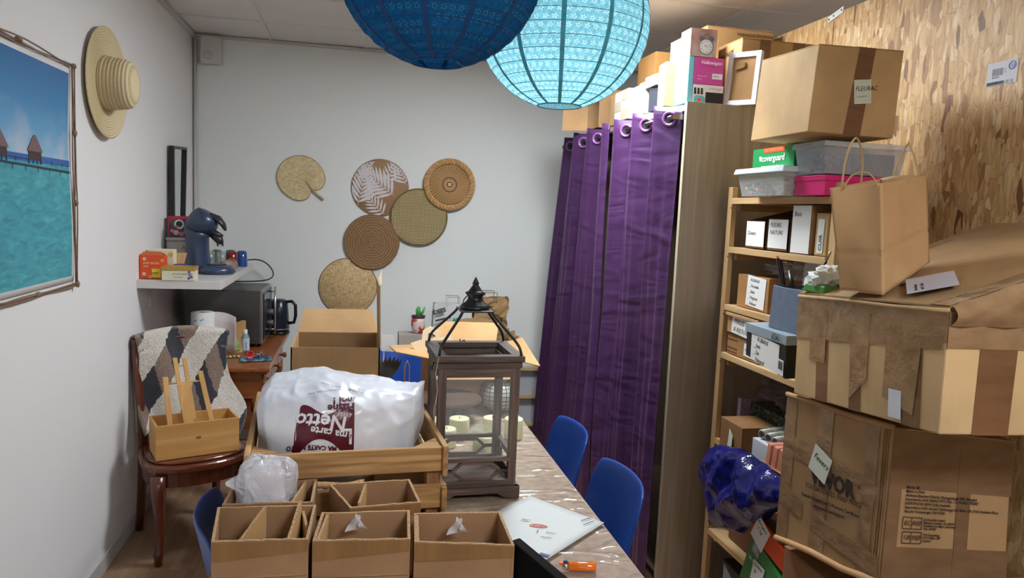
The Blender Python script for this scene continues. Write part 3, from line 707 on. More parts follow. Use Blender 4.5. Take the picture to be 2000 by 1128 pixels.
for k, (u, v) in enumerate(((.83, .7), (.86, .45), (.82, .2), (.9, .3))): m.lathe([(0, 0), (.007, 0), (.007, .0008), (0, .0008)], 8, P(u, v, 0), '-y')
m.build('blue_flower_print', plain((60, 100, 180)), t); MB().lathe([(0, 0), (.007, 0), (.007, .0012), (0, .0012)], 8, P(.88, .5, 0), '-y').build('orange_flower_print', plain((220, 140, 90)), t)
t, lc = boxthing('sweet_packet', 'small purple foil packet between the cream tin and coffee machine', 'packet', .13, -1.15, SH, .20, -1.10, SH+.07, mottled((60, 30, 90), (110, 60, 140), (60, 60, 60), .3), rz=.2, bevel=.012)
t, lc = boxthing('yellow_sachets', 'bunch of thin yellow sachets leaning behind the cream tin', 'sachets', .115, -1.06, SH, .15, -1.02, SH+.02, plain((214, 190, 110), .6))
for k in range(4): MB().hexa([V((-.02+.008*k, -.01, .0)), V((-.012+.008*k, -.01, 0)), V((-.012+.008*k, .01, 0)), V((-.02+.008*k, .01, 0)), V((.0+.012*k, -.015, .12)), V((.010+.012*k, -.015, .12)), V((.010+.012*k, .015, .12)), V((.0+.012*k, .015, .12))]).build('sachet', plain((220, 200-10*k, 130), .5), t)
# square canister with the red tin on it
t = thing('coffee_canister', 'tall pale grey square canister beneath the red heart tin', 'canister', (.075, -.70, SH))
MB().box(-.062, -.06, 0, .062, .06, .165).build('body', plain((176, 168, 164), .4, metal=.3), t, bevel=.008)
MB().box(-.065, -.063, .165, .065, .063, .185).build('lid', plain((186, 178, 174), .4, metal=.3), t, bevel=.006)
MB().tube([(.02, -.061, .12), (.03, -.064, .14), (.045, -.061, .10)], .003, 6).build('clasp', plain((150, 145, 140), .4, metal=.6), t)
t, lc = boxthing('heart_tin', 'red and brown tin printed with coffee cup and pink hearts', 'tin', .022, -.755, SH+.186, .134, -.645, SH+.30, mottled((62, 46, 52), (96, 80, 88), (40, 40, 40), .3))
P = qface(lc, 'F'); red = plain((178, 34, 62), .35)
for r_ in (rect(0, .86, 1, 1), rect(0, 0, .06, .9), rect(.94, 0, 1, .9)): strip(t, P, r_, red, name='red_edge')
PL_ = qface(lc, 'R'); strip(t, PL_, rect(0, .86, 1, 1), red, name='red_edge')
def dots(t, P, L, name, ax='-y', base=.0006):
    for u, v, r, c in L: MB().lathe([(0, 0), (r, 0), (r, base), (0, base)], 16, P(u, v, 0), ax).build(name, plain(c, .4), t)
dots(t, P, [(.52, .62, .026, (222, 224, 230))], 'saucer_print'); dots(t, P, [(.52, .63, .017, (40, 30, 34))], 'coffee_print', base=.001)
dots(t, P, [(.4, .5, .009, (205, 90, 120)), (.38, .22, .014, (212, 170, 180)), (.62, .16, .012, (214, 92, 116)), (.8, .26, .009, (226, 190, 200)), (.2, .3, .01, (205, 130, 150))], 'heart_print', base=.0014)

# coffee pod machine
NAVY = mottled((44, 58, 84), (52, 68, 94), (3, 3, 3), .32, 0, .001, spec=.5, coat=.3)
DG = plain((42, 42, 48), .35)
t = thing('coffee_machine', 'navy blue pod coffee machine leaning over its drip tray on the white shelf', 'coffee machine', (.225, -.845, SH), math.radians(-12))
def sect(cx, cz, rx, ry, tilt=0):
    return [V((cx+rx*math.cos(a)*math.cos(tilt), ry*math.sin(a), cz-rx*math.cos(a)*math.sin(tilt))) for a in [2*PI*k/28 for k in range(28)]]
def loft(L, name, mat, par, **k):
    m = MB(); n = len(L[0])
    for s_ in L: m.v += [tuple(p) for p in s_]
    for i in range(len(L)-1):
        for j in range(n): m.f.append((i*n+j, i*n+(j+1) % n, (i+1)*n+(j+1) % n, (i+1)*n+j))
    m.f.append(tuple(range(n))[::-1]); m.f.append(tuple(range((len(L)-1)*n, len(L)*n))); return m.build(name, mat, par, **k)
loft([sect(-.03, 0, .062, .07), sect(-.03, .06, .060, .066), sect(-.034, .14, .058, .062), sect(-.038, .2, .062, .064, .15), sect(-.03, .235, .075, .070, .3)], 'column', NAVY, t, smooth=True)
loft([sect(-.03, .237, .078, .073, .35), sect(-.005, .275, .080, .075, .4), sect(.012, .31, .070, .070, .45), sect(.018, .33, .05, .05, .5), sect(.02, .336, .02, .02, .5)], 'head', NAVY, t, smooth=True)
m = MB(); m.tube([(.035, 0, .315), (.075, 0, .30), (.105, 0, .265), (.118, 0, .235)], [.03, .034, .026, .012], 12, flat=.5); m.build('lever', DG, t, smooth=True)
m = MB(); m.tube([(.03, 0, .235), (.07, 0, .215), (.10, 0, .205)], [.03, .026, .014], 12, flat=.6); m.tube([(.05, 0, .215), (.085, 0, .18), (.10, 0, .165)], [.024, .022, .01], 10)
m.tube([(.08, -.012, .18), (.08, -.012, .15)], .005, 6); m.tube([(.095, .012, .18), (.097, .012, .15)], .005, 6); m.build('spout', DG, t, smooth=True)
MB().lathe([(.001, .005), (.088, 0), (.098, .012), (.094, .03), (.07, .048), (.001, .05)], 32, (.07, 0, 0)).build('drip_tray', NAVY, t, smooth=True)
MB().lathe([(.001, .05), (.05, .05), (.052, .053), (.001, .054)], 24, (.07, 0, 0)).build('grille', DG, t)
for k in (-.2, .05, .3): MB().lathe([(.0, 0), (.005, 0), (.003, .003)], 8, (.07+.09*math.cos(k-1.2), .09*math.sin(k-1.2), .024), 'z').build('button', plain((200, 205, 215), .2), t)
# tumblers, upside down
def glassmat(c, a=.45):
    k = ('g', c, a)
    if k not in _m:
        m, nt, b = nodes('tinted_glass'); b.inputs['Base Color'].default_value = lin(c); b.inputs['Roughness'].default_value = .05; b.inputs['Alpha'].default_value = a; b.inputs['Specular IOR Level'].default_value = .8; _m[k] = m
    return _m[k]
tum = [('dark green tumbler nearest the coffee machine', (50, 92, 52), .13, -.42), ('clear tumbler with a round blue and red badge', (180, 190, 185), .185, -.46), ('olive green tumbler at the back of the glasses', (70, 100, 60), .20, -.33),
       ('clear tumbler in the middle of the row of glasses', (185, 190, 192), .245, -.45), ('dark teal tumbler at the back beside the red glass', (52, 80, 74), .28, -.32), ('dark red tumbler left of the blue one', (130, 36, 40), .305, -.43), ('blue tumbler at the end of the shelf', (42, 84, 160), .35, -.36)]
for l, c, x, y in tum:
    t = thing('tumbler', l+' on the white shelf', 'glass', (x, y, SH), group='tumblers standing upside down on the white shelf')
    MB().lathe([(.033, 0), (.034, .004), (.029, .088), (.02, .096), (.0, .097), (.0, .089), (.024, .088), (.031, .004), (.033, 0)], 24, cap=False).build('bowl', glassmat(c, .8 if c[0] < 150 else .3), t, smooth=True)
    if 'badge' in l:
        a = -1.9
        for r, c2, o in ((.014, (52, 70, 160), .0332), (.009, (190, 50, 60), .0338)): MB().lathe([(0, 0), (r, 0), (r, .0006), (0, .0006)], 16, (.0, -o+.002, .045), '-y').build('badge', plain(c2, .4), t)
t = thing('biscuit_sleeve', 'clear sleeve of round brown biscuits on the shelf edge', 'packet', (.335, -.735, SH+.033), math.radians(70))
for k in range(7):
    MB().lathe([(0, -.0045), (.028, -.0045), (.031, 0), (.028, .0045), (0, .0045)], 20, (-.045+.0115*k, 0, .002*k), 'x').build('biscuit', plain((110, 70, 48) if k % 2 else (138, 94, 66), .7), t, smooth=True)
MB().lathe([(.01, -.07), (.031, -.055), (.033, .0), (.033, .045), (.012, .06)], 20, (0, 0, .002), 'x').build('wrapper', film((205, 190, 175), .35), t, smooth=True)
# power cord looping from the shelf to behind the kettle
t = thing('power_cord', 'black power cord looping from the white shelf to the microwave top', 'cord', (.36, -.15, SH))
MB().tube([(-.02, .0, .02), (.03, .03, .03), (.09, .05, .02), (.14, .06, -.03), (.155, .05, -.075), (.13, .03, -.105), (.05, 0, -.112), (-.05, -.03, -.112), (-.1, -.05, -.112)], .005, 8).build('cable', plain((22, 22, 24), .5), t, smooth=True, sub=1)

# desk ---------------------------------------------------------
HON = wood((122, 66, 30), (158, 92, 44), 'y', .35, .8, coat=.25); HONX = wood((122, 66, 30), (158, 92, 44), 'x', .35, .8, coat=.25); HONZ = wood((112, 58, 28), (146, 82, 40), 'z', .35, .8, coat=.25)
DT = .745
t = thing('writing_desk', 'honey-stained wooden desk with drawers under the microwave', 'desk', (.305, -.60, 0))
MB().box(-.30, -.56, DT-.028, .30, .56, DT).build('desktop', HON, t, bevel=.008)
MB().box(-.285, -.545, DT-.040, .285, .545, DT-.028).build('moulding', HON, t, bevel=.004)
MB().box(-.27, -.53, DT-.17, .255, -.51, DT-.04).build('apron', HONX, t)
MB().box(-.27, .50, DT-.17, .255, .52, .1).build('back_panel', HONX, t); MB().box(-.27, -.5, DT-.17, -.25, .5, DT-.04).build('side_rail', HON, t)
for y0, y1 in ((-.50, -.17), (-.155, .155), (.17, .49)):
    d = MB().box(.245, y0, DT-.165, .268, y1, DT-.05).build('drawer', HON, t, bevel=.005)
    MB().lathe([(.006, .268), (.006, .282), (.016, .288), (.018, .298), (.01, .306), (0, .308)], 14, (0, (y0+y1)/2, DT-.11), 'x').build('knob', HONZ, d, smooth=True)
MB().box(-.27, -.5, DT-.19, .25, .5, DT-.17).build('drawer_floor', HON, t)
for x in (-.245, .235):
    for y in (-.505, .495): MB().lathe([(.034, DT-.17), (.034, DT-.24), (.026, DT-.26), (.03, DT-.30), (.024, .42), (.028, .22), (.02, .12), (.03, .06), (.018, 0)], 14, (x, y, 0)).build('leg', HONZ, t, smooth=True)
DK = DT+.001
# microwave
ST = plain((96, 94, 94), .35, metal=.75); STL = plain((150, 150, 152), .3, metal=.8)
t = thing('microwave', 'steel microwave with bar handle standing on the desk', 'microwave', (.29, -.385, DK))
MB().box(-.21, -.215, .018, .20, .215, .335).build('casing', ST, t, bevel=.004)
MB().box(.195, -.215, .018, .213, .215, .335).build('front_frame', STL, t, bevel=.004)
d = MB().box(.213, -.19, .04, .219, .09, .315).build('door', plain((20, 20, 24), .15), t, bevel=.002)
MB().box(.214, .10, .04, .219, .205, .315).build('control_panel', plain((60, 60, 64), .3), t)
for z in (.09, .16): MB().lathe([(.018, .219), (.018, .235), (0, .236)], 18, (0, .152, z), 'x').build('dial', STL, t)
m = MB(); m.tube([(.252, .08, .03), (.252, .08, .33)], .0065, 10)
m.build('handle', plain((190, 188, 180), .25, metal=.8), d, smooth=True)
m = MB()
for z in (.06, .30): m.tube([(.216, .08, z), (.252, .08, z)], .006, 8)
m.build('handle_mount', STL, d, smooth=True)
for x in (-.17, .17):
    for y in (-.18, .18): MB().lathe([(.014, 0), (.016, .018)], 10, (x, y, 0)).build('foot', DG, t)
# kettle
BK = plain((20, 22, 26), .28)
t = thing('electric_kettle', 'black electric kettle at the back end of the desk', 'kettle', (.545, -.105, DK), math.radians(-10))
MB().lathe([(.07, 0), (.072, .012), (.062, .02)], 28).build('power_base', BK, t, smooth=True)
MB().lathe([(.066, .022), (.068, .03), (.062, .14), (.054, .215), (.04, .225), (.0, .228)], 28).build('jug', plain((30, 36, 48), .25), t, smooth=True)
MB().lathe([(.0685, .03), (.0695, .034), (.0685, .038)], 28, cap=False).build('steel_band', STL, t, smooth=True)
MB().tube([(.045, 0, .21), (.085, 0, .215), (.108, 0, .19), (.110, 0, .12), (.10, 0, .075), (.062, 0, .07)], .0105, 10).build('handle', BK, t, smooth=True)
MB().hexa([V((-.05, -.012, .18)), V((-.075, -.012, .2)), V((-.075, .012, .2)), V((-.05, .012, .18)), V((-.04, -.02, .22)), V((-.078, -.008, .222)), V((-.078, .008, .222)), V((-.04, .02, .22))]).build('spout', BK, t)
# paper towel
t = thing('paper_towel_roll', 'white paper towel roll half unrolled on the desk', 'paper towel', (.215, -.83, DK))
RL = mottled((222, 220, 220), (234, 232, 232), (20, 20, 20), .9, .1)
MB().lathe([(.018, .0), (.058, 0), (.06, .01), (.06, .235), (.057, .24), (.018, .24), (.018, .2)], 32, cap=False).build('roll', RL, t, smooth=True)
MB().lathe([(.017, .02), (.018, .238)], 20, cap=False).build('core', plain((90, 80, 72), .8), t)
MB().grid(12, 4, lambda u, v: V((.055*math.cos(-1.2)+.0+.13*u+.02*u*v*0, .058*math.sin(.6)+.03*math.sin(3*u)-.01, .002+v*(.235-.03*u*u)))+V((.02, .0, 0))).build('loose_sheet', mottled((196, 186, 182), (206, 198, 194), (20, 20, 20), .9, .1), t, smooth=True, solid=.001)
for z, a in ((.19, -2.2), (.195, -1.6), (.15, -.9), (.09, -1.4)): MB().grid(4, 1, lambda u, v: V((.0605*math.cos(a+.3*u), .0605*math.sin(a+.3*u), z+v*.006+.01*u))).build('blue_print', plain((70, 150, 180)), t)
bagm = film((225, 228, 232), .3, .12, 1.0, 30)
t = thing('kraft_pouch', 'small kraft paper pouch with green drop print behind the bottle', 'pouch', (.375, -.73, DK))
MB().grid(8, 10, lambda u, v: V(((u-.5)*.105*(1-.0*v), (-.02+.02*v)*(1) - .018*math.sin(PI*u)*(1-v)*.8, v*.175+.006*math.sin(9*u)*v))).grid(8, 10, lambda u, v: V(((u-.5)*.105, (.02-.02*v)+.018*math.sin(PI*u)*(1-v)*.8, v*.175+.006*math.sin(9*u)*v))).build('pouch', cardboard((196, 152, 96)), t, smooth=True)
gp = lambda pts, n, c, o: MB().prism(pts, o, o+.001, lambda x, y, h: V((x, -.036+.13*y*0-h, y))).build(n, plain(c, .6), t)
gp([(.0, .035), (.018, .045), (.02, .06), (.008, .085), (.002, .10), (-.006, .085), (-.018, .06), (-.016, .045)], 'drop_print', (150, 210, 140), .0); gp([(-.03, .015), (.03, .015), (.03, .03), (-.03, .03)], 'band_print', (150, 200, 110), .0)
t = thing('soap_bottle', 'clear squeeze bottle with white cap and pale blue label', 'bottle', (.425, -.735, DK))
MB().lathe([(.0, 0), (.021, 0), (.023, .006), (.023, .085), (.016, .1), (.011, .104), (.0, .105)], 20).build('bottle', glassmat((140, 170, 165), .75), t, smooth=True)
MB().lathe([(.012, .104), (.0125, .106), (.011, .128), (0, .129)], 16).build('cap', plain((228, 228, 230), .4), t, smooth=True)
MB().lathe([(.0235, .012), (.0235, .08)], 20, cap=False).build('label', plain((190, 205, 220), .5), t, smooth=True)
text(t, 'SAVON', (.010, -.0243, .018), (0, 0, 1), (-1, 0, 0), .013, plain((50, 70, 130)))
t = thing('food_packet', 'blue patterned flat packet at the desk front', 'packet', (.51, -.97, DK), math.radians(8))
MB().grid(14, 8, lambda u, v: V(((u-.5)*.165, (v-.5)*.11+.02*u, .004+.004*math.sin(6*u)*math.sin(PI*v)))).build('packet', mottled((40, 82, 108), (120, 160, 175), (40, 15, 40), .25, .4, .004, lo=.45, hi=.65), t, smooth=True, solid=.004)
t = thing('pink_cup', 'small pink plastic cup lying on the blue packet', 'cup', (.475, -.955, DK+.030), math.radians(-60))
MB().lathe([(.0, -.022), (.017, -.022), (.022, .018), (.0225, .02), (.019, .018), (.015, -.018), (.0, -.018)], 20, axis='x', cap=False).build('cup', plain((226, 92, 100), .4), t, smooth=True)
t = thing('foil_ball', 'crumpled silver foil ball on the blue packet', 'foil', (.527, -.94, DK+.026))
def blob(mb, c, r, amp=.1, fr=3, seed=0, n=16, m_=10, cre=0, sq=1.0):
    c = V(c); r = V(r)
    def f(u, v):
        th = PI*(1-v); ph = 2*PI*u
        d = V((math.sin(th)*math.cos(ph), math.sin(th)*math.sin(ph), math.cos(th)))
        if sq != 1: d = V([math.copysign(abs(q)**sq, q) for q in d])
        k = 1+amp*noise.noise(d*fr+V((seed, seed*2, 0)))
        if cre: k -= cre*abs(noise.noise(d*fr*1.7+V((seed+9, 0, seed))))+cre*.5*abs(noise.noise(d*fr*4+V((seed+3, 1, seed))))
        return c+V((d.x*r.x, d.y*r.y, d.z*r.z))*k
    return mb.grid(n, m_, f, wrap=True)
blob(MB(), (0, 0, 0), (.018, .018, .018), .3, 4, 3, 14, 10, .2).build('foil', plain((190, 190, 195), .2, metal=1), t)
t = thing('pill_blister', 'pill blister pack of green and cream tablets on the desk', 'blister pack', (.37, -.90, DK), math.radians(18))
MB().box(-.055, -.025, 0, .055, .025, .003).build('card', plain((70, 66, 58), .5), t)
for i in range(5):
    for j in range(2): blob(MB(), (-.042+.021*i, -.011+.022*j, .005), (.008, .008, .005), 0, n=10, m_=6).build('tablet', plain((160, 170, 80) if (i+j) % 2 else (214, 206, 170), .3), t, smooth=True)
t = thing('red_cup', 'red plastic cup behind the wool blanket on the desk', 'cup', (.262, -1.035, DK))
MB().lathe([(0, 0), (.022, 0), (.034, .075), (.036, .077), (.032, .075), (.021, .004), (0, .004)], 22, cap=False).build('cup', plain((196, 28, 30), .35), t, smooth=True)
t = thing('pine_cone', 'small brown dried flower head standing in the red cup', 'dried flower', (.262, -1.035, DK+.095))
blob(MB(), (0, 0, 0), (.027, .027, .032), .5, 9, 2, 28, 18, .3).build('head', plain((110, 78, 62), .8), t)
t = thing('clear_wrap', 'crumpled clear cellophane beside the paper towel roll', 'wrapping', (.275, -.925, DK+.045))
blob(MB(), (0, 0, 0), (.04, .035, .05), .5, 3, 5, 24, 16, .5).build('film', bagm, t)

# chair with wool throw and bottle carrier ---------------------
CH = wood((72, 30, 16), (108, 50, 28), 'z', .28, .9, coat=.4); CHX = wood((80, 34, 18), (118, 56, 32), 'x', .22, .6, coat=.6)
CA = math.atan2(.31, -.21)    # direction from the front legs to the back ones
t = thing('wooden_chair', 'dark-stained wooden chair beneath a striped wool throw by the left wall', 'chair', (.300, -1.52, 0), math.radians(27))
# local frame: +y toward the back of the chair
seat = []
for i in range(40):
    a = 2*PI*i/40; r = (abs(math.cos(a))**3.2+abs(math.sin(a))**3.2)**(-1/3.2)
    x, y = r*math.cos(a)*.225, r*math.sin(a)*.215; x *= 1-.12*(y/.2); y -= .03*math.cos(x/.225*PI/2)*(y < 0)
    seat.append((x, y))
MB().prism(seat, .405, .442).build('seat_frame', CHX, t, bevel=.012, seg=3)
MB().prism([(x*.9, y*.9) for x, y in seat], .442, .455).build('seat', CHX, t, bevel=.008, seg=3)
MB().prism([(x*.94, y*.94) for x, y in seat], .345, .405).build('apron', CH, t)
for sx in (-1, 1):
    MB().tube([(sx*.19, -.185, .40), (sx*.195, -.195, .33), (sx*.185, -.185, .18), (sx*.19, -.19, .07), (sx*.195, -.195, .05), (sx*.195, -.195, 0)], [.034, .030, .021, .017, .021, .016], 10).build('leg', CH, t, smooth=True)
    MB().tube([(sx*.165, .185, .42), (sx*.17, .19, .3), (sx*.175, .21, .12), (sx*.18, .235, 0)], [.026, .022, .02, .018], 8).build('leg', CH, t, smooth=True)
    MB().tube([(sx*.165, .185, .41), (sx*.172, .20, .6), (sx*.185, .225, .8), (sx*.188, .24, .93)], [.022, .02, .02, .02], 8).build('back_post', CH, t, smooth=True)
MB().tube([(-.19, .24, .90), (-.1, .25, .925), (0, .253, .93), (.1, .25, .925), (.19, .24, .90)], .026, 10, flat=.6).build('top_rail', CH, t, smooth=True)
MB().tube([(-.185, .225, .68), (0, .24, .69), (.185, .225, .68)], .018, 8).build('middle_rail', CH, t, smooth=True)
# wool throw
def throw_mat():
    m, nt, b = nodes('wool_throw'); tc = N(nt, 'ShaderNodeTexCoord'); mp = N(nt, 'ShaderNodeMapping'); nt.links.new(tc.outputs['UV'], mp.inputs[0])
    mp.inputs['Scale'].default_value = (5.4, 5.6, 1)
    dn = N(nt, 'ShaderNodeTexNoise'); dn.inputs['Scale'].default_value = 5; nt.links.new(mp.outputs[0], dn.inputs['Vector'])
    ad = N(nt, 'ShaderNodeVectorMath', operation='MULTIPLY_ADD'); nt.links.new(dn.outputs['Color'], ad.inputs[0]); ad.inputs[1].default_value = (.25, .25, 0); nt.links.new(mp.outputs[0], ad.inputs[2])
    rt = N(nt, 'ShaderNodeMapping'); rt.inputs['Rotation'].default_value = (0, 0, math.radians(56)); rt.inputs['Scale'].default_value = (1.15, .8, 1); nt.links.new(ad.outputs[0], rt.inputs[0])
    se = N(nt, 'ShaderNodeSeparateXYZ'); nt.links.new(rt.outputs[0], se.inputs[0])
    f1 = N(nt, 'ShaderNodeMath', operation='FLOOR'); nt.links.new(se.outputs[0], f1.inputs[0])
    f2 = N(nt, 'ShaderNodeMath', operation='FLOOR'); nt.links.new(se.outputs[1], f2.inputs[0])
    s2 = N(nt, 'ShaderNodeMath', operation='MULTIPLY_ADD'); nt.links.new(f2.outputs[0], s2.inputs[0]); s2.inputs[1].default_value = 2; nt.links.new(f1.outputs[0], s2.inputs[2])
    mo = N(nt, 'ShaderNodeMath', operation='FLOORED_MODULO'); nt.links.new(s2.outputs[0], mo.inputs[0]); mo.inputs[1].default_value = 4
    dv = N(nt, 'ShaderNodeMath', operation='DIVIDE'); nt.links.new(mo.outputs[0], dv.inputs[0]); dv.inputs[1].default_value = 4
    r = N(nt, 'ShaderNodeValToRGB'); r.color_ramp.interpolation = 'CONSTANT'; e = r.color_ramp.elements
    while len(e) < 4: e.new(.5)
    for i, (p, c) in enumerate(((0, (238, 230, 218)), (.2, (48, 50, 60)), (.45, (232, 224, 212)), (.7, (150, 126, 110)))): e[i].position = p; e[i].color = lin(c)
    nt.links.new(dv.outputs[0], r.inputs[0])
    n = N(nt, 'ShaderNodeTexNoise'); n.inputs['Scale'].default_value = 190; n.inputs['Detail'].default_value = 3; nt.links.new(coords(nt), n.inputs['Vector'])
    mx = N(nt, 'ShaderNodeMix', data_type='RGBA', blend_type='MULTIPLY'); mx.inputs[0].default_value = 1; nt.links.new(r.outputs[0], mx.inputs[6]); nt.links.new(ramp(nt, n.outputs[0], [(.3, (190, 190, 190)), (.7, (255, 255, 255))]), mx.inputs[7])
    nt.links.new(mx.outputs[2], b.inputs['Base Color']); b.inputs['Roughness'].default_value = .95; b.inputs['Sheen Weight'].default_value = .5; bump(nt, b, n.outputs[0], 1, .006); return m
tt = thing('wool_throw', 'cream, charcoal and brown wool throw draped over the wooden chair back', 'blanket', (.300, -1.52, 0), math.radians(27))
def tf(u, v):
    # v 0 = hem on the seat front side, .55 = top rail, 1 = hem at the rear; u across the chair
    x = (u-.5)*.43+.022
    if v < .6:
        f = v/.6; x *= 1-.10*(1-f); z = .475+f*(.965-.475)
        y = .17+.05*f+.018*math.sin(u*13+2*f)*(1-f*.6)+.012*math.sin(u*7+f*5)
        y -= .05*(1-f)**4*(1)
        z += .05*math.sin(u*5+.6)*(1-f)**2*1.0
        x += .02*math.sin(f*6)*(u-.5)+.09*max(0, (u-.72)/.28)**1.5*math.exp(-((f-.18)/.26)**2)
    elif v < .68:
        a = (v-.6)/.08*PI; y = .215+.030*(1-math.cos(a)); z = .965+.012*math.sin(a)
        y += .012*math.sin(u*7+5)*(1-a/PI)
    else:
        f = (v-.68)/.32; y = .272+.004*math.sin(u*11+4*f)-.01*f; z = .965-f*.48; x *= 1-.04*f
    z -= .03*abs(u-.5)**2*4*(1 if .5 < v < .8 else .3)
    return V((x, y, z))
o = MB().grid(44, 60, tf).build('cloth', throw_mat(), tt, smooth=True, solid=.012)
uvl = o.data.uv_layers.new(name='UVMap')
for p in o.data.polygons:
    for li in p.loop_indices: vi = o.data.loops[li].vertex_index; uvl.data[li].uv = ((vi % 45)/44, (vi//45)/60)
# pine carrier
PN = wood((186, 136, 76), (212, 164, 100), 'x', .45, .5); PNZ = wood((190, 140, 80), (216, 170, 106), 'z', .45, .5)
t = thing('pine_carrier', 'open pine wood box with upright slats standing on the chair seat', 'wooden box', (.325, -1.59, .457), math.radians(22))
L, D, H = .175, .095, .155
for y0, y1, n_ in ((-D, -D+.01, 'front_board'), (D-.01, D, 'back_board')): MB().box(-L, y0, 0, L, y1, H).build(n_, PN, t, bevel=.0015)
for x0, x1 in ((-L, -L+.01), (L-.01, L)): MB().box(x0, -D+.01, 0, x1, D-.01, H).build('end_board', wood((186, 136, 76), (212, 164, 100), 'y', .45, .5), t, bevel=.0015)
MB().box(-L+.01, -D+.01, 0, L-.01, D-.01, .008).build('bottom', PN, t)
blob(MB(), (.0, -D, .085), (.012, .001, .007), 0, n=12, m_=8).build('knot', plain((140, 92, 48), .6), t, smooth=True)
tilt = .03
def slat(x0, x1, z0, z1, w_=.022, y=-.06, yt=.015, d=.012):
    MB().hexa([V((x0-w_/2, y, z0)), V((x0+w_/2, y, z0)), V((x0+w_/2, y+d, z0)), V((x0-w_/2, y+d, z0)), V((x1-w_/2, yt, z1)), V((x1+w_/2, yt, z1)), V((x1+w_/2, yt+d, z1)), V((x1-w_/2, yt+d, z1))]).build('slat', PNZ, t, bevel=.0015)
slat(-.10, -.118, .01, .345); slat(-.012, -.05, .01, .31, .042, -.045, .01, .01); slat(-.042, -.074, .15, .425, .018, -.02, .04, .014); slat(-.003, -.035, .15, .425, .018, -.02, .04, .014); slat(.09, .030, .01, .36, .022, -.06, .02)
MB().tube([(-.13, .02, .315), (.04, .02, .315)], .004, 8).build('dowel', PNZ, t, smooth=True); MB().tube([(-.072, .038, .39), (-.034, .038, .39)], .003, 8).build('dowel', PNZ, t, smooth=True)
# ---------------------------------------------------------------- table and what stands on it
TZ = .75
def oilcloth():
    m, nt, b = nodes('oilcloth'); v = coords(nt)
    n = N(nt, 'ShaderNodeTexNoise'); n.inputs['Scale'].default_value = 1; n.inputs['Detail'].default_value = 5; nt.links.new(coords(nt, (40, 40, 40)), n.inputs['Vector'])
    nt.links.new(ramp(nt, n.outputs[0], [(.35, (148, 128, 110)), (.65, (168, 148, 128))]), b.inputs['Base Color']); b.inputs['Roughness'].default_value = .8
    b.inputs['Coat Weight'].default_value = 1; b.inputs['Coat Roughness'].default_value = .03; b.inputs['Coat IOR'].default_value = 1.5
    w = N(nt, 'ShaderNodeTexNoise'); w.inputs['Scale'].default_value = 1; w.inputs['Detail'].default_value = 1.0; w.inputs['Distortion'].default_value = .5; nt.links.new(coords(nt, (3.2, 11, 1), (0, 0, .12)), w.inputs['Vector'])
    pw_ = N(nt, 'ShaderNodeMath', operation='SUBTRACT'); nt.links.new(w.outputs[0], pw_.inputs[0]); pw_.inputs[1].default_value = .5
    ab = N(nt, 'ShaderNodeMath', operation='ABSOLUTE'); nt.links.new(pw_.outputs[0], ab.inputs[0])
    mr = N(nt, 'ShaderNodeMapRange', interpolation_type='SMOOTHSTEP'); mr.inputs[1].default_value = 0; mr.inputs[2].default_value = .07; mr.inputs[3].default_value = 1; mr.inputs[4].default_value = 0; nt.links.new(ab.outputs[0], mr.inputs[0])
    bp = N(nt, 'ShaderNodeBump'); bp.inputs['Strength'].default_value = 1; bp.inputs['Distance'].default_value = .011; nt.links.new(mr.outputs[0], bp.inputs['Height']); nt.links.new(bp.outputs[0], b.inputs['Coat Normal'])
    return m
t = thing('work_table', 'long white-legged work table loaded with crates and cartons', 'table', (1.22, -2.8, 0))
MB().box(-.495, -1.2, TZ-.032, .495, 1.2, TZ-.002).build('tabletop', plain((210, 208, 204), .5), t, bevel=.002)
MB().box(-.44, -1.14, TZ-.085, .44, 1.14, TZ-.032).build('apron', plain((190, 188, 186), .5), t)
for x in (-.45, .45):
    for y in (-1.15, 0, 1.15): MB().box(x-.02, y-.02, 0, x+.02, y+.02, TZ-.032).build('leg', plain((190, 190, 192), .4, metal=.4), t)
m = MB()
m.grid(40, 90, lambda u, v: V(((u-.5)*1.0, (v-.5)*2.408, TZ+.0+.0012*noise.noise(V((u*5, v*22, 0))))))
tc_ = tag(m.build('table_cover', oilcloth(), None, smooth=True), 'beige linen-look table cover beneath shiny clear plastic', 'tablecloth'); tc_.location = (1.22, -2.8, 0)
m = MB()
for a in ((-.502, -1.206, -.498, 1.206), (.498, -1.206, .502, 1.206), (-.502, 1.202, .502, 1.206), (-.502, -1.206, .502, -1.202)): m.box(a[0], a[1], TZ-.06, a[2], a[3], TZ)
m.build('hem', plain((150, 130, 112), .5), tc_)
TT = TZ+.0025

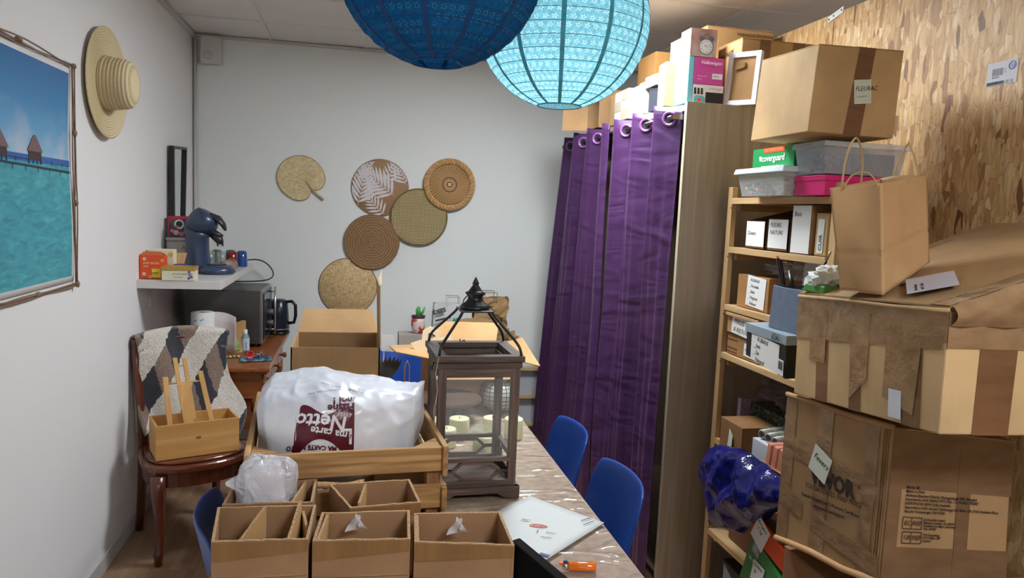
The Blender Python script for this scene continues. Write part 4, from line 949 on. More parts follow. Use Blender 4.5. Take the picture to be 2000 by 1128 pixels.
BLUE = plain((18, 66, 150), .38)
def blue_chair(label, x, y, rz):
    t = thing('blue_chair', label, 'chair', (x, y, 0), rz, 'blue plastic shell chairs around the table')
    # local: the sitter looks toward +y; backrest at y = -.2
    def half(v): # half width of the back at height v
        return .205*(1-max(0, (v-.62)/.38)**3.2*.10)
    def bf(u, v):
        w_ = half(v); x = (u*2-1)*w_
        return V((x, -.165-.075*v+.055*(abs(x)/.2)**2, .47+.335*v-.016*(abs(x)/.2)**6*v))
    MB().grid(18, 14, bf).build('backrest', BLUE, t, smooth=True, solid=.009, sub=1)
    MB().grid(14, 14, lambda u, v: V(((u*2-1)*(.205-.03*v**3), -.175+.40*v, .455+.012*(abs(u*2-1))**2+.03*(1-v)**6-.025*v**5))).build('seat', BLUE, t, smooth=True, solid=.009, sub=1)
    CR = plain((170, 172, 176), .2, metal=1)
    for sx in (-1, 1):
        MB().tube([(sx*.15, .16, .44), (sx*.19, .19, .40), (sx*.21, .21, 0)], .010, 8).build('leg', CR, t, smooth=True)
        MB().tube([(sx*.15, -.13, .44), (sx*.19, -.16, .40), (sx*.21, -.22, 0)], .010, 8).build('leg', CR, t, smooth=True)
        MB().tube([(sx*.15, .16, .44), (sx*.15, -.13, .44)], .009, 8).build('seat_rail', CR, t, smooth=True)
    return t
blue_chair('blue plastic chair nearest the viewer on the right of the table', 1.665, -2.985, PI/2)
blue_chair('blue plastic chair farther back on the right of the table, before the purple curtain', 1.655, -2.475, PI/2)
blue_chair('blue plastic chair on the left of the table behind the small cartons', .875, -3.11, -PI/2+.12)
blue_chair('blue plastic chair at the far end of the table, seen behind the white bag', 1.27, -1.155, PI)

# divided small cartons ------------------------------------------
SC = cardboard((162, 126, 92), 'z'); SCD = cardboard((150, 116, 84), 'x')
EDGE = mottled((140, 105, 70), (205, 170, 128), (260, 260, 40), .8, .8, .004)
def small_carton(label, c, h, dividers=(), group='small open divided cartons on the table', tape=True, hb=0):
    """c: four corners of the rim (fl, fr, br, bl)"""
    ctr = V((sum(p[0] for p in c)/4, sum(p[1] for p in c)/4, TT)); t = thing('small_carton', label, 'box', ctr, 0, group)
    L = [V((p[0], p[1], 0))-V((ctr.x, ctr.y, 0)) for p in c]
    th = .006
    def wall(a, b_, name, ha, hb_, mat=SC):
        a = L[a]; b_ = L[b_]; d = (b_-a).normalized(); n = V((-d.y, d.x, 0))*th
        q = [a, b_, b_+n, a+n]; n_ = 10; m = MB(); rr = random.Random(label+name)
        for i in range(n_):
            p0 = a+(b_-a)*i/n_; p1 = a+(b_-a)*(i+1)/n_; k0 = ha+(hb_-ha)*i/n_; k1 = ha+(hb_-ha)*(i+1)/n_
            j0 = 0 if i == 0 else .0022*noise.noise(p0*60+V((len(label), 0, 0))); j1 = 0 if i == n_-1 else .0022*noise.noise(p1*60+V((len(label), 0, 0)))
            m.hexa([p0, p1, p1+n, p0+n]+[x+V((0, 0, z)) for x, z in ((p0, k0+j0), (p1, k1+j1), (p1+n, k1+j1), (p0+n, k0+j0))])
        o = m.build(name, mat, t)
        e = MB()
        for i in range(n_):
            p0 = a+(b_-a)*i/n_; p1 = a+(b_-a)*(i+1)/n_; k0 = ha+(hb_-ha)*i/n_; k1 = ha+(hb_-ha)*(i+1)/n_
            j0 = 0 if i == 0 else .0022*noise.noise(p0*60+V((len(label), 0, 0))); j1 = 0 if i == n_-1 else .0022*noise.noise(p1*60+V((len(label), 0, 0)))
            z = V((0, 0, .0006)); e.hexa([p0+V((0, 0, k0+j0)), p1+V((0, 0, k1+j1)), p1+n+V((0, 0, k1+j1)), p0+n+V((0, 0, k0+j0)), p0+V((0, 0, k0+j0))+z, p1+V((0, 0, k1+j1))+z, p1+n+V((0, 0, k1+j1))+z, p0+n+V((0, 0, k0+j0))+z])
        e.build('cut_edge', EDGE, o); return o
    f = wall(0, 1, 'front_wall', h, h); wall(1, 2, 'side_wall', h, h+hb); wall(2, 3, 'back_wall', h+hb, h+hb); wall(3, 0, 'side_wall', h+hb, h)
    MB().hexa([p for p in L]+[p+V((0, 0, .005)) for p in L]).build('bottom', SCD, t)
    MB().hexa([p*.92+V((0, 0, h*.5)) for p in L]+[p*.92+V((0, 0, h*.5+.02)) for p in L]).build('packing_paper', mottled((120, 92, 66), (160, 128, 96), (30, 30, 30), .8), t)
    for u0, v0, u1, v1, hh in dividers:
        P = lambda u, v: (L[0]*(1-u)+L[1]*u)*(1-v)+(L[3]*(1-u)+L[2]*u)*v
        a, b_ = P(u0, v0), P(u1, v1); d = (b_-a).normalized(); n = V((-d.y, d.x, 0))*th
        o = MB().hexa([a+V((0, 0, h*.4)), b_+V((0, 0, h*.4)), b_+n+V((0, 0, h*.4)), a+n+V((0, 0, h*.4)), a+V((0, 0, h-.004)), b_+V((0, 0, hh)), b_+n+V((0, 0, hh)), a+n+V((0, 0, h-.004))]).build('divider', cardboard((196, 158, 108), 'x'), t)
        MB().hexa([a+V((0, 0, h-.004)), b_+V((0, 0, hh)), b_+n+V((0, 0, hh)), a+n+V((0, 0, h-.004)), a+V((0, 0, h-.0025)), b_+V((0, 0, hh+.0015)), b_+n+V((0, 0, hh+.0015)), a+n+V((0, 0, h-.0025))]).build('cut_edge', EDGE, o)
    if tape:
        a, b_ = L[0], L[1]; P = lambda u, v, off=0: a*(1-u)+b_*u+V((0, -off, v*h))
        strip(t, P, [(0.01, .76), (.99, .86), (.99, .985), (.01, .985)], mottled((124, 88, 50), (142, 104, 62), (40, 3, 3), .35, .3, .002, spec=.6), .0008)
        MB().tube([a+V((.004, .0, h-.077)), b_+V((-.004, 0, h-.074))], .0028, 6).build('fold_crease', SC, t, smooth=True)
    return t
H0 = .93-TT
small_carton('small open carton at the front left, two slanted dividers inside', [(.763, -3.612), (.950, -3.620), (.956, -3.446), (.745, -3.438)], H0, [(.3, .05, .52, .55, H0+.03), (.80, .05, .86, .85, H0+.02), (.86, .85, .97, .3, H0-.02)])
small_carton('small open carton in the middle of the front row, white film tip inside', [(.958, -3.630), (1.153, -3.643), (1.162, -3.497), (.970, -3.489)], H0, [(.06, .05, .09, .9, H0)])
small_carton('small open carton at the right end of the front row beside the black object', [(1.160, -3.657), (1.360, -3.697), (1.363, -3.527), (1.170, -3.515)], H0, [(.05, .04, .05, .9, H0)])
small_carton('small open carton at the rear right, against the front of the wooden crate', [(1.03, -3.472), (1.190, -3.455), (1.175, -3.306), (.98, -3.322)], H0, [(.2, .2, .4, .7, H0+.01)])
small_carton('small open carton at the rear left holding the wrapped white parcel', [(.752, -3.425), (.948, -3.43), (.950, -3.284), (.758, -3.29)], H0, [(.78, .1, .88, .9, H0)])
for l, x, y, z in (('white film scrap poking from the middle front carton', 1.045, -3.535, .905), ('white film scrap poking from the right front carton', 1.26, -3.575, .905)):
    t = thing('film_scrap', l, 'film', (x, y, z))
    MB().grid(8, 6, lambda u, v: V(((u-.5)*.05*(1-.6*v)+.012*v*math.sin(5*u), (u-.5)*.01+.006*math.sin(4*v+3*u), (v*(.028+.012*math.sin(7*u)))))).build('film', film((225, 228, 235), .75, .3), t, smooth=True)
t = thing('wrapped_parcel', 'white parcel wrapped in cloudy film standing in a rear left small carton', 'parcel', (.838, -3.35, .90))
MB().hexa([V((-.05, -.03, -.06)), V((.05, -.03, -.06)), V((.05, .03, -.06)), V((-.05, .03, -.06)), V((-.048, -.015, .095)), V((.03, -.02, .10)), V((.03, .03, .10)), V((-.045, .03, .09))]).build('inner_block', plain((236, 236, 240), .6), t, bevel=.008)
m = MB(); blob(m, (.0, 0, .02), (.07, .048, .098), .14, 1.6, 4, 44, 30, .13, sq=.6); m.build('film_wrap', film((228, 228, 238), .55, .2, 1.0, 14), t, smooth=True)
MB().hexa([V((-.09, -.012, .05)), V((-.05, -.02, .03)), V((-.05, .02, .03)), V((-.088, .0, .05)), V((-.092, -.005, .055)), V((-.05, -.015, .075)), V((-.05, .015, .075)), V((-.09, .005, .055))]).build('film_tail', film((228, 228, 238), .55, .2, 1.0, 14), t, bevel=.004)

# pallet-wood crate -----------------------------------------------
CW = wood((140, 100, 58), (206, 164, 108), 'x', .7, 1.3, knots=True, bs=.6); CWY = wood((136, 98, 58), (200, 158, 104), 'y', .7, 1.3, knots=True, bs=.6); CWZ = wood((112, 78, 42), (166, 124, 76), 'z', .75, 1.3, bs=.6)
t = thing('wooden_crate', 'rough slatted wooden crate holding the white carrier bag', 'crate', (1.004, -2.96, TT), math.radians(4.3))
w2, d2 = .250, .295; HH = .99-TT
for z0, z1 in ((HH-.064, HH), (HH-.163, HH-.100), (.005, .06)):
    MB().box(-w2, -d2-.008, z0, w2, -d2+.006, z1).build('slat', CW, t, bevel=.002)
    MB().box(-w2, d2-.006, z0, w2, d2+.008, z1).build('slat', CW, t, bevel=.002)
for sx in (-1, 1):
    x = sx*(w2+.0)
    for z0, z1 in ((HH-.075, HH+.006), (HH-.165, HH-.105), (.005, .07)):
        xo = .0 if sx > 0 else .0
        MB().box(x-.014*(sx > 0), -d2-.02, z0, x+.014*(sx < 0), d2+.02, z1).build('slat', CWY, t, bevel=.002)
    for sy in (-1, 1):
        px, py = sx*(w2-.032), sy*(d2-.026)
        MB().box(px-.018, py-.018, .0, px+.018, py+.018, HH-.003).build('corner_post', CWZ, t, bevel=.002)
for i in range(6): MB().box(-w2+.016+i*.081, -d2+.008, -.0, -w2+.016+i*.081+.068, d2-.008, .008).build('bottom_slat', CWY, t)
# triangular corner gussets on top of the posts
for sx in (-1, 1):
    for sy in (-1, 1):
        a = V((sx*(w2-.015), sy*(d2-.007), HH-.012))
        pts = [(a.x, a.y), (a.x-sx*.075, a.y), (a.x, a.y-sy*.075)]
        if sx*sy < 0: pts = pts[::-1]
        MB().prism(pts, HH-.02, HH-.002).build('corner_gusset', CW, t)
t = thing('brown_carton_piece', 'plain brown carton lying in the crate below the carrier bag', 'box', (1.15, -3.05, TT+.012))
MB().hexa(rotbox(0, 0, 0, .14, .22, .155, .1)).build('body', cardboard((150, 122, 96)), t, bevel=.003)
# carrier bag
t = thing('carrier_bag', 'white supermarket carrier bag with burgundy print stuffed into the wooden crate', 'bag', (1.0, -3.0, .93))
prof = [(0, -.225, .02, .12, .02), (.06, -.215, -.03, .16, .10), (.15, -.19, -.06, .185, .16), (.3, -.12, -.08, .205, .19), (.42, -.05, -.085, .208, .20), (.55, .02, -.085, .195, .19), (.68, .09, -.08, .178, .17), (.8, .15, -.06, .165, .14), (.9, .20, -.03, .17, .10), (.97, .225, .03, .18, .04), (1, .235, .06, .185, .012)]
def bagf(u, v):
    # v along x, u around
    for i in range(len(prof)-1):
        if prof[i+1][0] >= v: break
    a, b_ = prof[i], prof[i+1]; f = (v-a[0])/(b_[0]-a[0]); f = f*f*(3-2*f) if 0 else f
    x, zb, zt, hd = [a[k]+(b_[k]-a[k])*f for k in (1, 2, 3, 4)]
    ph = 2*PI*u; c, s_ = math.cos(ph), math.sin(ph); e = .75
    yy = math.copysign(abs(c)**e, c)*hd; zz = math.copysign(abs(s_)**e, s_)*(zt-zb)/2+(zt+zb)/2
    p = V((x, yy, zz)); d = V((0, c, s_))
    k = .012*noise.noise(p*9)-.016*abs(noise.noise(V((p.x*9, p.y*14, p.z*14+4))))*(.35+1.2*max(0, v-.45))-.006*abs(noise.noise(p*28+V((3, 0, 0))))
    k += .004
    return p+d*k+V((.01*noise.noise(p*11+V((5, 5, 5))), 0, 0))
m = MB(); m.grid(150, 110, bagf, wrap=True)
BAGM = mottled((216, 220, 232), (228, 231, 240), (3, 3, 3), .26, .25, .01, spec=.6)
bag = m.build('bag', BAGM, t, smooth=True)
bvh = BVHTree.FromPolygons([V(p) for p in m.v], m.f)
BUR = plain((92, 24, 44), .3)
def project(name, verts, faces, mat, origin, xd, up, par, off=.0016):
    """lay flat print (x,y pairs) onto the bag surface"""
    xd = V(xd).normalized(); up = V(up); z = xd.cross(up).normalized(); up = z.cross(xd)
    out = []
    for x, y in verts:
        p = V(origin)+xd*x+up*y
        h = bvh.ray_cast(p+z*.25, -z)
        out.append(tuple(h[0]+z*off) if h[0] is not None else tuple(p))
    mb = MB(); mb.v = out; mb.f = faces; return mb.build(name, mat, par)
def projtext(s, size, mat, origin, ang, par, shear=0, bold=.0, sx=1, name='lettering'):
    cu = bpy.data.curves.new('tmp', 'FONT'); cu.body = s; cu.size = size; cu.shear = shear; cu.offset = bold; cu.resolution_u = 2; cu.align_x = 'LEFT'; cu.align_y = 'CENTER'
    o = bpy.data.objects.new('tmp', cu); COL.objects.link(o); bpy.context.view_layer.update()
    me = bpy.data.meshes.new_from_object(o.evaluated_get(bpy.context.evaluated_depsgraph_get()))
    v = [(q.co.x*sx, q.co.y) for q in me.vertices]; f = [tuple(p.vertices) for p in me.polygons]
    bpy.data.objects.remove(o); bpy.data.curves.remove(cu); bpy.data.meshes.remove(me)
    a = ang; n = V((0, -.85, .5)).normalized(); x0 = V((1, 0, 0)); u0 = n.cross(x0)
    xd = x0*math.cos(a)+u0*math.sin(a); up = u0*math.cos(a)-x0*math.sin(a)
    return project(name, v, f, mat, origin, xd, up, par, .0042)
# print is upside down: text runs right-to-left seen from the camera
n_ = V((0, -.85, .5)).normalized(); u_ = n_.cross(V((1, 0, 0)))
def B(x, z, y=-.19): return V((x, y, z))
vv = []; ff = []; nx, ny = 26, 10
for j in range(ny+1):
    for i in range(nx+1):
        s_ = i/nx; x = -.118+.155*s_
        lo = -.012+.042*math.sin(PI*min(1, s_*1.05))-.03*s_ if True else 0; hi = .088+.012*math.sin(s_*9)-.01*s_
        lo -= .03*(1-s_)**3
        if s_ < .12: hi = lo+.03+(hi-lo-.03)*(s_/.12)
        vv.append((x, lo+(hi-lo)*j/ny+.0))
for j in range(ny):
    for i in range(nx): ff.append((j*(nx+1)+i, j*(nx+1)+i+1, (j+1)*(nx+1)+i+1, (j+1)*(nx+1)+i))
project('burgundy_panel', vv, ff, BUR, (0, -.19, .055), (1, 0, 0), u_, t, .0014)
WHT = plain((228, 230, 238), .3)
projtext('Netto', .052, WHT, B(.018, .112), PI-.08, t, shear=.1, bold=.0012)
projtext('ma carte', .026, WHT, B(.020, .08), PI-.12, t, shear=.1, bold=.0006); projtext('L', .05, WHT, B(.034, .08), PI, t, bold=.001)
projtext('Flashe', .028, BUR, B(.038, .165), PI+.12, t, shear=.1, bold=.0008); projtext('moi !', .028, BUR, B(.040, .188), PI+.12, t, shear=.1, bold=.0008)
projtext('AUX AVANTA', .028, BUR, B(.035, .02), PI+.0, t, bold=.0008); projtext('AVEC MA CARTE NETTO', .015, BUR, B(.035, .043), PI-.02, t, bold=.0005)
projtext('Utilisez ce sac plusieurs fois, triez', .010, plain((70, 60, 80), .5), B(.05, .232), PI+.18, t); projtext('Un geste de plus pour la nature', .009, plain((70, 60, 80), .5), B(.06, .214), PI-.25, t)
t2 = thing('white_film_in_crate', 'crumpled pale film seen through the gap of the crate front', 'film', (.985, -3.19, TT+.075))
blob(MB(), (0, 0, 0), (.09, .03, .045), .3, 3, 11, 30, 18, .4).build('film', film((214, 222, 232), .8, .25, 1, 20), t2, smooth=True)

# wooden lantern ---------------------------------------------------
GW = wood((62, 50, 44), (122, 102, 90), 'z', .65, 1.5, bs=.5); GWX = wood((62, 50, 44), (122, 102, 90), 'x', .65, 1.5, bs=.5); GWY = wood((58, 50, 46), (104, 92, 86), 'y', .65, 1.5, bs=.5)
IR = plain((24, 24, 28), .35)
t = thing('candle_lantern', 'tall greyed-wood and glass candle lantern with black metal top', 'lantern', (1.391, -2.89, TT), math.radians(1.5))
q = .120
m = MB().prism([(-q-.012, 0), (-q+.03, 0), (-q+.055, .016), (q-.055, .016), (q-.03, 0), (q+.012, 0), (q+.012, .036), (-q-.012, .036)], -.008, .006, lambda x, y, h: V((x, -q+h-.004, y))); m.build('plinth_board', GWX, t)
MB().prism([(-q-.012, 0), (-q+.03, 0), (-q+.055, .016), (q-.055, .016), (q-.03, 0), (q+.012, 0), (q+.012, .036), (-q-.012, .036)], -.006, .008, lambda x, y, h: V((x, q+h+.004, y))).build('plinth_board', GWX, t)
for sx in (-1, 1): MB().prism([(-q-.01, 0), (-q+.03, 0), (-q+.055, .016), (q-.055, .016), (q-.03, 0), (q+.01, 0), (q+.01, .036), (-q-.01, .036)], -.007, .007, lambda x, y, h: V((sx*(q+.004)+h, x, y))).build('plinth_board', GWY, t)
MB().box(-q, -q, .030, q, q, .042).build('floor_board', GWX, t)
ZT = .395
for sx in (-1, 1):
    for sy in (-1, 1): MB().box(sx*(q-.011)-.012, sy*(q-.011)-.012, .036, sx*(q-.011)+.012, sy*(q-.011)+.012, ZT).build('post', GW, t, bevel=.001)
def lattice(name, f, z0, z1, mat):
    p = MB(); zm = (z0+z1)/2; r = .009; h = (z1-z0)/2-.008
    L_ = [(-q+.022, zm), (-.072, zm), (-.045, zm+h), (.045, zm+h), (.072, zm), (q-.022, zm)]
    for s_ in (1, -1):
        for a, b_ in zip(L_[:-1], L_[1:]):
            p.bar(f(a[0], zm+(a[1]-zm)*s_), f(b_[0], zm+(b_[1]-zm)*s_), r, r)
    return p.build(name, mat, t)
faces = {'front': lambda x, z: V((x, -q+.004, z)), 'back': lambda x, z: V((x, q-.004, z)), 'left': lambda x, z: V((-q+.004, x, z)), 'right': lambda x, z: V((q-.004, x, z))}
for k, f in faces.items():
    mt = GWX if k in ('front', 'back') else GWY
    for z, h in ((.048, .014), (.118, .012), (ZT-.014, .028)): MB().bar(f(-q+.022, z), f(q-.022, z), .014, h).build('rail', mt, t)
    lattice('lattice', f, .052, .114, mt)
    a, b_ = f(-q+.022, .124), f(q-.022, ZT-.028); d = V((0, .0015, 0)) if k in ('front', 'back') else V((.0015, 0, 0))
    MB().hexa([a-d, V((b_.x, b_.y, a.z))-d, V((b_.x, b_.y, a.z))+d, a+d, V((a.x, a.y, b_.z))-d, b_-d, b_+d, V((a.x, a.y, b_.z))+d]).build('glass_pane', glass(), t)
# top frame: two stepped boards, open in the middle
m = MB()
for z0, z1, o, i in ((ZT, ZT+.016, .006, .03), (ZT+.018, ZT+.036, .012, .022)):
    for a in ((-q-o, -q-o, q+o, -q+i), (-q-o, q-i, q+o, q+o), (-q-o, -q+i, -q+i, q-i), (q-i, -q+i, q+o, q-i)): MB().box(a[0], a[1], z0, a[2], a[3], z1).build('top_rail', GWX if a[2]-a[0] > .1 else GWY, t, bevel=.001)
zt = ZT+.036
for sx in (-1, 1):
    for sy in (-1, 1):
        pts = []
        for f in [i/14 for i in range(15)]:
            r = (q+.002)*(1-f)+.042*f; bow = .020*math.sin(PI*f)*(1 if f < .6 else .7)-.012*math.sin(PI*min(1, f*1.6))*(f > .5)
            r = [ .122, .121, .119, .116, .111, .105, .098, .091, .084, .077, .070, .063, .056, .050, .045][int(f*14+.5)]
            pts.append(V((sx*r, sy*r, zt+.118*f)))
        MB().tube(pts, .0042, 8).build('roof_rod', IR, t, smooth=True)
MB().box(-.05, -.05, zt+.116, .05, .05, zt+.122).build('roof_plate', plain((62, 62, 64), .4, metal=.4), t, bevel=.002)
MB().lathe([(.045, 0), (.046, .006), (.040, .014), (.028, .022), (.023, .03), (.022, .038), (.030, .046), (.031, .05), (.022, .054), (.019, .058), (.014, .066), (.008, .074), (.011, .077), (.006, .088), (.001, .098)], 28, (0, 0, zt+.122)).build('finial', IR, t, smooth=True)
MB().tube([(-.02, 0, zt+.165), (-.036, 0, zt+.152), (-.040, -.005, zt+.135), (-.030, -.008, zt+.135), (-.01, -.01, zt+.165), (.004, -.006, zt+.195)], .0022, 8).build('hanging_ring', IR, t, smooth=True, sub=1)
m = MB(); m.tube([(-.02, q-.0, zt-.005), (-.01, q-.01, zt+.006), (.0, q-.02, zt-.008), (.02, q-.02, zt-.004), (.03, q-.02, zt-.012), (.03, q-.02, zt-.03)], .002, 6); m.tube([(-.025, q-.015, zt+.01), (-.02, q-.02, zt-.03)], .002, 6); m.build('latch', plain((70, 52, 40), .4, metal=.7), t, smooth=True)
MB().tube([(-q-.01, -.07, zt-.03), (-q-.014, -.06, zt-.04), (-q-.012, -.05, zt-.055)], .003, 6).build('hook', IR, t)
MB().tube([(-q-.004, -q-.012, zt+.002), (-q-.012, -q-.014, zt-.05), (-q-.004, -q-.010, zt-.1), (-q-.014, -q-.012, zt-.16), (-q-.008, -q-.012, zt-.22)], .0012, 5).build('string', plain((190, 175, 150), .9), t)

# candles ----------------------------------------------------------
WAX = plain((232, 232, 190), .45)
def candle(x, y, h, r, label, glassy=False):
    t = thing('glass_candle' if glassy else 'pillar_candle', label, 'candle', (x, y, TT), group='cream candles grouped behind the wooden lantern')
    z = .008 if glassy else 0
    MB().lathe([(0, z), (r*.97, z), (r, z+.004), (r, z+h-.004), (r*.95, z+h), (r*.4, z+h-.003), (0, z+h-.004)], 28).build('wax', WAX, t, smooth=True)
    MB().tube([(0, 0, z+h-.004), (.001, 0, z+h+.006)], .0012, 5).build('wick', plain((60, 50, 40)), t)
    if glassy:
        R = r+.006; MB().lathe([(0, 0), (R, 0), (R+.003, .01), (R+.003, h+.03), (R+.0045, h+.034), (R, h+.034), (R, .012), (R-.004, .006), (0, .006)], 32, cap=False).build('glass_jar', glassmat((200, 215, 190), .22), t, smooth=True)
candle(1.425, -2.42, .075, .038, 'round cream pillar candle at the back, centre of the candle group')
candle(1.365, -2.52, .066, .036, 'cream pillar candle standing in front of the other pillar candles')
candle(1.33, -2.42, .072, .038, 'cream pillar candle farthest left behind the lantern glass')
candle(1.555, -2.40, .070, .036, 'cream pillar candle at the right behind the lantern rear post')
candle(1.63, -2.44, .076, .036, 'cream pillar candle farthest right of the candle group')
candle(1.30, -2.60, .04, .036, 'cream candle in a clear glass jar at the left of the lantern glass', True)
candle(1.49, -2.60, .055, .040, 'cream candle in a wide clear glass jar at the centre right', True)
# wire basket with white paper globe
t = thing('wire_basket', 'round black wire basket lantern with a white globe inside', 'basket', (1.64, -2.08, TT))
m = MB()
for k in range(10):
    th = .45+(PI-.9)*k/9; r = .083*math.sin(th)**.6; z = .075-.070*math.cos(th); m.tube([V((r*math.cos(2*PI*i/32), r*math.sin(2*PI*i/32), z)) for i in range(32)], .0016, 5, True)
m.build('hoop', IR, t, smooth=True); m = MB()
for i in range(14):
    a = 2*PI*i/14; m.tube([V((.083*math.sin(th)**.6*math.cos(a), .083*math.sin(th)**.6*math.sin(a), .075-.070*math.cos(th))) for th in [.45+(PI-.9)*k/12 for k in range(13)]], .0016, 5)
m.build('upright_wire', IR, t, smooth=True)
MB().lathe([(0, .012), (.045, .014), (.066, .04), (.072, .07), (.062, .10), (.045, .118), (0, .12)], 28).build('globe', plain((214, 216, 214), .6), t, smooth=True)
t = thing('wooden_cake_stand', 'round dark wooden stand behind the candles, seen through the lantern glass', 'stand', (1.405, -2.175, TT))
MB().lathe([(0, .078), (.135, .078), (.143, .084), (.139, .094), (0, .094)], 40).build('top', wood((58, 42, 32), (90, 68, 52), 'x', .9), t, smooth=False)
MB().lathe([(.08, 0), (.085, .01), (.03, .03), (.028, .07), (.06, .078)], 24).build('foot', wood((50, 38, 32), (76, 60, 50), 'z', .5), t, smooth=True)

# open cartons at the far end of the table --------------------------
def open_carton(name, label, c, flaps, color=(190, 150, 104), hole=True):
    ctr = sum((V(p) for p in c[:4]), V())/4; t = thing(name, label, 'box', ctr); L = [V(p)-ctr for p in c]; mt = cardboard(color); th = .005
    for i, nm in ((0, 'front_wall'), (1, 'side_wall'), (2, 'back_wall'), (3, 'side_wall')):
        j = (i+1) % 4; a, b_, d, e = L[i], L[j], L[4+j], L[4+i]; n = (b_-a).cross(e-a).normalized()*-th
        MB().hexa([a, b_, b_+n, a+n, e, d, d+n, e+n]).build(nm, mt, t)
    MB().hexa(L[:4]+[p+V((0, 0, th)) for p in L[:4]]).build('bottom', mt, t)
    for i, tip0, tip1 in flaps:
        j = (i+1) % 4; a, b_ = L[4+i], L[4+j]; t0 = V(tip0)-ctr; t1 = V(tip1)-ctr; n = (b_-a).cross(t0-a).normalized()*.002
        MB().hexa([a-n, b_-n, b_+n, a+n, t0-n, t1-n, t1+n, t0+n]).build('flap', cardboard(tuple(min(255, x*1.05) for x in color), 'x'), t)
    return t
c = axbox(1.345, -1.99, TT, 1.70, -1.66, .965)
open_carton('open_carton', 'open carton with splayed flaps behind the wooden lantern', c, [(0, (1.36, -2.11, .90), (1.69, -2.11, .90)), (1, (1.83, -2.03, .94), (1.83, -1.66, 1.0)), (2, (1.73, -1.56, 1.055), (1.46, -1.56, 1.06)), (3, (1.19, -1.70, .965), (1.21, -1.95, .985))])
c = axbox(.80, -2.27, TT, 1.13, -1.93, 1.065)
open_carton('tall_open_carton', 'tall open carton with one upright flap behind the crate', c, [(1, (1.125, -2.24, 1.30), (1.12, -2.0, 1.31)), (2, (1.11, -1.86, 1.155), (.82, -1.86, 1.155))], (178, 142, 100))
t = thing('torn_paper', 'shred of torn pale paper on top of the tall carton flap', 'paper', (1.125, -2.18, 1.30))
MB().prism([(-.012, 0), (.02, 0), (.016, .03), (.022, .055), (.008, .03), (.0, .05), (-.006, .03), (-.016, .04)], 0, .002, lambda x, y, h: V((x*.4+h, x, y))).build('shred', plain((214, 196, 160), .8), t)
t = thing('plywood_heart', 'pale plywood heart shapes poking out of the open carton', 'wooden shape', (1.37, -1.83, .97))
m = MB().prism([(-.09, .03), (-.04, .045), (-.035, .085), (0, .105), (.035, .085), (.04, .05), (.09, .07), (.11, .03), (.05, -.03), (-.05, -.03)], 0, .006, lambda x, y, h: V((x, h+.3*y, y))); m.build('shape', plain((226, 204, 168), .7), t)
MB().tube([(-.01, -.0+.02, .07), (.005, .015, .073), (.02, .02, .06)], .003, 6).build('hook', plain((30, 30, 30), .4), t)
t = thing('wooden_hoop', 'slim bent wooden strip looped over the open carton rim', 'wooden strip', (1.27, -1.96, TT))
MB().tube([(-.02, 0, .0), (-.022, 0, .17), (-.012, -.01, .2), (-.002, 0, .17), (.0, 0, .0)], .005, 6, flat=.5).build('strip', plain((196, 158, 108), .6), t, smooth=True)

# things along the back wall ----------------------------------------
t = thing('low_console', 'low plain console by the back wall carrying the bags and cactus box', 'console', (1.70, -.30, 0))
MB().box(-.42, -.16, .60, .42, .16, .63).build('top', wood((150, 118, 80), (180, 146, 104), 'x'), t, bevel=.002)
for x in (-.39, .39):
    for y in (-.13, .13): MB().box(x-.02, y-.02, 0, x+.02, y+.02, .60).build('leg', wood((140, 108, 72), (170, 136, 94), 'z'), t)
t, lc = boxthing('pale_box', 'pale grey wooden box under the cactus pot by the back wall', 'box', 1.31, -.43, .632, 1.50, -.30, .80, mottled((166, 156, 148), (184, 174, 164), (8, 8, 8)))
P = qface(lc, 'F'); strip(t, P, rect(0, 0, 1, .12), plain((196, 168, 130), .7), name='front_lath'); strip(t, P, rect(0, .2, 1, .32), plain((190, 162, 126), .7), name='front_lath')
t = thing('cactus_pot', 'red and white face pot with a little green cactus', 'cactus', (1.435, -.37, .802))
MB().lathe([(.0, 0), (.036, 0), (.042, .03), (.045, .07), (.04, .1), (.036, .1), (.035, .09), (0, .088)], 24, cap=False).build('pot', mottled((222, 205, 195), (190, 60, 58), (22, 22, 22), .35, 0, .001, 1, lo=.5, hi=.56), t, smooth=True)
MB().lathe([(.0345, .085), (.043, .10), (.046, .112), (.036, .115), (0, .108)], 24).build('rim', plain((70, 28, 34), .5), t, smooth=True)
m = MB(); m.tube([(0, 0, .10), (0, 0, .165), (.0, 0, .172)], [.013, .012, .004], 8); m.tube([(.008, 0, .12), (.028, 0, .135), (.04, 0, .168)], [.009, .009, .004], 8); m.tube([(-.0, 0, .12), (-.012, 0, .13), (-.016, 0, .155)], [.008, .007, .003], 8); m.build('cactus', plain((70, 160, 74), .5), t, smooth=True)
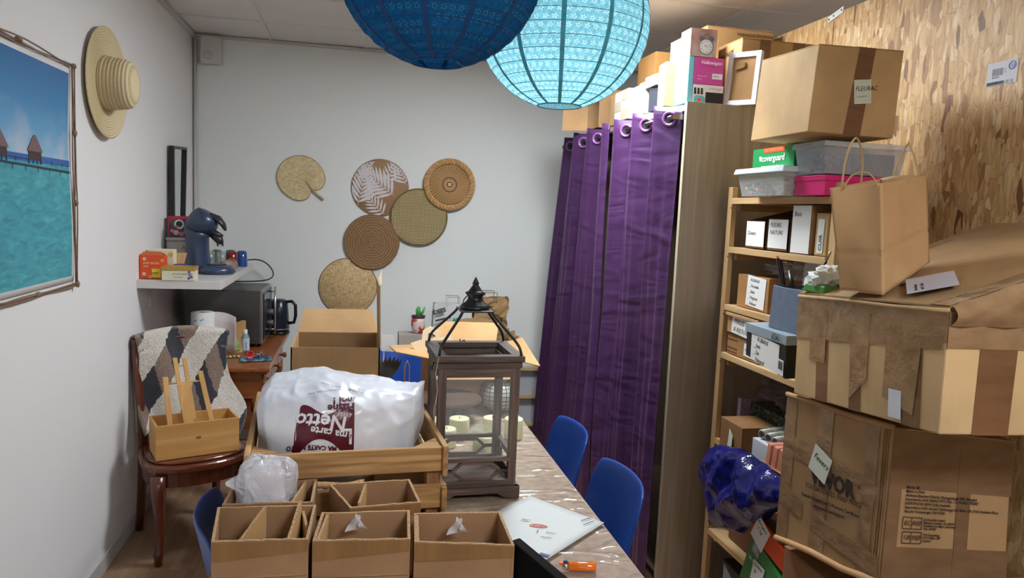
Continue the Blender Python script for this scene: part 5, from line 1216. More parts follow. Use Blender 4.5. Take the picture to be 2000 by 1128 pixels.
def pbag(name, label, x0, x1, y, z0, z1, depth, mat, tw=.0, crumple=.01, handle=None, hm=None, rz=0):
    t = thing(name, label, 'bag', ((x0+x1)/2, y, z0), rz); w_ = (x1-x0)/2; h = z1-z0
    def f(u, v):
        s_ = u*4; k = int(s_) % 4; fr_ = s_-int(s_)
        cn = [(-1, -1), (1, -1), (1, 1), (-1, 1), (-1, -1)]; a, b_ = cn[k], cn[k+1]
        x = (a[0]+(b_[0]-a[0])*fr_)*w_; yy = (a[1]+(b_[1]-a[1])*fr_)*depth/2*(1-.25*v)
        if k in (1, 3): x *= 1-.15*(1-abs(fr_*2-1))*v
        p = V((x+tw*v, yy, v*h)); n = noise.noise(p*12)*crumple+abs(noise.noise(p*25))*crumple*.8
        return p+V((n, n, n*.6*v))
    MB().grid(48, 24, f, wrap=True).build('bag', mat, t, smooth=False)
    MB().box(-w_, -depth/2, 0, w_, depth/2, .002).build('bottom', mat, t)
    if handle:
        hw, hh = handle
        for yy in (-depth*.38, depth*.38): MB().tube([(tw-hw, yy, h-.02), (tw-hw, yy, h+hh), (tw+hw, yy, h+hh), (tw+hw, yy, h-.02)], .008, 4, flat=.4).build('handle', hm or mat, t)
    return t
t = pbag('white_paper_bag', 'white paper bag printed with green stems by the back wall', 1.52, 1.77, -.30, .632, .99, .12, plain((204, 206, 206), .7), crumple=.004, handle=(.04, .045), hm=plain((214, 206, 188), .7), tw=.02)
text(t, 'IDEES', (-.12, -.078, .30), (1, 0, .28), (-.28, 0, 1), .036, plain((60, 60, 62)), bold=.002); MB().bar((-.10, -.078, .25), (-.0, -.078, .275), .001, .012).build('bar_print', plain((60, 60, 62)), t)
m = MB(); m.tube([(.02, -.078, .27), (.03, -.08, .18), (.06, -.08, .12), (.12, -.08, .06)], .005, 6); m.tube([(.03, -.08, .18), (-.02, -.08, .15), (-.05, -.08, .19)], .004, 6); m.tube([(.05, -.08, .14), (.09, -.08, .2), (.08, -.08, .25)], .004, 6); m.build('stem_print', plain((50, 150, 130), .6), t)
for x, z in ((.02, .24), (-.03, .16), (.04, .25), (.0, .2)): blob(MB(), (x, -.078, z), (.014, .003, .022), 0, n=8, m_=6).build('leaf_print', plain((50, 150, 130), .6), t)
KR = mottled((142, 112, 74), (166, 134, 94), (6, 6, 6), .8, .4, .01)
pbag('brown_paper_bag', 'crumpled brown paper bag with flat handle by the back wall', 1.80, 2.02, -.30, .632, 1.03, .16, KR, crumple=.03, handle=(.04, .04), hm=plain((190, 158, 100), .7), tw=.0)
t = thing('rolled_paper_bag', 'folded and rolled brown paper bag with black slot lying before the brown bag', 'bag', (1.78, -.52, .80))
MB().lathe([(.02, -.12), (.05, -.11), (.062, -.05), (.064, .05), (.055, .11), (.02, .12)], 22, (0, 0, .06), 'x').build('roll', KR, t, smooth=False)
MB().box(-.07, -.066, .03, .07, -.052, .055).build('black_slot', plain((24, 22, 24), .6), t, bevel=.004)
MB().hexa([V((-.14, -.05, -.165)), V((.16, -.05, -.165)), V((.16, .10, -.165)), V((-.14, .10, -.165)), V((-.12, -.05, .01)), V((.14, -.05, .01)), V((.14, .08, .01)), V((-.12, .08, .01))]).build('bag_body', KR, t, bevel=.01)
t = thing('crumpled_bag_end', 'crumpled brown paper end sticking out at the right', 'bag', (2.02, -.42, .76))
blob(MB(), (0, 0, 0), (.075, .05, .075), .6, 3, 8, 24, 16, .6).build('paper', KR, t)
# wooden rack of rails and the easel at the right of the back wall
t = thing('wall_rack', 'low rack with tan horizontal rails and shadow-grey panels by the back wall', 'rack', (2.45, -.10, 0))
for z in (.10, .30, .50): MB().box(-.55, -.05, z, .55, .03, z+.016).build('rail', wood((168, 140, 104), (196, 166, 126), 'x'), t)
for z in (.116, .316): MB().box(-.54, .0, z, .54, .01, z+.184).build('panel', plain((172, 176, 182), .5), t)  # sheets coloured like wall in shadow between the rails
for x in (-.55, .55): MB().box(x-.02, -.04, 0, x+.02, .06, .55).build('upright', wood((168, 140, 104), (196, 166, 126), 'z'), t)
MH = wood((104, 56, 26), (134, 76, 38), 'z', .5)
t = thing('easel', 'mahogany wooden easel leaning between the wall and the purple curtain', 'easel', (2.45, -.30, 0))
MB().bar((.0, .12, 1.40), (-.06, -.05, .02), .05, .024, (1, 0, 0)).build('leg', MH, t); MB().bar((.06, .12, 1.40), (.36, -.05, .02), .035, .024, (1, 0, 0)).build('leg', MH, t)
MB().bar((-.035, -.12, .60), (-.04, -.12, .80), .018, .022, (1, 0, 0)).build('peg', MH, t); MB().bar((-.04, -.12, .05), (-.04, -.12, .62), .014, .02, (1, 0, 0)).build('peg', MH, t); MB().box(-.08, -.15, .665, .30, -.09, .70).build('ledge', MH, t)
# white tag shape and black plume between the cartons
t = thing('white_slatted_card', 'white notched card hanging behind the tall carton', 'card', (1.19, -1.62, .955))
MB().prism([(-.03, .05), (.02, .045), (.035, .02), (.028, .012), (.045, -.005), (.035, -.012), (.05, -.035), (-.03, -.03)], 0, .003, lambda x, y, h: V((x, h, y))).build('card', plain((232, 234, 236), .6), t)
MB().tube([(-.02, .003, -.03), (-.02, .003, -.19)], .004, 6).build('stick', plain((200, 200, 200), .6), t)
t = thing('grey_plume', 'tuft of dark grey feathers behind the tall carton', 'feathers', (1.175, -1.72, .75))
for k in range(9):
    a = k/8*1.8-.9; MB().grid(2, 6, lambda u, v: V((math.sin(a)*.1*v+(u-.5)*.03*math.sin(PI*v*.95+.1), .01*k-.04, .03+v*.14*math.cos(a*.6)))).build('feather', plain((92+k*4, 88+k*4, 86+k*4), .8), t)
t = thing('paper_cup', 'small white tapered cup behind the carrier bag', 'cup', (1.165, -1.86, TT))
MB().lathe([(.04, 0), (.026, .09), (0, .09)], 20).build('cup', plain((222, 224, 214), .6), t, smooth=True)

# envelope, lighter, black object -------------------------------------
t = thing('mailing_envelope', 'large white mailing envelope with red oval logo on the table cover', 'envelope', (1.57, -3.21, TT+.004))
EV = [V((-.237, -.011, 0)), V((-.072, -.222, 0)), V((.151, -.024, 0)), V((-.014, .187, 0))]
m = MB(); n = 10
m.grid(n, n, lambda u, v: (EV[0]*(1-u)+EV[1]*u)*(1-v)+(EV[3]*(1-u)+EV[2]*u)*v+V((0, 0, .003*math.sin(PI*u)*math.sin(PI*v)+.002))); m.build('envelope', plain((196, 200, 200), .6), t, smooth=True, solid=.002)
PE = lambda u, v, off=0: (EV[0]*(1-u)+EV[1]*u)*(1-v)+(EV[3]*(1-u)+EV[2]*u)*v+V((0, 0, .0075+off))
xd = (EV[1]-EV[0]).normalized(); yd = (EV[3]-EV[0]).normalized()
ex, ey = V((.92, -.35, 0)).normalized(), V((.35, .92, 0)).normalized()
og = plain((206, 84, 60), .6); m = MB()
cc = V((-.04, -.035, .0072)); m.tube([cc+ex*.024*math.cos(a)+ey*.010*math.sin(a) for a in [2*PI*k/24 for k in range(24)]], .0009, 4, True); m.build('logo_oval', og, t)
text(t, 'GOED', cc+V((0, 0, .0004))-ex*.018, ex, ey, .014, og, bold=.0004)
for k, (a, b_, s_) in enumerate(((-.075, .015, 'Retour a'), (-.08, .005, 'la poste 1'), (-.03, -.075, 'Affranchir'), (-.05, -.10, 'Expediteur'))): text(t, s_, V((a, b_, .0076)), ex, ey, .007, plain((90, 92, 96)))
text(t, 'J', V((-.052, -.065, .0076)), ex, ey, .02, plain((40, 40, 42))); text(t, 'Sac plastique recyclable - ne pas plier', V((-.125, .10, .0074)), V((.8, .6, 0)), V((-.6, .8, 0)), .005, plain((90, 92, 96)))
m = MB()
for j in (0, 1):
    for k in range(6): p = V((.085+.004*k-.018*j*0, -.015-.024*j+.002*k, .0074)); m.bar(p, p+V((.018, .010, 0)), .0022, .0003)
m.build('barcode', plain((86, 88, 128)), t)
MB().bar(V((-.075, -.19, .0066)), V((-.055, -.208, .0066)), .012, .0004).build('blue_corner', plain((40, 60, 130)), t)
t = thing('cigarette_lighter', 'orange transparent lighter lying on the table cover', 'lighter', (1.577, -3.482, TT+.0125), math.radians(-11))
MB().lathe([(0, -.03), (.010, -.03), (.0115, -.028), (.0115, .032), (.010, .036), (0, .036)], 20, axis='x').build('tank', glassmat((240, 120, 20), .85), t, smooth=True)
MB().lathe([(0, -.046), (.006, -.046), (.0095, -.042), (.0105, -.031), (0, -.031)], 16, axis='x').build('metal_hood', plain((200, 200, 200), .2, metal=1), t, smooth=True)
MB().lathe([(.006, -.004), (.006, .004)], 14, (-.038, 0, .007), 'y').build('spark_wheel', plain((70, 70, 74), .4, metal=1), t); MB().box(-.052, -.005, .004, -.044, .005, .009).build('button', plain((230, 90, 20), .4), t)
t = thing('black_binder', 'black slab with rounded corner at the right of the small cartons', 'binder', (1.415, -3.755, TT), math.radians(-62))
MB().prism([(-.11, 0), (.09, 0), (.085, .135), (.075, .148), (-.10, .178)], -.012, .012, lambda x, y, h: V((x, h, y))).build('cover', plain((7, 7, 8), .8, spec=.15), t, bevel=.003)
# ---------------------------------------------------------------- wardrobe, curtains and what stands on it
WL = wood((142, 126, 110), (166, 150, 132), 'z', .45, .8, bs=.1)
t = thing('wardrobe', 'tall grey oak-effect wardrobe frame hung with purple curtains', 'wardrobe', (2.36, -2.18, 0))
MB().box(0, -.022, 0, .60, 0, 2.09).build('side_panel', WL, t, bevel=.001); MB().box(0, 1.28, 0, .60, 1.302, 2.06).build('side_panel', WL, t)
MB().box(.0, 0, 2.055, .60, 1.28, 2.08).build('top_panel', WL, t); MB().box(0, 0, .04, .60, 1.28, .062).build('bottom_panel', WL, t)
MB().box(-.001, -.0215, 0, 0, -.0005, 2.089).build('edge_band', plain((196, 184, 160), .5), t)
MB().box(.58, 0, .062, .60, 1.28, 2.05).build('back_panel', WL, t)
for x, z in ((.09, 2.03), (.19, 1.98), (.10, .62), (.5, 1.2)): MB().lathe([(0, 0), (.005, 0), (.005, .0015), (0, .0015)], 10, (x, -.022, z), '-y').build('screw_cap', plain((150, 134, 110), .5), t)
RODM = plain((120, 120, 126), .25, metal=1)
t = thing('curtain_rod', 'grey steel rod carrying the purple curtains', 'rod', (2.325, -1.36, 2.03))
MB().tube([(0, -.81, 0), (0, .90, 0)], .0095, 12).build('rod', RODM, t, smooth=True)
for y in (-.80, .88): MB().box(-.012, y-.012, -.012, .05, y+.012, .012).build('bracket', RODM, t)
def curtain_mat():
    m, nt, b = nodes('purple_satin'); v = coords(nt, (30, 30, 4))
    n = N(nt, 'ShaderNodeTexNoise'); n.inputs['Scale'].default_value = .35; n.inputs['Detail'].default_value = 3; nt.links.new(v, n.inputs['Vector'])
    w = N(nt, 'ShaderNodeTexNoise'); w.inputs['Scale'].default_value = 1; w.inputs['Detail'].default_value = 2; w.inputs['Distortion'].default_value = 1.2; nt.links.new(coords(nt, (2, 2, 7)), w.inputs['Vector'])
    nt.links.new(ramp(nt, n.outputs[0], [(.3, (62, 32, 74)), (.7, (72, 39, 84))]), b.inputs['Base Color'])
    b.inputs['Roughness'].default_value = .42; b.inputs['Specular IOR Level'].default_value = .45; b.inputs['Sheen Weight'].default_value = .12; b.inputs['Sheen Tint'].default_value = lin((190, 130, 200))
    bump(nt, b, w.outputs[0], .5, .03); return m
CU = curtain_mat(); GR = plain((150, 96, 160), .25, metal=.2, coat=.5)
def curtain(label, ya, yb, za, flare_a, flare_b, folds, ph, group='purple eyelet curtains'):
    """ya far end, yb near end"""
    t = thing('purple_curtain', label, 'curtain', (2.325, (ya+yb)/2, 0), group=group); ym = (ya+yb)/2; n = folds
    def f(u, v):
        y = ya+(yb-ya)*u; k = 1-v   # v=1 at the top
        y += flare_a*k*(1-u)-flare_b*k*u
        a = 2*PI*n*u+ph
        x = .044*math.cos(a)*(1-.55*k)+.014*k*math.sin(a*.5+1.3)+.007*math.sin(a*2.7+2*k)*min(1, k*2)+.004*math.sin(a*6.3+1)*min(1, k*3)
        y += .012*math.sin(a*.5+2.5*k)*k
        x += .012*noise.noise(V((y*3, v*3, n)))*k*2-.03*k
        z = .035+(za-.035)*v + (.008*math.sin(a)*v**30)
        return V((x, y-ym, z))
    MB().grid(170, 60, f).build('cloth', CU, t, smooth=True, solid=.002)
    # stitched heading band and eyelets where the cloth crosses the rod
    MB().grid(170, 1, lambda u, v: f(u, 1-.118/za-.0015/za*v)+V((-.0018, 0, 0))).build('heading_seam', plain((66, 34, 74), .6), t)
    for k in range(int(2*n+1)):
        a = PI/2+k*PI; u = (a-ph)/(2*PI*n)
        if u < .02 or u > .985: continue
        c = f(u, (2.03-.035)/(za-.035)); du = (f(min(1, u+.005), .97)-f(max(0, u-.005), .97)); du.z = 0; du.normalize(); nn = V((-du.y, du.x, 0))
        if nn.x > 0: nn = -nn
        up = V((0, 0, 1))
        MB().tube([c+nn*.003+du*.027*math.cos(q)+up*.027*math.sin(q) for q in [2*PI*i/24 for i in range(24)]], .0068, 8, True).build('eyelet', GR, t, smooth=True)

        m = MB(); q0 = len(m.v); pts = [c+nn*.0025+du*.023*math.cos(q)+up*.023*math.sin(q) for q in [2*PI*i/24 for i in range(24)]]
        m.v += [tuple(p) for p in pts]; m.f.append(tuple(range(24))); m.build('eyelet_opening', plain((34, 26, 38), .6), t)
        MB().tube([c+nn*.004-V((0, .0, 0)), c+nn*.004+V((.0, -.05, 0))+nn*.01], .0095, 10).build('rod_glimpse', RODM, t, smooth=True) if False else None
    return t
curtain('purple curtain panel nearest the wardrobe side, with two pale eyelets', -1.43, -2.155, 2.085, .05, .03, 2.84, .538)
curtain('purple curtain panel farther back, dropping beside the easel', -.60, -1.40, 2.085, .42, .02, 3.07, 3.78)
WT = 2.091
LC = (200, 166, 110); LC2 = (176, 138, 92)
# row of small goods on top of the wardrobe
def onward(name, label, x0, y0, x1, y1, h, color, z=WT, group=None, mat=None, top=False, rz=0):
    c = rotbox((x0+x1)/2, (y0+y1)/2, z, x1-x0, y1-y0, h, rz); return carton(name, label, c, color, 'box', group, top=top, mat=mat, rough_edges=.002)
t = thing('open_brown_box', 'open brown box on its side at the far end of the wardrobe top', 'box', (2.50, -1.03, WT))
mt = cardboard((150, 116, 80))
MB().box(-.17, -.10, 0, .17, .10, .004).build('bottom_wall', mt, t); MB().box(-.17, -.10, .206, .17, .10, .21).build('top_wall', mt, t)
MB().box(-.17, .096, .004, .17, .10, .206).build('side_wall', mt, t); MB().box(-.17, -.10, .004, .17, -.096, .206).build('side_wall', mt, t); MB().box(.166, -.096, .004, .17, .096, .206).build('back_wall', mt, t)
MB().hexa([V((-.17, .1, 0)), V((-.172, .1, 0)), V((-.30, .17, 0)), V((-.298, .172, 0)), V((-.17, .1, .21)), V((-.172, .1, .21)), V((-.30, .17, .215)), V((-.298, .172, .215))]).build('flap', cardboard((178, 140, 98)), t)
t, lc = onward('narrow_tan_carton', 'narrow tan carton beside the open brown box on the wardrobe', 2.37, -1.30, 2.50, -1.20, .16, (186, 150, 106))
WTX = mottled((176, 166, 146), (212, 204, 186), (3, 3, 16), .6, .1)
t, lc = onward('patterned_box', 'white and grey chequered box on the wardrobe top', 2.34, -1.56, 2.48, -1.36, .15, LC, mat=plain((206, 204, 196), .5))
for i in range(3):
    P = qface(lc, 'L'); P2 = qface(lc, 'F')
    for j in range(2):
        if (i+j) % 2: strip(t, P, rect(.5*j, i/3, .5*j+.5, (i+1)/3), plain((168, 158, 138), .6), name='check_print'); strip(t, P2, rect(.5*j, i/3, .5*j+.5, (i+1)/3), plain((176, 166, 148), .6), name='check_print')
for k, (y, l) in enumerate(((-1.66, 'first thin white box with faint swirl beside the chequered box'), (-1.735, 'second thin white box with faint swirl beside the charcoal folder'))):
    t, lc = onward('thin_white_box', l+' on the wardrobe top', 2.34, y-.034, 2.56, y+.034, .140+.006*k, LC, mat=plain((214, 212, 208), .45), group='thin white boxes on the wardrobe')
    P = qface(lc, 'L'); MB().tube([P(.3, .75, .001), P(.5, .6, .001), P(.4, .4, .001), P(.6, .2, .001)], .0008, 4).build('swirl_print', plain((150, 150, 160)), t)
t, lc = onward('charcoal_folder', 'charcoal grey upright folder beneath the pale boxes on the wardrobe', 2.35, -1.90, 2.56, -1.80, .11, LC, mat=mottled((52, 54, 62), (66, 68, 78), (4, 4, 4), .5, .1), rz=.1)
t, lc = onward('white_peach_box', 'white and peach box lying over the charcoal folder', 2.34, -1.90, 2.50, -1.77, .05, LC, z=WT+.112, mat=plain((222, 214, 204), .5)); P = qface(lc, 'F'); strip(t, P, rect(.6, 0, 1, 1), plain((206, 160, 124)), name='peach_print')
t, lc = onward('olive_box', 'olive yellow box behind the white and peach box', 2.48, -1.70, 2.595, -1.58, .24, (176, 158, 90))
t, lc = onward('brown_far_carton', 'plain brown carton standing behind the olive box on the wardrobe', 2.51, -1.46, 2.72, -1.22, .36, (176, 130, 76))
t, lc = onward('cream_tall_carton', 'cream upright carton rising over the right purple curtain', 2.335, -2.03, 2.43, -1.93, .19, (216, 190, 134), rz=-.1)
P = qface(lc, 'L'); 
t, lc = onward('clock_box', 'tall turquoise-sided box printed with a twin-bell alarm clock', 2.372, -2.165, 2.49, -2.07, .112, LC, z=WT+.192, mat=plain((196, 226, 226), .4))
P = qface(lc, 'F'); strip(t, P, rect(0, 0, 1, 1), mottled((150, 100, 92), (206, 176, 166), (9, 9, 9), .4, 0), name='photo_print')
def dial(t, P, u, v, r, off=.0014):
    c = P(u, v, 0); n = P.n
    def ring(rr, o, name, mat):
        MB().lathe([(0, 0), (rr, 0), (rr, o), (0, o)], 24, c, '-y').build(name, mat, t)
    for s_ in (-1, 1): blob(MB(), c+V((s_*r*.62, -.001, r*.98)), (r*.42, .0012, r*.34), 0, n=14, m_=8).build('bell_print', plain((120, 118, 122), .3, metal=.5), t)
    MB().tube([c+V((-r*.4, -.0014, r*1.35)), c+V((0, -.0014, r*1.65)), c+V((r*.4, -.0014, r*1.35))], .0016, 5).build('handle_print', plain((100, 98, 102), .3), t)
    ring(r, off, 'clock_rim_print', plain((120, 118, 120), .3)); ring(r*.86, off+.0004, 'clock_face_print', plain((226, 224, 224), .4))
    for i in range(12):
        a = 2*PI*i/12; q = c+V((math.sin(a)*r*.68, -off-.0008, math.cos(a)*r*.68)); text(t, str(i or 12), q, (1, 0, 0), (0, 0, 1), r*.26, INK, align='CENTER')
    m = MB(); m.bar(c+V((0, -off-.001, 0)), c+V((-r*.28, -off-.001, r*.22)), .002, .0004); m.bar(c+V((0, -off-.001, 0)), c+V((r*.5, -off-.001, r*.18)), .0015, .0004); m.build('hand_print', INK, t)
dial(t, P, .60, .36, .034)
t, lc = onward('clock_box_lower', 'pale turquoise box standing left of the pink van box', 2.372, -2.165, 2.395, -2.03, .19, LC, mat=plain((120, 196, 212), .4))
PK = plain((206, 78, 158), .4)
t, lc = onward('pink_van_box', 'pink printed box stacked on the white van box', 2.397, -2.165, 2.53, -2.06, .112, LC, z=WT+.079, mat=PK)
P = qface(lc, 'F'); P2 = qface(lc, 'L'); strip(t, P2, rect(0, .0, 1, 1), mottled((190, 70, 150), (235, 235, 240), (12, 12, 12), .4, 0), name='side_print')
ftext(t, P, .2, .80, 'Volkswagen', .020, plain((240, 214, 232)), shear=.3, bold=.0004)
strip(t, P, rect(.62, .22, .97, .42), plain((232, 226, 232)), name='white_patch'); ftext(t, P, .64, .32, '360 ml', .010, INK); ftext(t, P, .12, .3, 'Mug pour cafe', .007, plain((240, 200, 228))); ftext(t, P, .12, .18, 'Bulli T1', .007, plain((240, 200, 228)))
t, lc = onward('white_van_box', 'white box printed with a camper van and black square', 2.397, -2.165, 2.535, -2.06, .078, LC, mat=plain((226, 222, 222), .4))
P = qface(lc, 'F'); strip(t, P, rect(.42, 0, 1, .62), plain((20, 20, 24), .5), name='black_panel'); ftext(t, P, .5, .82, 'Volkswagen', .013, plain((206, 110, 140)), shear=.3)
strip(t, P, [(.0, .42), (.40, .42), (.34, .9), (.0, .9)], plain((236, 234, 232), .4), name='van_roof_print', off=.0008)
for u in (.03, .14, .25): strip(t, P, [(u, .48), (u+.085, .48), (u+.07, .82), (u, .82)], plain((44, 48, 60), .3), name='van_window_print', off=.0012)
for r_, cl in ((.026, (70, 180, 190)), (.018, (226, 110, 90)), (.010, (120, 90, 180))): blob(MB(), P(.22, .2, .001), (r_, .0006+(.03-r_)*.02, r_*.8), 0, n=16, m_=8).build('van_front_print', plain(cl, .4), t)
# white picture frame with brown back leaning on the cartons
t = thing('picture_frame', 'white box frame with brown cardboard back facing out', 'frame', (2.548, -2.145, WT))
F_ = MB(); Wf, Hf = .14, .225
FQ = lambda x, z, y: V((x+.0*z, y+.03*(z/Hf)+.35*x*0, z))
for a in ((0, 0, Wf, .022), (0, Hf-.022, Wf, Hf), (0, .022, .02, Hf-.022), (Wf-.02, .022, Wf, Hf-.022)):
    F_.hexa([FQ(a[0], a[1], 0), FQ(a[2], a[1], 0), FQ(a[2], a[1], .03), FQ(a[0], a[1], .03), FQ(a[0], a[3], 0), FQ(a[2], a[3], 0), FQ(a[2], a[3], .03), FQ(a[0], a[3], .03)])
F_.build('moulding', plain((214, 212, 216), .35), t, bevel=.001)
MB().hexa([FQ(.02, .022, .012), FQ(Wf-.02, .022, .012), FQ(Wf-.02, .022, .016), FQ(.02, .022, .016), FQ(.02, Hf-.022, .012), FQ(Wf-.02, Hf-.022, .012), FQ(Wf-.02, Hf-.022, .016), FQ(.02, Hf-.022, .016)]).build('back_board', cardboard((168, 128, 84)), t)
MB().hexa([FQ(.035, .15, .0), FQ(.075, .16, .0), FQ(.075, .16, .010), FQ(.035, .15, .010), FQ(.035, .17, .0), FQ(.075, .18, .0), FQ(.075, .18, .010), FQ(.035, .17, .010)]).build('stand_tab', cardboard((150, 110, 70)), t)
t.rotation_euler = (0, 0, -.88)
# big cartons on the wardrobe top
t, lc = carton('clock_backdrop_carton', 'plain tan carton behind the alarm clock box', rotbox(2.50, -1.93, WT, .16, .16, .31, 0), (204, 166, 112), rough_edges=.003)
t, lc = carton('tall_rear_carton', 'large tan carton at the very back of the wardrobe top, printed along its rim', axbox(2.60, -1.84, WT, 2.94, -1.50, WT+.41), (192, 152, 104))
P = qface(lc, 'F'); ftext(t, P, .45, .93, 'FABRIQUE EN FRANCE', .020, plain((90, 64, 40)))
t, lc = carton('taped_middle_carton', 'tan carton with two brown tape bands behind the white frame', [V(p) for p in ((2.625, -2.13, WT), (2.95, -2.13, WT), (2.95, -1.87, WT), (2.625, -1.87, WT), (2.625, -2.13, 2.385), (2.98, -2.13, 2.385), (2.98, -1.87, 2.385), (2.625, -1.87, 2.385))], (184, 144, 96))
P = qface(lc, 'F'); strip(t, P, rect(.24, 0, .38, 1)); strip(t, P, rect(.68, 0, .84, 1)); strip(t, P, rect(0, .42, .28, .55)); P = qface(lc, 'L'); ftext(t, P, .2, .8, 'FANTAISIE', .03, INK, shear=.3, ang=.1)

# ---------------------------------------------------------------- pine rack
PI1 = wood((178, 142, 96), (214, 182, 136), 'z', .55, .7); PIY = wood((178, 142, 96), (214, 182, 136), 'y', .55, .7); PIX = wood((150, 116, 74), (184, 148, 102), 'x', .55, .7)
RXF, RXB = 2.54, 2.86
t = thing('pine_rack', 'raw pine shelving rack packed with craft boxes against the partition', 'shelving', (RXF, -2.30, 0))
for y in (0, -.66):
    for x in (0, RXB-RXF-.045): 
        p = MB().box(x, y-.03*(y < 0)-.0, 0, x+.022 if x == 0 else x+.045, y+.022-.03*(y < 0)+.012, 1.745).build('post', PI1, t, bevel=.001)
        if x == 0:
            for z in (1.66, 1.46, 1.22, 1.02, .64): MB().lathe([(0, -.001), (.004, -.001), (.004, .001)], 8, (0, y+.003, z), 'x').build('screw', plain((110, 100, 90), .4, metal=.5), p)
for z in (1.70, 1.50, 1.262, 1.06, .69, .29):
    for k in range(4):
        x = .01+k*.077; MB().box(x-.012 if k == 0 else x, -.645, z-.024, x+.066, -.004, z).build('shelf_board', PIY, t, bevel=.001)
    for y in (-.02, -.64): MB().box(.022, y-.012, z-.052, RXB-RXF-.02, y+.010, z-.024).build('side_rail', PIX, t)
def rk(dx, y, z): return V((RXF+dx, -2.30+y, z))
# top of the rack: pink box, clear box, white-lid box, green box, large carton
t, lc = boxthing('pink_box', 'flat magenta box under the clear storage box', 'box', 2.50, -2.965, 1.702, 2.80, -2.80, 1.765, plain((206, 26, 108), .4), bevel=.002)
P = qface(lc, 'L'); P2 = qface(lc, 'F')
MB().hexa([p+V((sx*.003, sy*.003, z)) for z in (-.016, .002) for p, sx, sy in zip(lc[4:], (-1, 1, 1, -1), (-1, -1, 1, 1))]).build('lid', plain((214, 30, 116), .35), t, bevel=.002)
t = thing('clear_storage_box', 'clear plastic storage box of dark blue beads with a clear lid', 'storage box', (2.64, -2.885, 1.772))
SB = film((210, 215, 222), .30, .12, .2, 20); SBL = film((225, 230, 235), .5, .2, .2, 20)
def tub(t, w_, d, h, mat, lid, lh=.018, ov=.01):
    m = MB(); b_ = .9
    def q(s_, z): return [V((-w_*s_, -d*s_, z)), V((w_*s_, -d*s_, z)), V((w_*s_, d*s_, z)), V((-w_*s_, d*s_, z))]
    MB().hexa(q(b_, 0)+q(b_, .002)).build('tub_bottom', mat, t)
    A, Bb = q(b_, 0), q(1, h)
    for i, nm in ((0, 'tub_front'), (1, 'tub_side'), (2, 'tub_back'), (3, 'tub_side')):
        j = (i+1) % 4; n = (A[j]-A[i]).cross(V((0, 0, -1))).normalized()*-.0015
        MB().hexa([A[i], A[j], A[j]+n, A[i]+n, Bb[i], Bb[j], Bb[j]+n, Bb[i]+n]).build(nm, mat, t)
    k = 1+ov/w_
    MB().hexa([V((-w_-ov, -d-ov, h)), V((w_+ov, -d-ov, h)), V((w_+ov, d+ov, h)), V((-w_-ov, d+ov, h)), V((-w_-ov*.6, -d-ov*.6, h+lh)), V((w_+ov*.6, -d-ov*.6, h+lh)), V((w_+ov*.6, d+ov*.6, h+lh)), V((-w_-ov*.6, d+ov*.6, h+lh))]).build('lid', lid, t, bevel=.003)
tub(t, .15, .082, .085, SB, SBL)
def pile(name, par, cx, cy, z, sx, sy, sz, cols, n, r):
    rr = random.Random(name+str(cx)); ms = [MB() for _ in cols]
    for i in range(n):
        a = rr.choice(range(len(cols))); p = (cx+rr.uniform(-sx, sx), cy+rr.uniform(-sy, sy), z+rr.uniform(0, sz)); q = r*rr.uniform(.7, 1.2)
        blob(ms[a], p, (q, q, q), 0, n=7, m_=5)
    for m, c in zip(ms, cols): tag(m.build(name, plain(c, .5), par, smooth=True), kind='stuff')
pile('bead', t, -.02, .0, .012, .095, .055, .05, [(70, 80, 104), (96, 104, 122), (50, 54, 70)], 240, .008)
MB().box(.02, -.066, .004, .12, .05, .07).build('dark_bundle', mottled((48, 40, 46), (92, 80, 84), (60, 10, 4), .5), t)
t = thing('white_lid_box', 'small clear tub with white lid filled with pink and mint beads', 'storage box', (2.60, -2.645, 1.702))
tub(t, .145, .155, .080, film((220, 228, 226), .22, .12, .2, 20), plain((196, 208, 210), .35), .02, .014)
pile('bead', t, -.085, .09, .01, .035, .045, .035, [(232, 170, 178), (120, 190, 180), (226, 226, 226), (190, 60, 70)], 150, .0085)
blob(MB(), (-.03, -.05, .038), (.085, .085, .036), .5, 4, 6, 30, 20, .5).build('paper_filling', mottled((196, 180, 160), (222, 210, 194), (18, 18, 18), .7), t)
GRN = plain((28, 134, 72), .45)
t, lc = carton('green_box', 'green shoe-size box with an orange band, on the white-lid tub', axbox(2.54, -2.72, 1.803, 2.84, -2.44, 1.884), top=False, mat=GRN, rough_edges=.001)
P = qface(lc, 'L'); strip(t, P, rect(.28, .78, .78, 1.0), plain((206, 84, 36), .5), name='orange_band'); ftext(t, P, .31, .89, 'FOOT PROTECTION', .013, plain((226, 150, 110)), off=.003)
ftext(t, P, .24, .52, 'coverguard', .034, plain((214, 226, 216)), bold=.0006); strip(t, P, [(.19, .42), (.225, .42), (.225, .64), (.17, .64)], plain((214, 226, 216)), name='shield_print')
ftext(t, P, .24, .16, 'www.coverguard-safety.com', .013, plain((206, 222, 210)))
t, lc = carton('large_tan_carton', 'large tan carton with yellow note, topmost beside the partition', [V(p) for p in ((2.395, -3.01, 1.892), (2.715, -2.99, 1.892), (2.74, -2.60, 1.892), (2.40, -2.66, 1.892), (2.410, -3.01, 2.158), (2.725, -2.99, 2.168), (2.745, -2.62, 2.178), (2.41, -2.68, 2.170))], (196, 160, 112), rough_edges=.003)
P = qface(lc, 'F'); strip(t, P, [(.40, 0), (.60, 0), (.66, 1), (.47, 1)]); PT = qface(lc, 'T')
note(t, P, .565, .50, .064, .074, ['FLEURAC'], .020, .10, NOTE, name='sticky_note', top=.62, left=.06); MB().bar(P(.50, .43, .0035), P(.62, .455, .0035), .0012, .0004, (0, 1, 0)).build('underline', INK, t)

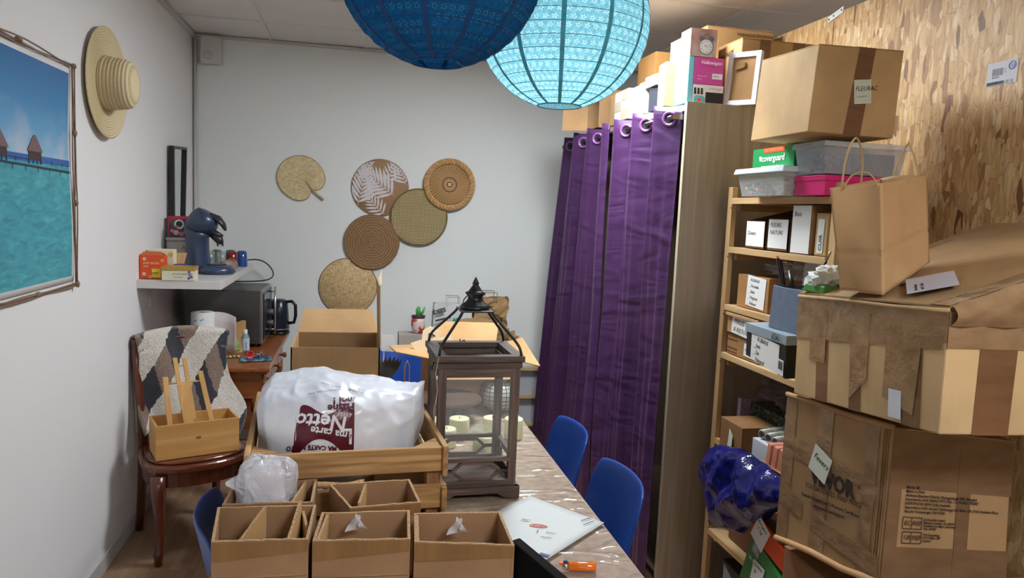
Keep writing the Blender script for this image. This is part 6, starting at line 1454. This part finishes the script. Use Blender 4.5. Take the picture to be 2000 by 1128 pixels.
# shelf 1.50: upright white-labelled boxes
def openbox(name, label, x0, y0, z0, x1, y1, hf, hb, col, lab, size, cut=True, group='labelled boxes on the second shelf', lcol=PAPER, ang=0, lines_top=.8):
    """magazine-file like carton: low front, slanting sides"""
    ctr = V(((x0+x1)/2, (y0+y1)/2, z0)); t = thing(name, label, 'box', ctr, 0, group); mt = cardboard(col); th = .003
    a, b_, c, d = [V(p)-ctr for p in ((x0, y1, z0), (x0, y0, z0), (x1, y0, z0), (x1, y1, z0))]
    def w_(p, q, h0, h1, nm):
        n = (q-p).cross(V((0, 0, 1))).normalized()*-th; MB().hexa([p, q, q+n, p+n, p+V((0, 0, h0)), q+V((0, 0, h1)), q+n+V((0, 0, h1)), p+n+V((0, 0, h0))]).build(nm, mt, t)
    w_(a, b_, hf, hf, 'front_wall'); w_(b_, c, hf, hb, 'side_wall'); w_(c, d, hb, hb, 'back_wall'); w_(d, a, hb, hf, 'side_wall')
    MB().hexa([d, c, b_, a]+[p+V((0, 0, .003)) for p in (d, c, b_, a)]).build('bottom', mt, t)
    P = qface([b_, c, d, a]+[p+V((0, 0, hf)) for p in (b_, c, d, a)], 'L')
    note(t, P, .5, .54, P.w*.94, hf*.9, lab, size, ang, lcol, top=lines_top, shear=.1)
    return t
openbox('labelled_box', 'open box with square white label reading Divers', 2.555, -2.545, 1.502, 2.80, -2.405, .108, .17, (120, 84, 58), ['', 'Divers'], .022)
openbox('labelled_box', 'open box with white label reading Fleurs Nature', 2.555, -2.70, 1.502, 2.80, -2.565, .118, .17, (130, 92, 62), ['FLEURS', 'NATURE'], .022)
t, lc = carton('labelled_box', 'tall narrow box with long white label reading Bois', axbox(2.55, -2.84, 1.502, 2.78, -2.725, 1.672), (150, 108, 72), group='labelled boxes on the second shelf'); P = qface(lc, 'L'); note(t, P, .5, .5, .108, .165, ['Bois'], .024, 0, top=.82, name='paper_label')
t, lc = carton('labelled_box', 'pale box with upright white label reading Cuir by the near post', axbox(2.56, -2.915, 1.502, 2.80, -2.85, 1.645), (206, 174, 124), group='labelled boxes on the second shelf'); P = qface(lc, 'L'); note(t, P, .5, .46, .034, .115, [], .02, 0); ftext(t, P, .55, .12, 'CUIR', .024, INK, off=.0035, ang=PI/2)
MB().box(2.56, -2.94, 1.27, 2.60, -2.93, 1.30)
# shelf 1.262
t, lc = carton('ribbon_carton', 'tan carton with white ribbon list label beneath crinkled film', axbox(2.555, -2.60, 1.264, 2.85, -2.37, 1.395), (170, 124, 74), rough_edges=.002); P = qface(lc, 'L')
note(t, P, .62, .54, .135, .12, ['  RUBANS', '_ Dentelle', '_ Satin', '_ Organza', '_ Velours'], .017, -.06, step=.19, top=.86)
t = thing('crinkled_film', 'crinkled clear film lying over the ribbon carton', 'film', (2.66, -2.62, 1.425)); blob(MB(), (0, 0, 0), (.07, .2, .034), .5, 4, 12, 50, 26, .8).build('film', film((225, 228, 232), .35, .1, 1, 40), t)
t = thing('clear_bag_of_scissors', 'clear bag with white paper leaning behind the blue-grey bin', 'bag', (2.60, -2.83, 1.40)); MB().hexa([V((-.02, -.06, -.12)), V((.02, -.06, -.12)), V((.03, .07, -.12)), V((-.02, .07, -.12)), V((.0, -.07, .08)), V((.02, -.07, .08)), V((.03, .09, .085)), V((.0, .09, .085))]).build('bag', film((225, 225, 228), .45, .1, 1, 25), t, bevel=.006); blob(MB(), (-.025, .02, .0), (.006, .022, .03), .2, n=14, m_=10).build('white_disc', plain((240, 240, 242), .2), t, smooth=True)
# shelf 1.06: two low boxes
t, lc = carton('flat_box', 'brown box with torn white label reading Perles and Bijoux', axbox(2.545, -2.57, 1.150, 2.80, -2.325, 1.222), (184, 146, 98), group='low boxes on the third shelf'); P = qface(lc, 'L'); note(t, P, .5, .5, .16, .07, ['PERLES', '& BIJOUX'], .026, -.05, top=.72)
MB().hexa([V((-.14, -.13, .073)), V((.12, -.13, .073)), V((.12, .118, .073)), V((-.14, .118, .073)), V((-.14, -.13, .082)), V((.12, -.13, .082)), V((.12, .118, .084)), V((-.14, .118, .084))]).build('lid', cardboard((196, 158, 108)), t)
t, lc = carton('flat_box', 'brown striped box with a small white label, lowest on the third shelf', axbox(2.55, -2.57, 1.062, 2.80, -2.325, 1.148), (164, 124, 80), group='low boxes on the third shelf'); P = qface(lc, 'L'); note(t, P, .72, .45, .07, .05, ['NATURE'], .014, -.03, top=.5)
for v in (.12, .3, .7, .88): strip(t, P, rect(.0, v, .35, v+.05), plain((110, 76, 48)), name='stripe_print')
# black lidded box pulled out of the rack, and blue fabric bin on it
t, lc = carton('black_shoe_box', 'black box with grey lid and handwritten ribbon label, pulled out of the rack', [V(p) for p in ((2.345, -3.075, 1.125), (2.60, -3.05, 1.125), (2.64, -2.80, 1.135), (2.37, -2.79, 1.145), (2.34, -3.075, 1.235), (2.60, -3.05, 1.235), (2.64, -2.80, 1.240), (2.368, -2.79, 1.232))], top=False, mat=plain((16, 16, 18), .5), rough_edges=.001)
LG = plain((136, 150, 160), .45)
MB().hexa([p+V((sx*.004, sy*.004, z)) for z in (-.004, .026) for p, sx, sy in zip(lc[4:], (-1, 1, 1, -1), (-1, -1, 1, 1))]).build('lid', LG, t, bevel=.001)
P = qface(lc, 'L'); note(t, P, .50, .47, .20, .115*.82, ['    RUBANS', '_ Jute', '_ Lin', '_ Naturel'], .021, -.02, step=.25, top=.84); strip(t, P, rect(.80, .04, .97, .5), plain((225, 225, 225)), name='barcode_label', off=.0025)
for k in range(5): strip(t, P, rect(.86+.02*k, .2, .87+.02*k, .45), INK, name='bar', off=.0032)
a = lc[4]+V((-.0045, 0, 0)); text(t, 'RUN', V((lc[4].x-.0065, lc[4].y+.075, lc[4].z+.008)), (0, -1, 0), (0, 0, 1), .020, plain((40, 46, 54)), bold=.0006); text(t, 'BORN TO', V((lc[4].x-.0065, lc[4].y+.072, lc[4].z+.020)), (0, -1, 0), (0, 0, 1), .009, plain((40, 46, 54)))
t = thing('shelf_support_box', 'dark carton end supporting the black box inside the rack', 'box', (2.70, -2.86, 1.062)); MB().hexa(rotbox(0, 0, 0, .2, .11, .062, 0)).build('body', cardboard((96, 70, 50)), t)
FB = mottled((92, 104, 124), (104, 116, 136), (40, 40, 40), .75, .15)
t = thing('fabric_bin', 'blue-grey fabric bin of paint brushes on the black box', 'bin', (2.46, -2.985, 1.262))
m = MB(); 
def fb(s_, z): return [V((-.075*s_, -.085*s_, z)), V((.10*s_, -.085*s_, z)), V((.10*s_, .085*s_, z)), V((-.075*s_, .085*s_, z))]
A, Bb = fb(1.0, 0), fb(.95, .138)
for i, nm in ((0, 'near_panel'), (1, 'back_panel'), (2, 'far_panel'), (3, 'front_panel')):
    j = (i+1) % 4; n = (A[j]-A[i]).cross(V((0, 0, -1))).normalized()*-.004
    MB().hexa([A[i], A[j], A[j]+n, A[i]+n, Bb[i], Bb[j], Bb[j]+n, Bb[i]+n]).build(nm, FB, t, bevel=.0015)
MB().hexa(fb(1, 0)+fb(1, .004)).build('bottom', FB, t)
MB().tube([p+V((0, 0, .0)) for p in Bb], .0035, 6, True).build('binding', plain((74, 84, 104), .7), t); MB().bar((-.077, -.0, .004), (-.073, -.0, .136), .003, .002, (1, 0, 0)).build('centre_seam', plain((74, 84, 104), .7), t)
t = thing('scissor_pair', 'long black-handled scissors standing in the fabric bin', 'scissors', (2.42, -2.93, 1.34)); MB().bar((0, 0, .0), (.02, .10, .145), .010, .006).build('blade', plain((60, 58, 60), .3, metal=.6), t); MB().bar((0, -.012, .0), (.02, .085, .14), .010, .006).build('blade', plain((34, 32, 34), .3, metal=.4), t); MB().tube([(0, -.035, .045), (.01, .01, .11)], .0085, 8).build('handle', plain((16, 16, 18), .4), t, smooth=True); MB().tube([(.02, .098, .14), (.022, .108, .152)], .004, 8).build('tip', plain((170, 60, 40), .4), t)
t = thing('paint_brush', 'slim black paint brush leaning right out of the fabric bin', 'brush', (2.44, -3.04, 1.36)); MB().tube([(0, .02, 0), (.0, -.02, .08), (0, -.055, .14)], [.0045, .0055, .003], 8).build('handle', plain((18, 18, 20), .3), t, smooth=True); MB().tube([(0, -.055, .14), (0, -.070, .165)], [.003, .0035], 8).build('ferrule', plain((190, 170, 130), .3, metal=.8), t, smooth=True)
# low shelves: .69
t, lc = carton('flower_print_box', 'dark green box printed with pale leaves in the shaded shelf', axbox(2.66, -2.68, .692, 2.90, -2.36, .86), top=False, mat=mottled((38, 48, 40), (96, 104, 88), (60, 60, 60), .6, 0, .001, 2, lo=.5, hi=.62), rough_edges=.001)
t, lc = carton('lilac_print_box', 'lilac patterned box behind the dark green box', axbox(2.62, -2.352, .692, 2.90, -2.325, .87), top=False, mat=mottled((120, 104, 124), (160, 142, 160), (60, 60, 60), .6, 0, .001, 2), rough_edges=.001)
t, lc = carton('small_tan_carton', 'small tan carton with label at the front of the low shelf', axbox(2.50, -2.585, .692, 2.655, -2.415, .815), (142, 102, 64), rough_edges=.002, tape=False); P = qface(lc, 'F'); note(t, P, .72, .52, .045, .034, ['ref', '320100'], .010, 0, top=.7); P = qface(lc, 'L'); strip(t, P, [(.42, -.1), (.62, -.1), (.66, .62), (.50, .80)], NOTE, name='sticky_note', off=.006)
t, lc = carton('white_small_carton', 'small white carton beside the tan one on the low shelf', axbox(2.51, -2.80, .692, 2.68, -2.645, .80), top=False, mat=plain((190, 192, 198), .5), rough_edges=.002)
for k in range(3):
    t = thing('bead_tube', ('clear tube of grey beads lying on the white carton, leftmost', 'clear tube of grey beads lying on the white carton, middle', 'clear tube of grey beads lying on the white carton, rightmost')[k], 'tube', (2.59, -2.66-.045*k, .822), .25, 'tubes of beads on the small white carton')
    MB().lathe([(0, -.065), (.017, -.065), (.018, .0), (.017, .065), (0, .065)], 16, axis='x').build('tube', mottled((110, 108, 98), (170, 168, 158), (120, 120, 120), .3, .4), t, smooth=True); MB().lathe([(.0, -.067), (.012, -.067), (.012, -.065)], 12, axis='x').build('end', plain((60, 58, 54), .5), t)
t = thing('flat_display_frame', 'small white-edged frame lying on the dark green box', 'frame', (2.72, -2.70, .866), -.3); MB().box(-.09, -.05, 0, .09, .05, .014).build('rim', plain((170, 170, 172), .4), t, bevel=.002); MB().box(-.08, -.04, .014, .08, .04, .016).build('panel', plain((30, 30, 34), .3), t)
t = thing('dark_film_bag', 'glossy smoky clear bag filling the dark shelf space', 'bag', (2.70, -2.60, .95)); blob(MB(), (0, 0, 0), (.11, .20, .062), .5, 3, 21, 44, 28, .7).build('film', film((120, 110, 116), .5, .1, 1, 22), t)
t = thing('barcode_card', 'grey barcode card hanging in the dark shelf space', 'card', (2.60, -2.76, .90)); MB().hexa([V((0, -.035, -.02)), V((.002, -.035, -.02)), V((.002, .03, -.035)), V((0, .03, -.035)), V((0, -.03, .045)), V((.002, -.03, .045)), V((.002, .04, .03)), V((0, .04, .03))]).build('card', plain((110, 104, 104), .6), t)
m = MB()
for k in range(4): m.box(-.002, -.02+.012*k, -.01, -.0005, -.014+.012*k, .02)
m.build('bar', INK, t)
t = thing('peach_packet_bin', 'kraft tray holding two peach-pink packets on the low shelf', 'tray', (2.56, -2.84, .692)); MB().hexa([V((-.07, -.07, 0)), V((.07, -.07, 0)), V((.07, .05, 0)), V((-.07, .05, 0)), V((-.09, -.08, .06)), V((.08, -.08, .06)), V((.08, .07, .06)), V((-.09, .07, .06))]).build('tray', cardboard((160, 120, 84)), t)
for k in range(3):
    t = thing('peach_packet', ('peach packet standing leftmost in the kraft tray', 'peach packet standing in the middle of the kraft tray', 'peach packet standing rightmost in the kraft tray')[k], 'packet', (2.51, -2.80-.035*k, .752), .1*k, 'peach packets in the kraft tray'); MB().hexa([V((-.03, -.014, 0)), V((.03, -.014, 0)), V((.03, .014, 0)), V((-.03, .014, 0)), V((-.03, -.02, .075)), V((.03, -.02, .075)), V((.03, .004, .078)), V((-.03, .004, .078))]).build('packet', mottled((196, 128, 104), (216, 156, 134), (20, 20, 20), .35, .1), t, bevel=.003)
# blue glossy bag hanging over the front
t = thing('blue_glossy_bag', 'glossy dark blue plastic bag bulging out of the rack', 'bag', (2.45, -2.74, .60))
m = MB()
bp = [(-.10, .235), (.06, .17), (.20, .03), (.21, -.10), (.12, -.20), (.05, -.245), (-.05, -.255), (-.14, -.20), (-.19, -.06), (-.175, .12)]
def bbf(u, v):
    ph = 2*PI*u; r = v
    # outline in the (y, z) plane, y runs toward the viewer at negative
    pts = [(.33, .03), (.30, .09), (.2, .135), (.06, .165), (-.04, .165), (-.15, .16), (-.26, .15), (-.25, .08), (-.16, .0), (-.06, -.08), (.0, -.13), (.03, -.14), (.12, -.165), (.20, -.195), (.22, -.15), (.27, -.07)]
    s_ = u*len(pts); i = int(s_) % len(pts); f = s_-int(s_); a, b_ = pts[i], pts[(i+1) % len(pts)]
    y, z = a[0]+(b_[0]-a[0])*f, a[1]+(b_[1]-a[1])*f; k = math.sin(r*PI/2)
    c = (.06, -.03); y2 = c[0]+(y-c[0])*k; z2 = c[1]+(z-c[1])*k
    x = -.095*math.cos(r*PI/2)**.8; p = V((x, y2, z2))
    cr = abs(noise.noise(V((y2*7, z2*7, 3))))*.060+abs(noise.noise(V((y2*15+4, z2*15, 8))))*.02
    return p+V((cr*(1-r**6)+.0, 0, 0))+V((0, .01*noise.noise(p*14), .01*noise.noise(p*14+V((7, 7, 7)))))
m.grid(90, 26, bbf, wrap=True)
m.build('bag', mottled((12, 17, 84), (18, 24, 104), (9, 9, 9), .16, .9, .02, spec=.7), t, smooth=True, solid=.004)
# shelf .29
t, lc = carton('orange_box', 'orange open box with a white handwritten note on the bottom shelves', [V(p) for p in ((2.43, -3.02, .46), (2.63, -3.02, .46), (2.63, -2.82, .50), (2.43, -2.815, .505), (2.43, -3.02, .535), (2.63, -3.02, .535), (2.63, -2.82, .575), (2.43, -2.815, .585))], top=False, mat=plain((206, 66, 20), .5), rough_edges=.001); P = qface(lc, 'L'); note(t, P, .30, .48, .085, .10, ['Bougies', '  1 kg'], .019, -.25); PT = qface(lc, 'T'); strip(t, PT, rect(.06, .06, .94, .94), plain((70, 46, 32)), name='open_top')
t, lc = carton('green_flat_box', 'green flat box with a white note tipped on the bottom shelf', [V(p) for p in ((2.40, -3.03, .315), (2.62, -3.03, .315), (2.66, -2.78, .30), (2.43, -2.76, .315), (2.42, -3.03, .44), (2.62, -3.03, .44), (2.66, -2.80, .49), (2.45, -2.80, .50))], top=False, mat=plain((40, 122, 56), .45), rough_edges=.001); P = qface(lc, 'L'); note(t, P, .42, .45, .085, .07, ['Cordons', '  lin'], .017, .1); ftext(t, P, .08, .55, '100 % M', .016, plain((220, 230, 220))); strip(t, P, rect(.1, .70, .32, .95), mottled((120, 160, 90), (180, 180, 200), (50, 50, 50)), name='picture_print')
t, lc = carton('brown_shelf_carton', 'dark brown carton deep in the bottom shelf under the blue bag', axbox(2.58, -2.74, .292, 2.88, -2.40, .52), (116, 80, 54))
t, lc = carton('grey_black_pack', 'grey and black printed pack at the foot of the rack', axbox(2.56, -2.80, .0, 2.86, -2.40, .20), top=False, mat=plain((34, 36, 40), .5)); P = qface(lc, 'L'); strip(t, P, [(.05, .5), (.5, .35), (.9, .1), (.05, .95)], plain((130, 134, 138), .4), name='grey_print'); strip(t, P, [(.3, .2), (.5, .2), (.5, .7), (.3, .8)], plain((190, 186, 176), .5), name='pale_print', off=.0014); ftext(t, P, .36, .4, 'SLI', .03, INK, off=.004)

# ---------------------------------------------------------------- the big cartons in front of the partition
BC = (170, 132, 92)
def smear(t, P, pts, m=TAPE2, off=.0008): return strip(t, P, pts, m, off, 'clear_tape')
# carton at the floor
t, lc = carton('floor_carton', 'brown carton on the floor beneath the stack by the partition', axbox(2.28, -3.70, 0, 2.85, -3.24, .665), (150, 112, 80), rough_edges=.006)
t, lc = carton('printed_carton', 'large brown carton with black printing and sticky note, middle of the stack', [V(p) for p in ((2.252, -3.665, .775), (2.61, -3.665, .745), (2.63, -3.235, .672), (2.248, -3.245, .695), (2.252, -3.665, 1.150), (2.585, -3.665, 1.11), (2.60, -3.235, 1.105), (2.248, -3.245, 1.122))], (168, 134, 96), rough_edges=.006, top=True)
P = qface(lc, 'L'); Q = qface(lc, 'F')
for k in range(3): MB().tube([P(.97-.018*k, 0, .001), P(.975-.018*k, .5, .002), P(.968-.018*k, .98, .001)], .0018, 5).build('edge_ridge', cardboard((140, 104, 70)), t)
MB().tube([P(0, 1, .002), P(.3, 1.0, .004), P(.6, .99, .004), P(1, 1, .002)], .007, 8).build('rim_ridge', cardboard((176, 138, 98)), t, smooth=True); MB().tube([P(0, 0, .0), P(.4, .01, .004), P(.7, -.01, .004), P(1, 0, .0)], .009, 8).build('rim_ridge', cardboard((190, 150, 104)), t, smooth=True)
smear(t, P, [(.02, .60), (.98, .50), (.98, .62), (.02, .74)]); smear(t, P, [(.0, .0), (.12, .0), (.12, .98), (.0, .98)], off=.0012); smear(t, P, [(.36, .0), (.5, .0), (.5, .98), (.36, .98)], off=.0016)
smear(t, P, [(.0, .26), (.26, .20), (.26, .32), (.02, .40)], off=.002); smear(t, P, [(.36, .16), (.98, .02), (.98, .16), (.44, .26)], off=.0022); smear(t, P, [(.80, 0), (.90, 0), (.90, .98), (.80, .98)], off=.0012)
BKI = plain((44, 34, 28), .8)
ftext(t, P, .33, .515, 'VEVOR', .060, BKI, off=.0035, bold=.0024, sx=.92); ftext(t, P, .28, .44, 'TOUGH TOOLS, HALF PRICE', .0185, BKI, off=.0035, sx=.96); ftext(t, P, .25, .37, 'Technical Support and E-Warranty Certificate', .0125, BKI, off=.0035, bold=.0003); ftext(t, P, .38, .325, 'www.vevor.com/support', .0125, BKI, off=.0035, bold=.0003); ftext(t, P, .765, .555, '(R)', .010, BKI, off=.0035)
note(t, P, .42, .615, .076, .076, ['Fevers'], .024, -.42, plain((206, 214, 202), .8), off=.006, name='sticky_note', top=.62, left=.1)
MB().lathe([(0, 0), (.004, 0), (.004, .0008), (0, .0008)], 8, P(.42, .93, .0), 'x').build('hole', BKI, t)
smear(t, Q, rect(0, .0, 1, .24), TAPE_SHADE); smear(t, Q, rect(0, .62, 1, .98), TAPE_SHADE, .0008); smear(t, Q, rect(0, 0, .10, 1), TAPE_SHADE, .0014); smear(t, Q, [(.10, .22), (.62, .22), (.62, .34), (.35, .40), (.12, .32)], TAPE_SHADE, .0012); smear(t, Q, rect(.55, .0, .66, .9), TAPE_SHADE, .0016)  # bands over the face: tape, and shade from the overhanging carton put into colour
ls = ['Model: 20', 'Made in China', 'Address: Baoshan District, Shuangchenglu 803, Shanghai', 'Imported to AUS: SIHAO PTY LTD. 1 ROKEVA STREET', 'EASTWOOD NSW 2122 Australia', 'Imported to USA: Sanven Technology Ltd. Suite 250, 9166 Anaheim Place,', 'Rancho Cucamonga, CA 91730']
BK2 = plain((62, 46, 34), .8)
for k, l in enumerate(ls): ftext(t, Q, .135, .635-.026*k, l, .0088, BK2, off=.0035, bold=.0002)
def framed(u, v, a, b_):
    m = MB(); p = [Q(u, v, .003), Q(u+.15, v, .003), Q(u+.15, v+.075, .003), Q(u, v+.075, .003)]
    for i in range(4): m.bar(p[i], p[(i+1) % 4], .0015, .0006, (0, 1, 0))
    m.bar(Q(u+.07, v, .003), Q(u+.07, v+.075, .003), .0012, .0006, (0, 1, 0)); m.build('print_frame', BK2, t)
    ftext(t, Q, u+.012, v+.037, a, .016, BK2, off=.0035); ftext(t, Q, u+.078, v+.037, b_, .016, BK2, off=.0035)
framed(.13, .365, 'EC', 'REP'); framed(.135, .27, 'UK', 'REP')
for k, l in enumerate(('E-CrossStu GmbH', 'Mainzer Landstr. 69, 60329', 'Frankfurt am Main, Germany', 'Tel: +49 69')): ftext(t, Q, .295, .43-.02*k, l, .0078, BK2, off=.0035, bold=.0002)
for k, l in enumerate(('YH Consulting', 'C/O Office 147', 'London')): ftext(t, Q, .295, .33-.02*k, l, .0078, BK2, off=.0035, bold=.0002)
t, lc = carton('taped_big_carton', 'biggest brown carton wrapped in many tape bands, on top of the stack', [V(p) for p in ((2.19, -3.86, 1.195), (2.78, -3.86, 1.175), (2.80, -3.30, 1.135), (2.235, -3.29, 1.135), (2.185, -3.86, 1.448), (2.80, -3.86, 1.44), (2.82, -3.29, 1.418), (2.235, -3.28, 1.408))], (206, 174, 128), rough_edges=.004, top=False)
P = qface(lc, 'L'); Q = qface(lc, 'F')
lt = list(lc[:4])+[lc[4]+V((0, 0, .004)), lc[5]+V((0, 0, .20)), lc[6]+V((0, 0, .21)), lc[7]+V((0, 0, .006))]
T_ = qface(lt, 'T'); MB().hexa(lt[4:]+[p+V((0, 0, .004)) for p in lt[4:]]).build('flap', cardboard((168, 134, 94)), t)
MB().hexa([lc[4], lc[5], lc[5]+V((0, .004, 0)), lc[4]+V((0, .004, 0)), lt[4], lt[5], lt[5]+V((0, .004, 0)), lt[4]+V((0, .004, 0))]).build('side_flap', cardboard((150, 116, 80)), t)
for u0, u1, o in ((.20, .29, .0008), (.46, .54, .0008), (.80, .90, .0008)): strip(t, P, [(u0, 0), (u1, 0), (u1-.02, .9), (u0-.03, .9)], TAPE, o)
smear(t, P, rect(0, .74, 1, .995), TAPE2, .0014); smear(t, P, [(0, .58), (.98, .68), (.98, .8), (0, .86)], TAPE2, .002); smear(t, P, [(.13, .38), (.26, .38), (.26, .9), (.13, .9)], TAPE2, .0026); smear(t, P, [(.46, .1), (.57, .3), (.57, .9), (.44, .9)], TAPE2, .0026); smear(t, P, [(.68, .20), (.86, .1), (.88, .72), (.68, .74)], TAPE2, .0026)
note(t, P, .76, .16, .042, .062, [], .01, 0, plain((206, 212, 220), .5), off=.004, name='white_label')
MB().tube([P(0, 1, .001), P(.4, 1.0, .003), P(.7, .99, .003), P(1, 1, .001)], .0045, 8).build('rim_ridge', cardboard((190, 158, 112)), t, smooth=True)
for u0, u1 in ((.13, .28), (.42, 1.0)): strip(t, Q, rect(u0, 0, u1, .88), TAPE, .0008)
smear(t, Q, rect(0, .70, 1, .99), TAPE2, .0016)
smear(t, T_, rect(.3, 0, .42, 1), TAPE, .005); smear(t, T_, rect(0, .0, 1, .1), TAPE2, .0056); smear(t, T_, rect(0.62, .0, .75, 1), TAPE, .005)
note(t, T_, .16, .30, .16, .10, ['Bon de livraison', 'colis 12 - fragile'], .010, .9, plain((190, 190, 204), .4), off=.018, name='shipping_label')
m = MB(); m.grid(24, 6, lambda u, v: (lc[4]*(1-u)+lc[5]*u)+V((0, -.006-.012*math.sin(PI*v)-.004*math.sin(u*37+3*v), -.03+v*(.04+.2*u)+.003*math.sin(u*40)*math.sin(9*v)))); m.build('clear_tape', TAPE2, t, smooth=True)
text(t, 'APPI', lc[4]*.66+lc[5]*.34+V((0, -.034, .045)), (1, 0, .3), (-.3, 0, 1), .04, plain((170, 50, 60)), bold=.001)
# bubble-wrap end, tissue, paper bag
t = thing('bubble_wrap', 'grey scrap of bubble wrap hanging over the taped carton corner', 'bubble wrap', (2.43, -3.905, 1.455)); blob(MB(), (0, 0, 0), (.075, .022, .032), .4, 4, 31, 34, 20, .4).build('wrap', film((200, 205, 212), .6, .2, 1, 60), t, smooth=True)
t = thing('white_cloth_packet', 'crumpled white tissue over a green packet beside the paper bag', 'packet', (2.268, -3.345, 1.425)); blob(MB(), (.01, 0, .04), (.055, .05, .034), .5, 3, 41, 34, 20, .4).build('tissue', plain((214, 216, 206), .8), t, smooth=True); MB().hexa([V((-.04, -.05, 0)), V((.06, -.05, 0)), V((.06, .05, 0)), V((-.04, .05, 0)), V((-.035, -.045, .022)), V((.055, -.045, .022)), V((.055, .04, .022)), V((-.035, .04, .022))]).build('green_packet', plain((70, 134, 56), .4), t, bevel=.004); MB().box(-.0, -.052, .004, .018, -.049, .02).build('red_print', plain((196, 40, 36)), t)
KB = mottled((180, 142, 98), (194, 156, 112), (3, 3, 3), .75, .25, .02)
t = thing('kraft_shopping_bag', 'large kraft paper shopping bag with twisted cord handles on the taped carton', 'bag', (2.30, -3.50, 1.44), 0)
cb = [V((2.365, -3.43, 1.424)), V((2.45, -3.53, 1.432)), V((2.70, -3.33, 1.428)), V((2.56, -3.24, 1.42))]
# world corners of the bag: far-left, near, right, back
base = [V(p)-V((2.30, -3.50, 1.44)) for p in ((2.200, -3.500, 1.449), (2.212, -3.635, 1.452), (2.415, -3.535, 1.525), (2.400, -3.41, 1.52))]
topc = [V(p)-V((2.30, -3.50, 1.44)) for p in ((2.150, -3.495, 1.695), (2.222, -3.58, 1.708), (2.465, -3.44, 1.742), (2.40, -3.35, 1.735))]
for i, nm in ((0, 'left_side'), (1, 'front_side'), (2, 'right_side'), (3, 'back_side')):
    j = (i+1) % 4; a, b_, c, d = base[i], base[j], topc[j], topc[i]; n = (b_-a).cross(d-a).normalized()
    def f(u, v, a=a, b_=b_, c=c, d=d, n=n, i=i):
        p = (a*(1-u)+b_*u)*(1-v)+(d*(1-u)+c*u)*v
        o = -.010*math.exp(-((v-.36)/.012)**2)+.0*u; fold = -.018*math.sin(PI*u)*v if i % 2 == 0 else 0
        o2 = .010*noise.noise(p*7+V((i, 0, 0)))*math.sin(PI*u)+.006*abs(noise.noise(p*13))*math.sin(PI*u)
        return p+n*(o*.5+o2+fold*1.0)
    MB().grid(26, 30, f).build(nm, KB, t, smooth=True, solid=.0015)
MB().hexa(base+[p+V((0, 0, .002)) for p in base]).build('bottom', KB, t)
def along(i, j, f, z=0): return topc[i]*(1-f)+topc[j]*f+V((0, 0, z))
CRD = plain((184, 152, 106), .8)
for k, (i, j, s_, hh) in enumerate(((0, 3, (.22, .60), .125), (2, 3, (.1, .8), .10))):
    a, b_ = along(i, j, s_[0], -.03), along(i, j, s_[1], -.03); mid = (a+b_)/2+V((0, 0, hh+.03))
    if k: pts = [a, a.lerp(mid, .5)+V((0, 0, .02)), mid-V((.01, 0, .0)), mid+V((.008, 0, -.002)), b_.lerp(mid, .55)+V((0, 0, .02)), b_]
    else: pts = [a, a+V((0, 0, .09)), a.lerp(mid, .45)+V((0, 0, .055)), mid, b_.lerp(mid, .45)+V((0, 0, .055)), b_+V((0, 0, .09)), b_]
    MB().tube(pts, .0028, 8).build('cord_handle', CRD, t, smooth=True, sub=1)
MB().tube([along(0, 1, .3, -.01), along(0, 1, .35, .03), along(0, 1, .8, .035), along(0, 1, .95, -.01)], .0025, 6).build('cord_handle', CRD, t, smooth=True, sub=1)
P = qface([topc[1]-V((0, 0, .05)), topc[2]-V((0, 0, .05)), topc[2], topc[1], topc[1], topc[2], topc[2], topc[1]], 'F')
MB().hexa([along(1, 2, .55, -.075)+V((0, -.004, 0)), along(1, 2, .98, -.075)+V((0, -.004, 0)), along(1, 2, .98, -.075), along(1, 2, .55, -.075), along(1, 2, .55, -.004)+V((0, -.004, 0)), along(1, 2, .98, -.004)+V((0, -.004, 0)), along(1, 2, .98, -.004), along(1, 2, .55, -.004)]).build('handle_patch', KB, t)

# ---------------------------------------------------------------- turn the lettering curves into meshes
bpy.context.view_layer.update()
dg = bpy.context.evaluated_depsgraph_get()
done = []
for o in TEXTS: done.append((o, bpy.data.meshes.new_from_object(o.evaluated_get(dg))))
for o, me in done:
    n = bpy.data.objects.new('tmp', me); COL.objects.link(n); n.parent = o.parent; n.matrix_local = o.matrix_local.copy()
    nm = o.name; bpy.data.objects.remove(o); n.name = nm; me.name = 'lettering'
